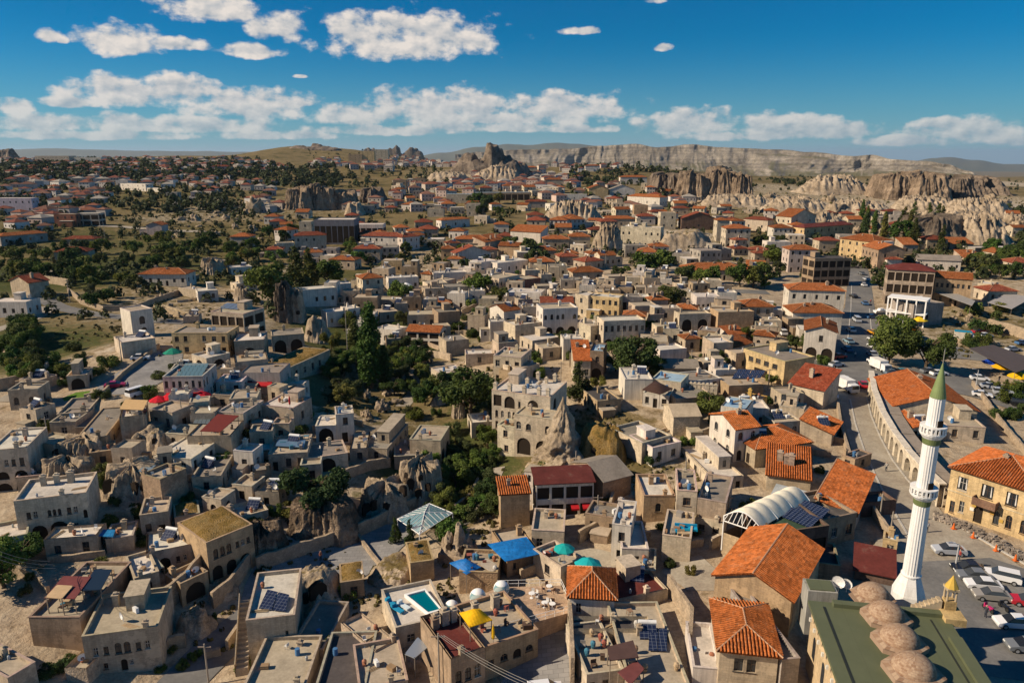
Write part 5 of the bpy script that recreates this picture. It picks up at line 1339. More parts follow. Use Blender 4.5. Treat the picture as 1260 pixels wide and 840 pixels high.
for kind, nvar, lv, sz in (('round', 5, 1700, .050), ('poplar', 2, 1700, .030), ('conifer', 2, 1500, .030), ('bush', 3, 800, .08)):
    TV[kind] = [(crown_mesh(kind, 10 * i + 3, lv, sz), trunk_mesh(kind, i)) for i in range(nvar)]
TV['fine'] = [(crown_mesh('round', 100 + i, 4600, .033), trunk_mesh('round', 50 + i)) for i in range(3)]
TV['finep'] = [(crown_mesh('poplar', 200, 4600, .021), trunk_mesh('poplar', 60))]
TV['fineb'] = [(crown_mesh('bush', 300 + i, 2000, .055), trunk_mesh('bush', 70)) for i in range(2)]
LEAFC = [(.06, .095, .018), (.085, .115, .022), (.045, .075, .018), (.13, .145, .028), (.07, .085, .026), (.10, .14, .026)]
def tree(kind, g, h, w, label, group=None, color=None, rr=random):
    k = kind
    if g.length < 260: k = {'round': 'fine', 'poplar': 'finep', 'bush': 'fineb'}.get(kind, kind)
    cm, tm = rr.choice(TV[k]); nm = {'round': 'leafy_tree', 'poplar': 'poplar_tree', 'conifer': 'conifer_tree', 'bush': 'bush'}[kind]
    rz = rr.uniform(0, 6.3); ww = {'round': .80, 'poplar': .26, 'conifer': .42, 'bush': 1.15}[kind]
    s = (w / ww, w / ww, h / ({'bush': .85, 'round': .92}.get(kind, .98))); t = thing(nm, label, 'bush' if kind == 'bush' else 'tree', (g.x, g.y, g.z - .1), rz, group)
    c = color or rr.choice(LEAFC); c = tuple(x * rr.uniform(.85, 1.15) for x in c)
    if kind == 'conifer': c = tuple(x * .6 for x in c)
    obj('crown', cm, t, (0, 0, 0), 0, c, s); obj('trunk', tm, t, (0, 0, 0), 0, None, s)
    OCC.append((g.x, g.y, max(w * .4, 1))); return t
TREES = """
poplar 458 478 100 26 tall dark poplar standing alone in the green gully
poplar 438 440 46 16 slim poplar left of the tall dark one
poplar 474 476 50 16 shorter poplar at the right flank of the tall dark one
round 391 636 66 66 big leafy tree overhanging the earth bank by the paved court
round 578 514 62 62 big leafy tree beside the cream hotel
round 558 490 34 34 leafy tree above the garden boulder
round 780 464 48 54 big light green tree below the wide two-arched hotel
round 800 462 28 30 smaller tree at the foot of the big light green one
round 872 516 34 36 round bright tree beside the stone house with pale gable
conifer 712 495 50 30 dark conifer right behind the cream hotel roof
conifer 722 494 30 20 smaller dark conifer beside the steep orange roof
bush 664 468 18 16 round green bush above the cream hotel roof
round 1092 448 46 48 leafy street tree on the parking square beside the white truck
round 1138 456 50 52 big leafy street tree beside the boat stall
round 1098 424 36 42 leafy street tree behind the parking row
round 1082 356 18 20 small tree on the pavement of the long street
round 796 342 30 30 round tree above the street wall
round 812 336 28 28 round tree beside the one above the street wall
round 846 350 22 24 first clipped tree in the row before the school
round 862 352 20 22 second clipped tree in the row before the school
round 876 351 22 24 third clipped tree in the row before the school
round 910 353 26 26 fourth clipped tree in the row before the school
round 926 354 24 26 fifth clipped tree in the row before the school
round 940 352 24 24 sixth clipped tree at the end of the school row
conifer 366 362 56 32 dark conifer left of the ledge house
conifer 382 352 44 28 second dark conifer behind the ledge house
round 336 378 50 46 broad tree at the foot of the dark conifers
round 404 352 30 40 leafy tree behind the long white ledge house
round 6 722 56 56 dark leafy tree at the edge of the stone lane
round 30 692 34 40 leafy tree beside the low white-roofed cottage
round 494 372 24 26 green tree below the white parasols
round 612 378 24 22 yellow-green tree beside the arched-balcony hotel
round 590 366 28 28 dark tree in front of the arched-balcony hotel
round 590 394 18 20 small tree by the white railings
round 698 432 26 18 small tree before the six-window house
round 650 318 24 24 round tree between orange roofs
round 662 330 22 22 round tree beside the orange hip roof
round 822 378 24 34 leafy tree in the walled court by the little cream house
bush 790 382 14 26 low bush beside the deep balcony house
round 980 432 22 20 dark tree at the wall of the long white ridged house
bush 1012 448 14 16 bush in the round planter at the street corner
bush 184 486 16 20 bush at the corner of the pink-white hotel
bush 196 465 10 18 bush beside the green parasol
bush 215 455 10 16 bush on the terrace of the ochre house
conifer 487 668 34 14 dark cypress left of the glass pergola
conifer 505 672 36 14 small pointed cypress in front of the glass pergola
bush 555 662 30 36 rounded dark bush behind the glass pergola
bush 540 645 22 26 garden bush above the glass pergola
round 560 600 32 36 garden tree on the lawn
bush 585 590 20 24 garden bush along the lawn hedge
bush 528 612 24 26 dark bush at the end of the lawn
bush 600 570 18 24 bush under the stair wing of the cream hotel
round 600 548 26 24 small tree beside the pale flat-roofed annexe
bush 660 588 20 34 bush at the foot of the cream hotel
bush 640 600 16 26 bush beside the windowless tan tower house
bush 128 600 16 20 bush on the hollowed cave rock
round 130 594 24 20 small tree beside the hollowed cave rock
bush 168 662 16 20 bush in front of the weedy stone cottage
bush 273 612 14 14 climbing bush in the alley by the arched side windows
bush 985 742 26 22 dark bush squeezed between the big gable and the mosque
bush 850 706 12 14 flowering shrub in the court beside the cream canopy
bush 395 795 12 18 weeds on the ruined low terrace
bush 410 800 18 22 green shrub beside the ruined low terrace
bush 430 735 20 24 ochre shrub under the cave rock
bush 60 830 16 24 dry shrub below the cluttered terrace house
bush 78 822 14 22 ochre dry shrub beside the rough stone shed
conifer 1234 494 28 16 little conifer in the strip beside the car park
bush 1222 478 12 14 bush in the strip beside the car park
bush 1246 480 12 16 clipped bush on the lawn by the car park
bush 1200 388 16 24 dark bush behind the grey concrete building
bush 1230 384 14 22 second dark bush behind the grey concrete building
round 1110 300 26 26 dark leafy tree at the street head
"""
for ln in TREES.strip().split('\n'):
    k, x, y, h, w, lab = ln.split(' ', 5); x, y, h, w = map(float, (x, y, h, w)); g = ground(x, y); m_ = mpp(g)
    tree(k, g, h * m_ * 1.05, w * m_, lab)
REL = {'trees of the belt': 'dark leafy tree', 'trees of the gully': 'dark leafy tree', 'trees round the poplar': 'dark leafy tree', 'trees among the town houses': 'small leafy tree', 'yard bushes': 'small bush', 'upper yard bushes': 'small bush', 'trees beside the long white hotel': 'small leafy tree', 'far trees of the crest': 'small dark tree', 'trees beside the pinkish block': 'small leafy tree', 'trees behind the tan block': 'small dense tree', 'trees of the slope': 'small slope tree'}
def scatter_trees():
    rr = random.Random(21)
    Z = [(0,312,130,350,34,'round',5,9,'leafy tree of the belt around the red-roofed houses','trees of the belt'),
         (0,408,52,470,20,'round',4,7,'leafy tree of the dense grove left of the parking court','trees of the left grove'),
         (55,430,135,470,12,'bush',2,4,'bush along the grove wall','bushes of the grove wall'),
         (95,345,170,380,9,'round',4,6,'tree in the walled field above the bend','trees of the walled field'),
         (150,300,290,335,26,'round',5,9,'leafy tree in the green gully below the far road','trees of the gully'),
         (300,290,360,330,9,'round',5,8,'tree on the slope by the grey hip-roofed house','trees of the slope'),
         (405,425,500,472,20,'round',3.5,6.2,'dark leafy tree crowding the gully round the tall poplar','trees round the poplar'),
         (500,440,530,500,8,'round',3,6,'small tree by the stepped lane','trees of the stepped lane'),
         (530,545,612,640,22,'bush',1.2,2.8,'bush in the garden below the cream hotel','garden bushes'),
         (420,300,520,330,8,'round',5,8,'tree beside the long white hotel','trees beside the long white hotel'),
         (570,245,625,268,12,'round',7,11,'dark tree in the clump before the long blue roof','clump before the blue roof'),
         (520,300,720,345,14,'round',4,7,'small tree between the town houses','trees among the town houses'),
         (440,345,720,450,16,'bush',2,4,'bush in a yard of the old town','yard bushes'),
         (720,380,900,470,10,'bush',2,4,'bush in a yard above the dry slope','upper yard bushes'),
         (1100,270,1165,312,13,'conifer',13,20,'tall dark poplar-like tree in the clump before the pale rocks','dark clump before the rocks'),
         (1060,272,1100,300,9,'poplar',12,17,'slender tree in the row behind the ochre street block','slender row'),
         (1195,312,1262,345,18,'round',5,9,'leafy tree behind the tan stone block','trees behind the tan block'),
         (930,300,965,345,8,'round',5,8,'leafy tree beside the pinkish block','trees beside the pinkish block'),
         (1190,390,1230,435,14,'bush',2,4,'bush along the cut below the red-brown bungalow','bushes along the cut'),
         (1225,470,1262,520,10,'bush',1.5,3,'clipped bush on the lawn strip by the retaining wall','lawn strip bushes')]
    for (x0, y0, x1, y1, n, kind, a, b, lab, grp) in Z:
        for _ in range(n):
            g = ground(rr.uniform(x0, x1), rr.uniform(y0, y1)); h = rr.uniform(a, b); w = h * {'round': rr.uniform(.8, 1.1), 'bush': rr.uniform(1, 1.5), 'conifer': rr.uniform(.38, .5), 'poplar': .25}[kind]
            if kind != 'bush' and any((g.x - o[0]) ** 2 + (g.y - o[1]) ** 2 < (o[2] * .6) ** 2 for o in OCC): continue
            if REL.get(grp): tree(kind, g, h, w, rel_label(REL[grp], g), grp, rr=rr)
            else: tree(kind, g, h, w, lab, grp, rr=rr)
scatter_trees()

# ------------------------------------------------------------------ cave mouths: dark arched sheets on the rocks, standing for the shade inside
def caves():
    from mathutils.bvhtree import BVHTree
    bpy.context.view_layer.update(); near = [(o, BVHTree.FromPolygons([o.matrix_world @ v.co for v in o.data.vertices], [tuple(p.vertices) for p in o.data.polygons])) for o in ROCKS if o.location.length < 260]
    for px, py, w, h in [(452,628,1.6,2.2),(462,622,1.4,2.0),(475,625,1.2,1.8),(495,605,1.3,1.9),(505,598,1.6,2.4),(515,608,1.2,1.8),(526,600,1.0,1.5),(500,585,.9,1.1),(518,588,.9,1.1),(360,735,1.6,2.6),(375,740,1.2,2),(392,728,2.6,2.4),(70,560,1.6,2.2),(84,566,1.0,1.4),(115,556,.8,1),(78,590,1.4,1.8),(95,588,1.2,1.6),(135,600,2.2,2.6),(165,602,1.4,2.2),(178,598,1.1,1.6),(172,545,1.2,1.8),(190,543,.9,1.2),(704,560,1.6,3.2),(715,570,1.2,2),(730,555,.8,1.2),(345,380,.9,1.2),(366,385,1,1.3),(552,675,.9,1.3),(568,680,1.1,1.6),(380,410,1.2,1.6)]:
        d = ray(px, py); best = None
        for o, b in near:
            loc, n, i, ds = b.ray_cast(Vector((0, 0, CAMZ)), d.normalized())
            if loc is not None and (best is None or ds < best[0]): best = (ds, o, loc, n)
        if best is None: continue
        ds, o, loc, n = best; an = math.atan2(n.y, n.x); v = Vector((math.cos(an), math.sin(an), 0)); mb = MB(); a = w / 2; hs = max(h - a, .2); N_ = 9
        arc = [(-a, 0), (-a, hs)] + [(a * math.cos(t), hs + a * math.sin(t)) for t in np.linspace(math.pi, 0, N_)[1:-1]] + [(a, hs), (a, 0)]
        jt = [(x * random.uniform(.88, 1.1), z * random.uniform(.94, 1.05)) for x, z in arc]
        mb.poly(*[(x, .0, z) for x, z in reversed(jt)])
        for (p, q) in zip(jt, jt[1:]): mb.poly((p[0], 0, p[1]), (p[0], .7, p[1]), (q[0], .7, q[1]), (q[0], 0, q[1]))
        p = loc - o.location + v * .12; obj('cave_mouth_shade', mb.mesh('cave_mouth_shade', M('void'), uv=False), o, (p.x, p.y, p.z - h * .4), an + math.pi / 2)
caves()

def more_green():
    rr = random.Random(404)
    Z = [(400, 380, 520, 500, 16, 'round', 3, 5.5), (500, 470, 620, 560, 26, 'bush', 1.6, 3.4), (520, 545, 612, 640, 14, 'round', 2.5, 4.5), (430, 335, 720, 450, 50, 'bush', 2, 3.6), (720, 335, 960, 480, 26, 'round', 2.6, 5), (20, 470, 420, 640, 26, 'bush', 1.4, 3),
         (840, 400, 1010, 640, 16, 'bush', 1.4, 3), (640, 560, 860, 720, 14, 'bush', 1, 2.4), (20, 640, 330, 830, 16, 'bush', 1, 2.4)]
    for (x0, y0, x1, y1, n, kind, a, b) in Z:
        made = 0
        for _ in range(n * 8):
            if made >= n: break
            g = ground(rr.uniform(x0, x1), rr.uniform(y0, y1)); h = rr.uniform(a, b)
            if any((g.x - o[0]) ** 2 + (g.y - o[1]) ** 2 < (o[2] * .72 + h * .25) ** 2 for o in OCC): continue
            c = rr.choice(LEAFC); pre = ('small' if h < (a + b) / 2 else 'full') + (' yellow-green' if c[0] > .09 else ' dark' if c[0] < .05 else ' green') + (' bush' if kind == 'bush' else ' tree')
            tree(kind, g, h, h * (rr.uniform(1, 1.4) if kind == 'bush' else rr.uniform(.85, 1.15)), rel_label(pre, g), 'greenery between the houses', c, rr); made += 1
# ------------------------------------------------------------------ houses filling the town between the ones above
FOLDLAB = {'old': [('Fc', 'b', 'small flat beige stone house', 'beige infill houses'), ('Fw', 'w', 'small white flat-roofed house', 'white infill houses'),
                   ('Fg', 's', 'small brown stone house with grey roof', 'brown infill houses'), ('Fc', 'c', 'small cream flat-roofed house', 'cream infill houses'), ('Ho', 'b', 'small beige house with orange hip roof', 'orange-roofed infill houses')],
           'red': [('Ho', 'w', 'small white house with orange roof', 'white upper-town houses'), ('Hr', 'b', 'small beige house with dark red roof', 'beige upper-town houses'), ('Go', 'c', 'small cream house with orange gable roof', 'cream upper-town houses'),
                   ('Fw', 'c', 'small cream house with pale flat roof', 'flat cream upper-town houses'), ('Fg', 'g', 'small grey house with flat roof', 'flat grey upper-town houses')]}
def fill():
    rr = random.Random(3)
    Z = [(430,335,850,455,60,'old',4.5,8.5,3.2,6.2), (520,345,900,400,26,'old',5,8,3.2,6), (860,395,960,470,8,'old',5,8,3,5), (20,470,420,600,26,'old',3.2,6,2.4,4.0),(200,600,330,700,8,'old',2.6,4.5,2.2,3.2), (640,600,760,680,4,'old',4,6,2.6,3.6),
         (430,258,960,330,72,'red',7,12,3.5,7.5), (470,232,840,262,34,'red',8,13,3.5,7), (960,272,1260,312,22,'red',8,13,4,8), (330,262,430,330,12,'red',7,11,3.5,6.5), (850,405,1000,560,10,'old',4,7,3,5)]
    for (x0, y0, x1, y1, n, st, a, b, h0, h1) in Z:
        made = 0
        for _ in range(n * 12):
            if made >= n: break
            px, py = rr.uniform(x0, x1), rr.uniform(y0, y1); g = ground(px, py); W = rr.uniform(a, b); d = W * rr.uniform(.75, 1.1)
            if any((g.x - o[0]) ** 2 + (g.y + d / 2 - o[1]) ** 2 < (o[2] * .78 + W * .5) ** 2 for o in OCC): continue
            if any(q0 < px < q1 and r0 < py < r1 for (q0, r0, q1, r1) in NOFILL): continue
            rf, wl, lab, grp = rr.choices(FOLDLAB[st], [30, 24, 18, 24, 8 if px > 400 else 0] if st == 'old' else [26, 26, 22, 14, 10])[0]
            H = rr.uniform(h0, h1); nw = max(1, int(W / 2.6))
            build_house(g, H, W, R(rr.choice([-14, -6, 0, 6, 12, 18, -24]) + rr.uniform(-5, 5)), d, rf, wl, '%dx%d%s' % (nw, max(1, int(H / 2.9)), rr.choice('rrra')), rel_label(lab, g), 'house', grp, 'town_house', annex=rr.random() < .6); made += 1
NOFILL = [(1000,330,1262,480),(700,500,790,600),(430,440,620,660),(1040,440,1130,700),(330,640,520,740),(480,430,540,520),(380,470,500,520),(55,450,215,512),(665,248,745,272),(806,280,884,312),(985,230,1262,268)]
fill()
more_green()
# ------------------------------------------------------------------ the far-off quarters too small to count: one mesh each
def far_quarters():
    rr = random.Random(9); V = []; F = []; Cc = []
    wc = [(.55, .50, .44), (.50, .42, .34), (.62, .58, .53), (.40, .34, .28), (.52, .40, .34), (.36, .33, .31)]; rc = [(.22, .085, .05), (.165, .06, .042), (.20, .10, .07), (.14, .07, .05), (.30, .27, .23)]
    def q(pts, c): i = len(V); V.extend(pts); F.append(tuple(range(i, i + len(pts)))); Cc.append(c)
    def house(g, W, d, H, yaw):
        c, s = math.cos(yaw), math.sin(yaw)
        def P(x, y, z): return (g.x + x * c - y * s, g.y + x * s + y * c, g.z + z)
        w = rr.choice(wc); r = rr.choice(rc); a, b = W / 2, d
        for (p0, p1) in (((-a, 0), (a, 0)), ((a, 0), (a, b)), ((a, b), (-a, b)), ((-a, b), (-a, 0))): q([P(*p0, -4), P(*p1, -4), P(*p1, H), P(*p0, H)], w)
        if r[0] > .33 and r[1] > .3: q([P(-a, 0, H), P(a, 0, H), P(a, b, H), P(-a, b, H)], r)
        else:
            m_ = min(a, b / 2); z = H + m_ * .42; e = .4; t0, t1 = (P(-a + m_, b / 2, z), P(a - m_, b / 2, z)); c0, c1, c2, c3 = P(-a - e, -e, H), P(a + e, -e, H), P(a + e, b + e, H), P(-a - e, b + e, H)
            q([c0, c1, t1, t0], r); q([c1, c2, t1], r); q([c2, c3, t0, t1], r); q([c3, c0, t0], r)
        nw = max(2, int(W / 3))
        for f in range(max(1, int(H / 3))):
            for i in range(nw):
                x = -a + W * (i + .5) / nw; z = .9 + f * 3; q([P(x - .5, -.04, z), P(x + .5, -.04, z), P(x + .5, -.04, z + 1.3), P(x - .5, -.04, z + 1.3)], (.03, .03, .035))
    Z = [(0,195,310,216,330,9,15,3.5,8),(0,210,140,246,110,8,14,3.5,6.5),(130,203,280,232,90,8,13,3.5,6),(0,240,130,275,30,8,13,3.5,6),(300,225,345,262,14,8,12,3.5,6),(300,196,345,214,22,9,14,3.5,7),(480,194,560,206,95,8,12,5,8),(620,192,700,206,50,9,14,4,7),(640,208,720,232,36,8,13,4,7),(230,225,330,245,14,8,13,3.5,6),
         (0,255,70,300,14,8,13,3.5,6),(380,196,480,212,34,9,15,4,9),(700,196,760,212,10,9,14,4,7),(480,226,700,250,90,8,13,4,7),(560,206,720,232,70,8,13,4,7),(700,226,850,262,40,8,13,4,7),(420,240,560,262,40,8,12,4,7)]
    for (x0, y0, x1, y1, n, a, b, h0, h1) in Z:
        for _ in range(n):
            g = ground(rr.uniform(x0, x1), rr.uniform(y0, y1)); W = rr.uniform(a, b)
            if any((g.x - o[0]) ** 2 + (g.y - o[1]) ** 2 < (o[2] + W * .4) ** 2 for o in OCC): continue
            OCC.append((g.x, g.y, W * .6)); house(g, W, W * rr.uniform(.7, 1.1), rr.uniform(h0, h1), R(rr.uniform(-25, 25)))
    me = bpy.data.meshes.new('far_houses'); me.from_pydata(V, [], F); me.materials.append(M('vcol'))
    at = me.attributes.new('Col', 'FLOAT_COLOR', 'FACE'); at.data.foreach_set('color', np.array([(*c, 1) for c in Cc], np.float32).ravel()); me.update()
    o = stuff(obj('far_houses', me)); o['label'] = 'mass of tiny far-off red-roofed houses on the plain and around the castle rock'; o['category'] = 'houses'
far_quarters()
def far_trees():
    rr = random.Random(19); V = []; F = []; S = []
    def clump(g, h):
        k = 26 if g.y > 500 else 60
        for _ in range(k):
            a = rr.uniform(0, 6.28); ph = rr.uniform(0, 1); d = Vector((math.cos(a) * math.sqrt(1 - ph * ph), math.sin(a) * math.sqrt(1 - ph * ph), ph)); p = Vector((g.x, g.y, g.z + h * .12)) + Vector((d.x * h * .5, d.y * h * .5, d.z * h * .85)) * rr.uniform(.55, 1)
            n = (d + Vector((rr.gauss(0, .4), rr.gauss(0, .4), rr.gauss(0, .4)))).normalized(); u = n.orthogonal().normalized(); v = n.cross(u); s = h * (rr.uniform(.14, .24) if k == 26 else rr.uniform(.09, .16)); i = len(V)
            V.extend([tuple(p - u * s), tuple(p - v * s), tuple(p + u * s), tuple(p + v * s)]); F.append((i, i + 1, i + 2, i + 3)); S.append(rr.random())
    Z = [(0,196,320,222,900,6,12),(0,222,300,262,300,4,8),(300,205,420,232,120,6,10),(420,205,560,232,90,4,8),(700,196,850,232,140,6,11),(960,216,1262,236,90,3,6),(850,214,1000,232,60,4,7),(0,262,330,300,70,3,6),(430,180,560,196,30,4,7),(380,184,430,196,20,3,6),(430,235,960,332,300,2,5),(0,262,430,350,220,2.5,5.5),(960,262,1262,345,130,2,5),(240,236,345,262,60,3,6),(700,200,830,250,60,6,11),(130,236,280,262,24,6,10),(320,203,400,232,60,7,12),(0,300,340,400,60,3,6),(430,255,960,335,150,3,6.5),(960,285,1262,345,60,4,8)]
    for (x0, y0, x1, y1, n, a, b) in Z:
        for _ in range(n):
            g = ground(rr.uniform(x0, x1), rr.uniform(y0, y1)); clump(g, rr.uniform(a, b))
    pts = [(945,222),(985,226),(1040,232),(1100,240),(1150,247),(1200,252),(1262,262)]           # the hedge line running below the mesa
    for i in range(260):
        f = rr.random() * (len(pts) - 1); a = min(int(f), len(pts) - 2); w = f - a; clump(ground(pts[a][0] * (1-w) + pts[a+1][0] * w, pts[a][1] * (1-w) + pts[a+1][1] * w + rr.uniform(-2.5, 2.5)), rr.uniform(3, 6))
    me = bpy.data.meshes.new('far_trees'); me.from_pydata(V, [], F); me.materials.append(M('leaf')); at = me.attributes.new('shade', 'FLOAT', 'FACE'); at.data.foreach_set('value', S); me.update()
    o = stuff(obj('far_trees', me, None, (0, 0, 0), 0, (.04, .052, .018))); o['label'] = 'scatter of small dark trees and hedges across the far plain'; o['category'] = 'trees'
far_trees()
def scrub():
    rr = random.Random(77); V = []; F = []; S = []
    def tuft(g, h):
        for _ in range(9):
            a = rr.uniform(0, 6.28); s = h * rr.uniform(.3, .6); p = Vector((g.x + math.cos(a) * h * .5, g.y + math.sin(a) * h * .5, g.z + h * rr.uniform(.05, .5))); n = Vector((math.cos(a), math.sin(a), rr.uniform(.2, 1))).normalized()
            u = n.orthogonal().normalized(); v = n.cross(u); i = len(V); V.extend([tuple(p - u * s), tuple(p - v * s), tuple(p + u * s), tuple(p + v * s)]); F.append((i, i + 1, i + 2, i + 3)); S.append(rr.random())
    Z = [(395,470,500,520,160,.3,.8),(700,500,780,600,240,.2,.6),(150,400,330,440,60,.3,.8),(520,540,620,660,140,.3,.9),(430,690,560,760,120,.3,.7),(560,640,640,700,60,.3,.8),(200,355,330,400,120,.4,1),(60,380,160,420,80,.4,1),(420,340,760,460,220,.4,1.1),(200,262,350,300,200,.6,1.6),(130,232,330,270,260,.8,2),
         (945,236,1262,300,420,.8,2.2),(800,280,890,312,80,.5,1.2),(330,640,440,700,60,.3,.7),(200,700,300,800,60,.3,.7),(780,560,860,620,60,.3,.7),(1160,380,1262,440,90,.4,1.1),(640,240,840,275,120,.8,1.8)]
    for (x0, y0, x1, y1, n, a, b) in Z:
        for _ in range(n): tuft(ground(rr.uniform(x0, x1), rr.uniform(y0, y1)), rr.uniform(a, b))
    me = bpy.data.meshes.new('scrub'); me.from_pydata(V, [], F); me.materials.append(M('leaf')); at = me.attributes.new('shade', 'FLOAT', 'FACE'); at.data.foreach_set('value', S); me.update()
    o = stuff(obj('scrub', me, None, (0, 0, 0), 0, (.10, .085, .028))); o['label'] = 'low dry scrub and weeds on slopes and waste ground'; o['category'] = 'scrub'
scrub()
# ------------------------------------------------------------------ roads, courts and lanes: draped strips
def strip(name, pts, mat, off=.07, step=1.6):
    """pts: photograph pixel x, y and width in metres"""
    W = [(ground(x, y), w) for x, y, w in pts]; C = []; 
    for (a, wa), (b, wb) in zip(W, W[1:]):
        n = max(1, int((b - a).xy.length / step))
        for i in range(n): t = i / n; C.append((a.lerp(b, t), wa + (wb - wa) * t))
    C.append(W[-1]); P = [c[0].xy for c in C]
    P = [(P[max(0, i-2)] + P[max(0, i-1)] + P[i] + P[min(len(P)-1, i+1)] + P[min(len(P)-1, i+2)]) / 5 if 0 < i < len(P) - 1 else P[i] for i in range(len(P))]
    mb = MB(); m_ = max(3, int(max(c[1] for c in C) / 1.5))
    for i, p in enumerate(P):
        t = (P[min(i + 1, len(P) - 1)] - P[max(i - 1, 0)]); t = t.normalized() if t.length > 1e-6 else Vector((0, 1)); n = Vector((t.y, -t.x)); w = C[i][1]
        for k in range(m_ + 1):
            q = p + n * w * (k / m_ - .5); mb.v.append((q.x, q.y, T(q.x, q.y) + off + .02))
    for i in range(len(P) - 1):
        for k in range(m_): a = i * (m_ + 1) + k; mb.f.append((a, a + 1, a + m_ + 2, a + m_ + 1)); mb.m.append(0)
    return struct(obj(name, mb.mesh(name, M(mat), uv=False, smooth=True)))
strip('road', [(1054,318,8),(1057,345,9),(1058,380,10),(1054,405,13),(1048,432,18),(1046,456,20),(1058,482,12)], 'road', .06)
strip('road', [(1056,478,11),(1062,505,9),(1075,545,9),(1095,590,9.5),(1122,640,11),(1150,672,16),(1185,720,24),(1225,780,30),(1270,850,34)], 'dirt', .05)
strip('road', [(1160,690,14),(1190,715,26),(1225,770,28),(1270,840,30)], 'road', .10)
strip('car_park', [(1085,462,10),(1120,462,16),(1170,470,18),(1215,480,16),(1275,500,14)], 'road', .11)
strip('car_park', [(1120,430,12),(1165,432,14),(1215,440,10)], 'road', .08)
strip('road', [(-12,408,5),(25,398,5.5),(52,386,5.5),(60,377,5)], 'dirt', .06)
strip('road', [(28,352,5),(50,366,5.5),(72,378,6),(105,385,6),(145,390,6),(185,394,7),(228,397,6)], 'road', .08)
strip('road', [(30,333,5),(60,334,5),(110,334,5)], 'dirt', .06)
strip('parking_court', [(205,432,8),(190,450,12),(165,468,14),(140,486,12)], 'paving', .08)
strip('road', [(301,193,12),(294,204,12),(286,216,12),(272,227,12),(250,236,11),(226,247,10),(205,262,8)], 'road', .25, 8)
strip('road', [(120,278,7),(170,281,7),(220,284,7),(270,287,7)], 'dirt', .2, 6)
strip('court', [(325,752,8),(355,718,14),(400,693,17),(450,666,15),(500,640,9)], 'paving', .08)
strip('lane', [(215,850,6),(262,800,6.5),(305,765,6),(330,745,6)], 'road', .07)
strip('lane', [(545,650,4),(575,640,4),(592,622,3.5),(604,596,3),(612,575,3)], 'dirt', .07)
strip('lane', [(655,850,8),(680,800,8),(692,770,7),(690,745,5)], 'paving', .08)
strip('lane', [(495,500,3.5),(512,478,3.5),(530,455,3.5)], 'dirt', .06)
strip('lane', [(265,640,6),(300,630,7),(335,617,6)], 'paving', .07)
strip('lane', [(118,482,4),(90,498,4),(50,492,3.5),(0,490,3.5)], 'dirt', .07)
strip('lane', [(520,388,4),(565,400,4),(600,410,4)], 'dirt', .07)
strip('lane', [(735,352,6),(800,356,6),(880,358,7),(945,360,7),(985,440,5)][:4], 'road', .07)
strip('lawn', [(552,560,5),(562,580,7),(575,600,6)], 'lawn', .09)
strip('lawn', [(78,492,2.5),(92,486,5),(110,484,3)], 'lawn', .1)
strip('yard', [(830,715,6),(850,705,10),(880,700,8)], 'dirt', .07)
strip('yard', [(700,690,7),(745,690,7),(760,720,6)], 'dirt', .07)
# ------------------------------------------------------------------ stone walls
def swall(pts, h, label, th=.45, mat='rubble', col=(.40, .32, .23), name='stone_wall', off=0):
    P = [ground(x, y).xy for x, y in pts]; mb = MB(); Q = []
    for a, b in zip(P, P[1:]):
        n = max(1, int((b - a).length / 1.2)); Q += [a.lerp(b, i / n) for i in range(n)]
    Q.append(P[-1]); rr = random.Random(int(pts[0][0]))
    for i, p in enumerate(Q):
        t = (Q[min(i + 1, len(Q) - 1)] - Q[max(i - 1, 0)]).normalized(); n = Vector((-t.y, t.x)) * th / 2; z = T(p.x, p.y); hh = h + rr.uniform(-.06, .06) * h
        for q, zz in ((p - n, z - 1.5), (p - n, z + hh), (p + n, z + hh), (p + n, z - 1.5)): mb.v.append((q.x, q.y, zz))
    for i in range(len(Q) - 1):
        a = i * 4; b = a + 4
        for k in range(3): mb.f.append((a + k, a + k + 1, b + k + 1, b + k)); mb.m.append(0)
    mb.f.append((0, 3, 2, 1)); mb.m.append(0); a = (len(Q) - 1) * 4; mb.f.append((a, a + 1, a + 2, a + 3)); mb.m.append(0)
    return tag(obj(name, mb.mesh(name, M(mat)), None, (0, 0, 0), 0, col), label, 'wall')
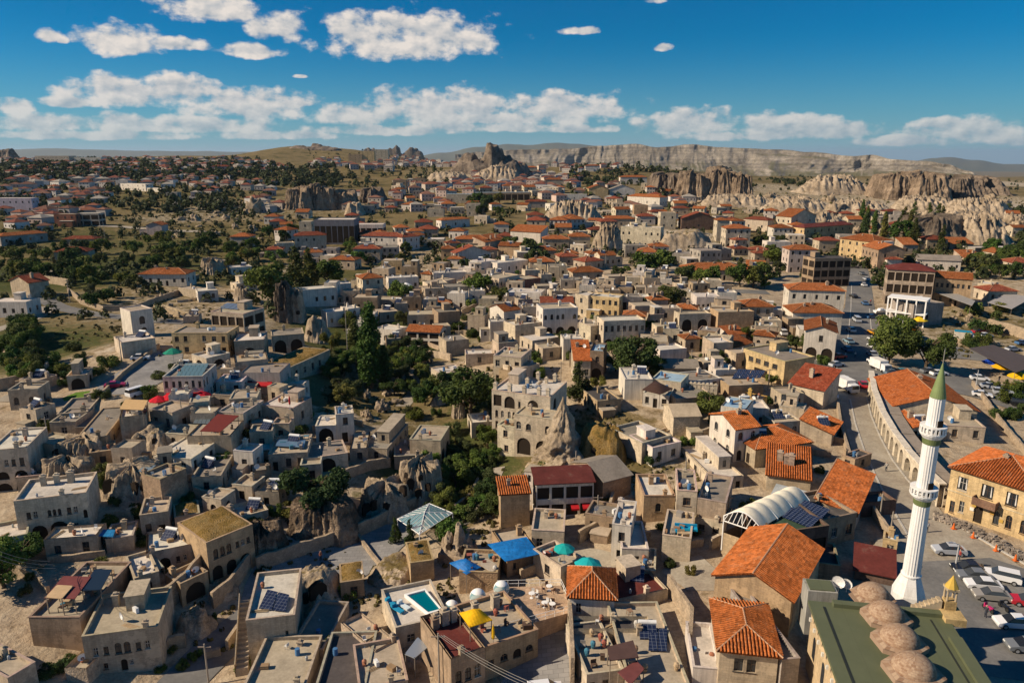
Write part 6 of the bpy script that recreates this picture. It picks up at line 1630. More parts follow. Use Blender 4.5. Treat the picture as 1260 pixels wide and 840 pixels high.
for pts, h, lab in [
    ([(316,702),(352,690),(400,674),(450,656),(512,626)], 2.4, 'long stone wall along the back of the paved court'),
    ([(84,360),(100,374),(128,383),(165,382),(192,372),(222,362)], 1.8, 'curving stone wall round the field above the bend'),
    ([(-6,482),(28,473),(58,462),(62,452)], 2.6, 'tan stone wall below the left grove'),
    ([(104,492),(128,486),(150,464),(176,444),(196,428)], 1.2, 'low stone wall along the edge of the parking court'),
    ([(196,508),(230,506),(264,502)], 2.5, 'retaining wall under the red parasols'),
    ([(712,349),(760,353),(820,357),(900,358)], 2.4, 'long dark retaining wall below the school trees'),
    ([(712,668),(734,656),(748,640),(754,618)], 2.2, 'curved stone wall beside the white stepped houses'),
    ([(1196,474),(1214,498),(1238,532),(1266,566)], 1.4, 'pale stepped wall between the car park and the hall yard'),
    ([(40,345),(70,350),(86,353)], 3.0, 'rubble retaining wall above the bend of the road'),
    ([(540,690),(560,694),(585,700)], 1.4, 'broken stone wall beside the grass-topped hut'),
    ([(640,712),(672,700),(690,712)], 1.6, 'garden wall below the tarpaulin-roofed house'),
    ([(435,650),(470,700),(500,690)][:2], .8, 'low hedge-side wall at the edge of the paved court'),
    ([(280,800),(300,772),(318,748)], 1.6, 'lane wall beside the outside stair'),
    ([(560,628),(580,612),(590,590)], 1.2, 'low garden wall along the lane below the cream hotel'),
    ([(460,338),(500,336)][:2], 1.2, 'terrace wall of the white parasols'),
    ([(478,360),(515,362),(540,352)], 1.8, 'grey terrace wall below the white parasols'),
    ([(1080,300),(1100,318),(1120,330)][:2], 1, 'low wall at the street head'),
    ([(560,404),(590,398),(596,388)], 1.6, 'stone wall with white railing above the blank beige house'),
    ([(0,430),(40,452),(60,458)], 1.4, 'old wall inside the left grove'),
    ([(700,770),(702,800),(704,845)], 4.0, 'tall pale wall of the lane beside the shingled house'),
    ([(822,728),(836,748),(850,770),(848,800)], 2.6, 'winding pale parapet wall beside the maroon deck'),
    ([(1170,418),(1195,426),(1225,440)], 1.2, 'low wall behind the blue-topped truck'),
    ([(1215,404),(1245,412),(1268,420)], 3.2, 'grey retaining wall under the cut'),
    ([(194,756),(214,744),(232,729),(247,712),(256,698)], 3.6, 'curved sandy retaining wall climbing to the grass-topped arcade'),
    ([(262,748),(285,730),(301,707),(313,690)], 2.6, 'rough sandy wall beside the outside stair'),
    ([(160,742),(176,750),(194,756)], 2.2, 'low wall joining the corner house and the mansion'),
    ([(0,700),(20,705),(45,712),(60,730)], 1.2, 'broken lane wall beside the cluttered terrace house'),
    ([(60,692),(90,690),(130,684)], 1.1, 'low wall along the lane under the blue awning'),
    ([(330,520),(345,540),(352,560)], 1.8, 'alley wall below the red closed parasol'),
    ([(240,612),(262,618),(290,612)], 2.0, 'alley wall under the arched side windows'),
    ([(395,600),(425,590),(455,578),(480,574)], 2.0, 'long low wall on top of the cave cliff'),
    ([(1030,500),(1034,530),(1046,570)], 1.6, 'grey yard wall along the dusty street'),
    ([(1056,600),(1076,640),(1094,664)], 1.8, 'dark yard wall beside the kiosks'),
    ]: swall(pts, h, lab)
def kerb(pts):
    o = swall(pts, .16, '', .3, 'plaster', (.5, .47, .42), 'kerb')
    for k in ('label', 'category'): del o[k]
    struct(o)
kerb([(1066,488),(1072,512),(1084,540),(1098,566),(1116,590),(1138,614)]); kerb([(1046,492),(1052,520),(1064,556),(1082,596),(1106,640),(1118,660)]); kerb([(1150,632),(1180,648),(1222,672),(1268,698)]); kerb([(1030,452),(1024,470),(1018,486)]); kerb([(1078,456),(1074,430),(1072,405),(1070,380)]); kerb([(1040,440),(1044,410),(1047,380),(1048,350)])
def terrace_walls():
    rr = random.Random(606)
    for (x0, y0, x1, y1, n) in ((20, 470, 420, 640, 30), (430, 340, 900, 470, 34), (640, 500, 880, 700, 12), (100, 640, 330, 820, 8), (850, 420, 1010, 620, 10), (180, 340, 340, 420, 6)):
        for _ in range(n):
            x, y = rr.uniform(x0, x1), rr.uniform(y0, y1); L = rr.uniform(14, 38); a = rr.uniform(-.35, .35); g = ground(x, y); p = [(x, y), (x + L * .5, y + L * .5 * a + rr.uniform(-2, 2)), (x + L, y + L * a)]
            swall(p, rr.uniform(.8, 2.2), rel_label('low stone wall', g), rr.uniform(.35, .6), rr.choice(['rubble', 'wall']), jit(rr.choice([(.42, .33, .23), (.36, .28, .2), (.5, .41, .3)])))['group'] = 'terrace walls between the houses'
terrace_walls()
# ------------------------------------------------------------------ mosque, minaret, turret
def zat(px, py, Y): d = ray(px, py); return CAMZ + d.z * Y / d.y
def mat_greenroof():
    t = NT('green_roof_sheet', .6, .3); p = t.oc; s = t.node('ShaderNodeSeparateXYZ'); t.L.new(p, s.inputs[0])
    w = t.math('FRACT', t.math('MULTIPLY', s.outputs[0], .55)); n = t.noise(.35, p, 5, .7)
    c = t.mix(n, (.072, .085, .042), (.125, .135, .075)); t.col(t.mix(t.rng(w, 0, .05, .45, 0), c, (.07, .07, .04))); t.bump(w, .15, .04); return t.mat
def mat_dome():
    t = NT('brick_dome', .85, .15)
    bk = t.node('ShaderNodeTexBrick', Scale=1.0, Color1=(.235,.14,.085,1), Color2=(.42,.305,.205,1), Mortar=(.29,.20,.14,1), _offset=.5)
    bk.inputs['Brick Width'].default_value = .40; bk.inputs['Row Height'].default_value = .17; bk.inputs['Mortar Size'].default_value = .02; bk.inputs['Bias'].default_value = -.1
    s_ = t.node('ShaderNodeSeparateXYZ'); t.L.new(t.oc, s_.inputs[0]); an = t.math('MULTIPLY', t.math('ARCTAN2', s_.outputs[1], s_.outputs[0]), 2.4); el = t.math('MULTIPLY', t.math('ARCSINE', t.math('DIVIDE', s_.outputs[2], 2.3, True)), 2.3)
    cb = t.node('ShaderNodeCombineXYZ'); t.L.new(an, cb.inputs[0]); t.L.new(el, cb.inputs[1]); t.L.new(cb.outputs[0], bk.inputs['Vector']); c = t.mix(t.rng(t.noise(.9, t.pos, 5, .7), .50, .75, 0, .3), bk.outputs['Color'], (.46, .36, .27)); t.col(c); t.bump(bk.outputs['Fac'], .5, -.03); return t.mat
def mat_minwhite():
    t = NT('white_fluted_stone', .6, .3); mp = t.node('ShaderNodeMapping'); mp.inputs['Scale'].default_value = (1.5, 1.5, .1); t.L.new(t.pos, mp.inputs['Vector'])
    z_ = t.node('ShaderNodeSeparateXYZ'); t.L.new(t.oc, z_.inputs[0]); jn = t.rng(t.math('FRACT', t.math('MULTIPLY', z_.outputs[2], 1.1)), 0, .06, .82, 1)
    c = t.mix(t.rng(t.noise(1, mp.outputs[0], 6, .75), .35, .68, 0, .75), (.76, .75, .73), (.50, .48, .45)); t.col(t.mix(1.0, c, t.gray(jn), 'MULTIPLY')); return t.mat
def mosque():
    z = 8.2; P = unproj(1000, 741, z); Q = unproj(1160, 757, z); e = (Q - P); Wd = e.xy.length; yaw = math.atan2(e.y, e.x)
    L = 27.0; g0 = P + (Q - P) / 2; t = thing('mosque', 'mosque with green sheet roof and a row of brick domes', 'mosque', (g0.x, g0.y, 0), yaw)
    a = Wd / 2; mb = MB(); mb.box(-a, a, -L, 0, -2, z - .1); obj('wall', mb.mesh('wall', M('wall')), t, (0, 0, 0), 0, (.55, .42, .26))
    r = MB(); r.poly((-a - .4, .4, z), (-a - .4, -L, z), (a + .4, -L, z), (a + .4, .4, z))
    r.poly((-a - .4, .4, z - .35), (-a - .4, .4, z), (a + .4, .4, z), (a + .4, .4, z - .35)); r.poly((-a - .4, -L, z - .35), (-a - .4, -L, z), (-a - .4, .4, z), (-a - .4, .4, z - .35)); r.poly((a + .4, .4, z - .35), (a + .4, .4, z), (a + .4, -L, z), (a + .4, -L, z - .35))
    ro = obj('roof', r.mesh('roof', M('greenroof'), uv=False), t)
    k = MB(); k.box(-a + .9, -a + 1.15, -L, -.6, z, z + .05); obj('gutter', k.mesh('gutter', M('plain'), uv=False), ro, (0, 0, 0), 0, (.02, .024, .02))
    k = MB(); k.box(a - 1.6, a - 1.45, -L, -1.0, z, z + .05); obj('gutter', k.mesh('gutter', M('plain'), uv=False), ro, (0, 0, 0), 0, (.03, .034, .025))
    k = MB(); k.box(a - .9, a + .3, -L, -4, z, z + .35); obj('roof_edge', k.mesh('roof_edge', M('greenroof'), uv=False), ro)
    k = MB(); k.box(-a + 2.0, a - .2, -.5, .3, z, z + .45); obj('roof_edge', k.mesh('roof_edge', M('greenroof'), uv=False), ro)
    for i in range(14):
        x = -a - .42; y = -1.5 - i * 1.9; k = MB(); k.box(x - .12, x + .1, y - .12, y + .12, z - 1.3, z - .9); obj('floodlight', k.mesh('floodlight', M('plain'), uv=False), t, (0, 0, 0), 0, (.7, .68, .6))
    wm, fr = win_mesh(1.1, 2.6, True, 'w')
    for i in range(6): obj('window', wm, t, (-a - .02, -2.5 - i * 4, 3.0), -math.pi / 2); obj('window', wm, t, (a + .02, -2.5 - i * 4, 3.0), math.pi / 2)
    inv = lambda p: ((p.x - g0.x) * math.cos(yaw) + (p.y - g0.y) * math.sin(yaw), -(p.x - g0.x) * math.sin(yaw) + (p.y - g0.y) * math.cos(yaw))
    for n, (dx, dy, rp) in enumerate([(1074, 733, 19), (1090, 762, 21), (1106, 793, 23), (1123, 830, 25.5)]):
        p = unproj(dx, dy, z); x, y = inv(p); rr = rp * (p.y * CP + (CAMZ - z) * SP) / FPX
        d = MB(); d.lathe([(rr * math.cos(q), rr * .80 * math.sin(q)) for q in np.linspace(0, math.pi / 2 - .02, 17)], 40)
        o = obj('dome', d.mesh('dome', M('dome')), t, (x, y, z + (.55 if n else .1)))
        b = MB(); b.prism([(rr * 1.42 * math.cos(q), rr * 1.32 * math.sin(q)) for q in [math.pi / 6 * (2 * i + 1) + .2 for i in range(6)]] , -.6, .02 if n else -.5)
        b.lathe([(rr * 1.40, .02), (rr * 1.02, .22)], 6, a0=math.pi / 6 + .2)
        obj('drum', b.mesh('drum', M('dome')), o)
    return t, g0, yaw, a
MOS = mosque()
def minaret():
    p = unproj(1124, 727, 7.6); Y = p.y + .9; X = p.x; k = (Y * CP + (CAMZ - 12) * SP) / FPX; Z = lambda py: zat(1140, py, Y)
    t = thing('minaret', 'tall slender white fluted minaret with two balconies and green cone', 'minaret', (X, Y, 0))
    def lathe(name, prof, n, mat, fl=0, col=None): mb = MB(); mb.lathe(prof, n, 0, 0, fl); return obj(name, mb.mesh(name, M(mat), uv=False), t, (0, 0, 0), 0, col)
    r1, r2 = 9.0 * k, 8.7 * k; zb = Z(727); zk = Z(706); b1 = Z(612); b2 = Z(537); zc = Z(488); zt = Z(447)
    lathe('base', [(19.5 * k, -1), (19.5 * k, zb), (11.0 * k, zk)], 8, 'minwhite'); lathe('ring', [(11.2 * k, zk - .12), (11.6 * k, zk), (11.6 * k, zk + .12), (10.8 * k, zk + .2)], 24, 'minwhite')
    lathe('shaft', [(10.2 * k, zk), (r1, b1 - .4)], 40, 'minwhite', .055)
    for (zz, ra, rbal) in ((b1, r1, 15.2 * k), (b2, r2 * 1.04, 14.4 * k)):
        lathe('green_band', [(ra * 1.04, zz - .75), (ra * 1.12, zz - .05)], 24, 'plain', 0, (.12, .15, .055))
        o = lathe('balcony', [(ra * 1.12, zz - .1), (rbal * .94, zz + .35), (rbal * .94, zz + .5), (rbal, zz + .5), (rbal, zz + .62)], 24, 'minwhite')
        for i in range(20):
            an = 2 * math.pi * i / 20; m_ = MB(); m_.box(-.09, .09, -.05, .05, 0, .62); obj('baluster', m_.mesh('baluster', M('minwhite'), uv=False), o, (rbal * .95 * math.cos(an), rbal * .95 * math.sin(an), zz + .62), an + math.pi / 2)
        m_ = MB(); m_.lathe([(rbal * .9, zz + 1.2), (rbal * 1.0, zz + 1.2), (rbal * 1.0, zz + 1.34), (rbal * .9, zz + 1.34)], 24); obj('handrail', m_.mesh('handrail', M('minwhite'), uv=False), o)
        m_ = MB(); m_.box(-.32, .32, -.06, .06, 0, 1.5); obj('door', m_.mesh('door', M('void'), uv=False), t, (ra * .25, -ra * .97, zz + .55), .25)
    lathe('shaft', [(r1 * .98, b1), (r2 * 1.02, b2 - .4)], 40, 'minwhite', .055); lathe('shaft', [(r2, b2), (r2 * .96, zc)], 40, 'minwhite', .055)
    lathe('cone', [(r2 * 1.0, zc - .05), (r2 * .98, zc + .05), (r2 * .52, zc + (zt - zc) * .52), (.05, zt)], 24, 'plain', 0, (.17, .22, .085)); lathe('finial', [(.05, zt - .1), (.05, Z(432)), (.01, Z(428))], 8, 'metal', 0, (.35, .33, .28))
minaret()
def turret():
    z = 8.2; p = unproj(1166, 752, z); k = (p.y * CP + (CAMZ - z) * SP) / FPX; t = thing('roof_turret', 'small stone turret with yellow cone and steps on the mosque roof edge', 'turret', (p.x, p.y, z), MOS[2])
    mb = MB(); mb.box(-1.0, 1.0, -2.2, .4, -.3, .5); mb.box(-.55, .55, -.5, .5, .5, 1.5); obj('base', mb.mesh('base', M('wall')), t, (0, 0, 0), 0, (.50, .36, .17))
    for (x, y) in ((-.42, -.4), (.42, -.4), (.42, .4), (-.42, .4)): mb = MB(); mb.lathe([(.12, 1.5), (.1, 2.7)], 8, x, y); obj('column', mb.mesh('column', M('wall')), t, (0, 0, 0), 0, (.48, .38, .25))
    mb = MB(); mb.box(-.6, .6, -.6, .6, 2.7, 2.95); obj('cornice', mb.mesh('cornice', M('wall')), t, (0, 0, 0), 0, (.5, .4, .26))
    mb = MB(); mb.lathe([(.68, 2.95), (.02, 4.3)], 8); obj('cone', mb.mesh('cone', M('plain'), uv=False), t, (0, 0, 0), 0, (.52, .34, .06))
    for i in range(7): mb = MB(); mb.box(-1.2 - i * .38, -.82 - i * .38, -.4, .5, -.2, 1.4 - i * .2); obj('step', mb.mesh('step', M('wall')), t, (0, 0, 0), 0, (.5, .40, .27))
turret()
def roof_box(px, py, z, w, d, h, label):     # small green-roofed hut behind the mosque and its dishes
    p = unproj(px, py, z); t = thing('green_hut', label, 'hut', (p.x, p.y, z - h), R(-8)); mb = MB(); mb.box(-w/2, w/2, 0, d, -4, h); obj('wall', mb.mesh('wall', M('plaster'), uv=False), t, (0, 0, 0), 0, (.35, .34, .30))
    r = MB(); r.box(-w/2 + .25, w/2 - .25, .25, d - .25, h, h + .12); obj('roof', r.mesh('roof', M('greenroof'), uv=False), t)
    for dx, s in ((w * .72, 1.5), (w * 1.0, 1.3)): dish(t, (dx, d * .9, h - 1.2), -.6, s)
roof_box(1013, 728, 7.4, 3.2, 2.6, 1.6, 'small green-roofed hut with two large satellite dishes behind the mosque')
# ------------------------------------------------------------------ arcade along the street
def arcade():
    P = [ground(x, y) for x, y in [(1067,476),(1071,500),(1080,527),(1093,552),(1110,577),(1130,602),(1152,624)]]; h = 4.0
    t = thing('street_arcade', 'long curved pale stone arcade bordering the dusty street', 'arcade', P[0]); o0 = P[0]; wb = MB(); cp = MB(); dk = MB()
    for a, b in zip(P, P[1:]):
        L = (b - a).xy.length; an = math.atan2(b.y - a.y, b.x - a.x); n = max(1, int(round(L / 3.6))); z0 = min(a.z, b.z) - o0.z; u = L / n
        hs = [(u * (i + .5) - u * .34, u * (i + .5) + u * .34, z0 + .05, z0 + 3.1, True) for i in range(n)]
        wall_face(wb, (a.x - o0.x, a.y - o0.y), an, L, z0 - 1.5, z0 + h, hs, .9)
        nx, ny = math.sin(an), -math.cos(an); q = .9
        hs2 = [(L - h_[1], L - h_[0], h_[2], h_[3], h_[4]) for h_ in hs]
        wall_face(wb, (b.x - o0.x - nx * q, b.y - o0.y - ny * q), an + math.pi, L, z0 - 1.5, z0 + h, hs2, .01)
        c, s = math.cos(an), math.sin(an)
        def Q(u_, v_, z_): return (a.x - o0.x + c * u_ + nx * v_, a.y - o0.y + s * u_ + ny * v_, z_)
        for (v0, v1, za, zb_) in ((-1.05, .15, z0 + h, z0 + h + .22),):
            A = [Q(-.1, v0, za), Q(L + .1, v0, za), Q(L + .1, v1, za), Q(-.1, v1, za)]; Bq = [Q(-.1, v0, zb_), Q(L + .1, v0, zb_), Q(L + .1, v1, zb_), Q(-.1, v1, zb_)]
            cp.poly(*Bq[::-1]); cp.poly(*A)
            for i in range(4): j = (i + 1) % 4; cp.poly(A[i], Bq[i], Bq[j], A[j])
        dk.poly(Q(-.2, -.95, z0 + h - .5), Q(L + .2, -.95, z0 + h - .5), Q(L + .2, -4.2, z0 + h - .5), Q(-.2, -4.2, z0 + h - .5)); dk.poly(Q(0, -4.2, z0 - 1), Q(L, -4.2, z0 - 1), Q(L, -4.2, z0 + h - .5), Q(0, -4.2, z0 + h - .5))
    obj('wall', wb.mesh('wall', M('wall')), t, (0, 0, 0), 0, (.60, .52, .40)); obj('coping', cp.mesh('coping', M('plaster'), uv=False), t, (0, 0, 0), 0, (.70, .62, .50)); obj('walkway', dk.mesh('walkway', M('flat'), uv=False), t, (0, 0, 0), 0, (.30, .25, .20))
arcade()
# ------------------------------------------------------------------ small things
def canopy(pxs, z, col, label, mat='cloth', name='shade_canopy', posts=True, down=2.6, sag=0.0, th=.1):
    P = [unproj(x, y, z + (dz if len(q) > 2 else 0)) if False else unproj(x, y, z) for q in pxs for (x, y) in [q[:2]]]; c = sum(P, Vector()) / len(P)
    t = thing(name, label, 'canopy', (c.x, c.y, z - down)); mb = MB(); n = 8
    if len(P) == 4:
        i0 = 0
        for lay in (0, 1):
            for j in range(n + 1):
                for i in range(n + 1):
                    u, v = i / n, j / n; p = (P[0] * (1-u) + P[1] * u) * (1-v) + (P[3] * (1-u) + P[2] * u) * v - c
                    mb.v.append((p.x, p.y, down + sag * math.sin(math.pi * u) * math.sin(math.pi * v) - lay * th))
        m_ = (n + 1) ** 2
        for j in range(n):
            for i in range(n): a = j * (n + 1) + i; mb.f.append((a, a + 1, a + n + 2, a + n + 1)); mb.m.append(0); mb.f.append((m_ + a + n + 1, m_ + a + n + 2, m_ + a + 1, m_ + a)); mb.m.append(0)
        for i in range(n):
            for (a, b) in ((i, i + 1), ((i + 1) * (n + 1) + n - (n + 1) + 0, (i + 1) * (n + 1) + n), ((n) * (n + 1) + i + 1, (n) * (n + 1) + i), ((i + 1) * (n + 1), i * (n + 1))): mb.f.append((a, b, b + m_, a + m_)); mb.m.append(0)
    obj('cover', mb.mesh('cover', M(mat)), t, (0, 0, 0), 0, col)
    if posts:
        for p in P:
            q = (p - c) * .94; k = MB(); k.tube((q.x, q.y, -.5), (q.x, q.y, down), .06, 6); obj('post', k.mesh('post', M('plain'), uv=False), t, (0, 0, 0), 0, (.25, .2, .15))
    return t
def rz(key): h = HOUSES[key]; return h['C'].z + h['H']
def parasol(px, py, z, col, label, r=1.5, h=2.4, closed=False, group=None):
    p = unproj(px, py, z); t = thing('parasol', label, 'parasol', p, random.uniform(0, 1), group)
    mb = MB()
    if closed: mb.lathe([(.10, .9), (.2, 1.2), (.16, 2.2), (.03, 2.9)], 8)
    else:
        mb.lathe([(r, h - .12), (r, h), (r * .5, h + r * .28), (.03, h + r * .48)], 8)
    obj('canopy', mb.mesh('canopy', M('cloth'), uv=False), t, (0, 0, 0), 0, col); k = MB(); k.tube((0, 0, 0), (0, 0, h + .1), .035, 6); k.lathe([(.3, 0), (.3, .08), (.06, .12)], 10); obj('pole', k.mesh('pole', M('metal'), uv=False), t, (0, 0, 0), 0, (.4, .4, .4)); return t
z = rz('solarhotel') - 3
for i, (x, y) in enumerate([(197, 503), (211, 500), (250, 497)]):
    g = ground(x, y + 4); parasol(x, y + 3, g.z + .1, (.50, .012, .025), ['red parasol at the end of the terrace wall below the pink-white hotel', 'red parasol in the middle under the red awning', 'red parasol at the side-street corner of the pink-white hotel'][i], 1.9, 2.5)
g = ground(214, 444); parasol(214, 446, g.z, (.015, .20, .13), 'green parasol on the terrace of the ochre house', 2.2, 2.6)
for x, y, lab in [(485, 356, 'first white parasol from the orange hip-roofed house on the restaurant terrace'), (500, 359, 'white parasol in the middle of the restaurant terrace'), (529, 359, 'white parasol at the far end of the restaurant terrace')]: g = ground(x, y); parasol(x, y, g.z, (.75, .74, .72), lab, 2.6, 2.6)
parasol(694, 692, rz('turq'), (.012, .32, .30), 'turquoise parasol on the small cream house', 1.5, 2.2)
g = ground(723, 716); parasol(723, 711, g.z + 1.5, (.012, .34, .36), 'turquoise parasol on the yard terrace beside the small cream house', 1.9, 2.2)
parasol(607, 794, rz('rest'), (.62, .36, .01), 'closed yellow parasol on the restaurant roof terrace', closed=True); parasol(357, 503, rz('redpar'), (.5, .02, .02), 'closed red parasol on the pale corner house', closed=True)
canopy([(565, 753), (590, 748), (606, 762), (578, 771)], rz('rest') + 2.6, (.66, .37, .008), 'bright yellow fabric canopy on the restaurant terrace', sag=.9)
canopy([(246, 530), (271, 531), (294, 511), (268, 509)], rz('maroon') + 2.6, (.15, .028, .022), 'large maroon canopy over the hillside restaurant')
canopy([(147, 503), (176, 504), (182, 492), (154, 491)], rz('tancan') + 2.6, (.55, .36, .17), 'tan canvas shade over the square stone house')
canopy([(336, 475), (352, 478), (372, 469), (356, 464)], ground(352, 492).z + 3, (.50, .37, .23), 'tan sail canopy beside the pinkish house')
canopy([(790, 479), (812, 485), (828, 478), (806, 468)], rz('cafe') + 2.5, (.06, .032, .024), 'dark brown canopy on the white cafe', sag=.9)
canopy([(55, 735), (92, 736), (112, 709), (78, 708)], rz('clutter') + 2.3, (.17, .045, .04), 'maroon sheet canopy over the cluttered roof terrace', 'plain')
canopy([(100, 726), (124, 725), (138, 700), (116, 700)], rz('clutter') + 2.2, (.03, .055, .085), 'blue-black sheet canopy beside the maroon one', 'metal')
canopy([(56, 734), (76, 736), (90, 720), (70, 719)], rz('clutter') + 2.5, (.52, .36, .20), 'tan wooden pergola roof on the cluttered terrace', 'plain')
canopy([(747, 795), (750, 812), (786, 808), (779, 787)], rz('awn') + 2.4, (.09, .05, .04), 'brown awning on the potted roof terrace', 'plain')
canopy([(760, 826), (776, 842), (793, 822), (783, 812)], rz('awn') + 1.8, (.16, .05, .045), 'brown-red lower awning beside the potted terrace', 'plain')
canopy([(183, 686), (194, 700), (202, 697), (192, 685)], ground(195, 715).z + 3, (.30, .29, .22), 'olive awning over the yard of the bright-roofed corner house')
canopy([(107, 658), (113, 651), (142, 651), (139, 660)], ground(125, 690).z + 3.2, (.01, .17, .38), 'bright blue tarpaulin awning beside the arched white house', 'tarp')
canopy([(170, 579), (182, 581), (193, 571), (180, 569)], ground(180, 610).z + 4.5, (.32, .42, .48), 'pale blue tin sheet over the cave house', 'metal')
canopy([(339, 548), (374, 550), (376, 541), (342, 540)], rz('tin') + .5, (.20, .33, .45), 'row of blue tin sheets on the rock-cut house', 'metal', posts=False, down=.6)
canopy([(498, 804), (510, 809), (527, 795), (514, 783)], ground(512, 820).z + 3, (.42, .46, .50), 'silver tin sheet roof beside the pool building', 'metal')
canopy([(600, 669), (622, 690), (664, 681), (648, 660)], rz('tarp') + .75, (.008, .16, .46), 'blue tarpaulin spread over the old stone house roof', 'tarp', posts=False, down=.8, sag=.35)
canopy([(553, 692), (574, 706), (592, 697), (572, 686)], ground(575, 712).z + 3.6, (.008, .15, .45), 'blue tarpaulin over the ruined stone house', 'tarp', sag=.8)
canopy([(590, 694), (606, 704), (612, 694), (598, 686)], ground(602, 712).z + 3.2, (.42, .36, .28), 'pale board awning between the blue tarpaulins', 'plain')
canopy([(1192, 428), (1250, 458), (1285, 446), (1222, 424)], ground(1235, 470).z + 4, (.085, .065, .055), 'long dark market roof over the yellow stalls', 'plain')
canopy([(1215, 372), (1245, 380), (1270, 366), (1240, 360)], ground(1240, 385).z + 3, (.34, .31, .28), 'grey roof of the builder yard above the cut', 'plain')
canopy([(1130, 352), (1196, 376), (1200, 370), (1150, 350)][::-1], ground(1170, 385).z + 5, (.30, .28, .25), 'long concrete porch roof beside the grey concrete building', 'plain')
for i, (x, y, c, lab) in enumerate([(1232, 462, (.62, .33, .01), 'orange-yellow market parasol under the dark roof'), (1252, 474, (.64, .38, .01), 'yellow market parasol beside the stepped wall'), (1220, 456, (.01, .05, .35), 'blue market parasol'), (1119, 415, (.6, .22, .01), 'orange stall cover beside the boats'), (1130, 402, (.62, .42, .02), 'yellow stall cover next to the concrete building')]):
    g = ground(x, y); parasol(x, y, g.z, c, lab if len(lab.split()) > 3 else lab + ' beside the dark roof', 2.6, 2.3)
def frame_tent():                            # cream vaulted membrane roof on a white truss
    z = 5.4; E = [unproj(891, 634, z), unproj(936, 649, z), unproj(996, 615, z), unproj(960, 605, z)]; c = sum(E, Vector()) / 4; t = thing('membrane_roof', 'cream vaulted membrane roof on white steel truss', 'canopy', (c.x, c.y, 0)); mb = MB(); nu, nv = 42, 16
    for i in range(nu + 1):
        u = i / nu; a = E[0].lerp(E[3], u); b = E[1].lerp(E[2], u); puff = abs(math.sin(u * math.pi * 6)) * .28
        for j in range(nv + 1): v = j / nv; p = a.lerp(b, v) - c; mb.v.append((p.x, p.y, z + (1.5 + puff) * math.sin(math.pi * v)))
    for i in range(nu):
        for j in range(nv): a = i * (nv + 1) + j; mb.f.append((a, a + 1, a + nv + 2, a + nv + 1)); mb.m.append(0)
    obj('membrane', mb.mesh('membrane', M('cloth'), uv=False, smooth=True), t, (0, 0, 0), 0, (.72, .66, .52))
    for u in (0, .33, .66, 1):
        a = E[0].lerp(E[3], u) - c; b = E[1].lerp(E[2], u) - c; k = MB()
        for s in range(8):
            f = lambda q: a.lerp(b, q) + Vector((0, 0, z + 1.45 * math.sin(math.pi * q) - a.lerp(b, q).z - .02)); k.tube(f(s / 8), f((s + 1) / 8), .09, 6)
            k.tube(Vector((*a.lerp(b, s / 8).xy, z - .8)), f((s + 1) / 8), .06, 5)
        k.tube((a.x, a.y, z - .8), (b.x, b.y, z - .8), .09, 6)
        for q in (a, b): k.tube((q.x, q.y, 0), (q.x, q.y, z), .1, 6)
        obj('truss', k.mesh('truss', M('white'), uv=False), t)
    w = MB(); a, b = E[0] - c, E[1] - c; d_ = E[3] - c; w.poly((a.x, a.y, -1), (b.x, b.y, -1), (b.x, b.y, z - 2.6), (a.x, a.y, z - 2.6)); w.poly((d_.x, d_.y, -1), (a.x, a.y, -1), (a.x, a.y, z - 2.6), (d_.x, d_.y, z - 2.6)); obj('wall', w.mesh('wall', M('wall')), t, (0, 0, 0), 0, (.48, .37, .24))
frame_tent()
def panels(key, pxs, nx, ny, col=None, z=None, tilt=.5, label_=None, mat='solar'):
    h = HOUSES[key]; root = h['root']; zz = h['C'].z + h['H'] + .25 if z is None else z; P = [unproj(x, y, zz) for x, y in pxs]; ca, sa = math.cos(-h['yaw']), math.sin(-h['yaw'])
    def loc(p): q = p - h['C']; return Vector((q.x * ca - q.y * sa, q.x * sa + q.y * ca, q.z))
    L = [loc(p) for p in P]
    for j in range(ny):
        for i in range(nx):
            u0, u1, v0, v1 = (i + .04) / nx, (i + .96) / nx, (j + .06) / ny, (j + .94) / ny; f = lambda u, v: (L[0] * (1-u) + L[1] * u) * (1-v) + (L[3] * (1-u) + L[2] * u) * v
            a, b, c, d = f(u0, v0), f(u1, v0), f(u1, v1), f(u0, v1); up = Vector((0, 0, tilt)); mb = MB(); c, d = c + up, d + up; mb.poly(a, b, c, d); dn = Vector((0, 0, -.06)); mb.poly(d + dn, c + dn, b + dn, a + dn)
            for p, q in ((a, b), (b, c), (c, d), (d, a)): mb.poly(p, p + dn, q + dn, q)
            mb.tube(c + dn, (c.x, c.y, h['H']), .03, 4); mb.tube(d + dn, (d.x, d.y, h['H']), .03, 4)
            obj('solar_panel', mb.mesh('solar_panel', M(mat)), root, (0, 0, 0), 0, col)
panels('green', [(957, 634), (997, 650), (1022, 629), (983, 614)], 5, 2, tilt=.35)
panels('solarhotel', [(216, 463), (248, 463), (257, 448), (228, 448)], 6, 3, (.22, .36, .37), tilt=.3, mat='metal')
panels('stairhouse', [(317, 749), (352, 753), (357, 735), (330, 728)], 2, 1, tilt=.6)
panels('coll', [(797, 801), (821, 802), (821, 775), (799, 774)], 2, 1, tilt=.5)
panels('tansolar', [(900, 466), (936, 465), (942, 458), (908, 456)], 6, 2, tilt=.5)
panels('glazed', [(268, 379), (292, 381), (302, 375), (280, 373)], 4, 1, (.25, .30, .36), tilt=.2, mat='metal')
panels('maroon', [(237, 521), (257, 522), (261, 513), (243, 512)], 4, 1, (.22, .27, .30), tilt=.3, mat='metal')
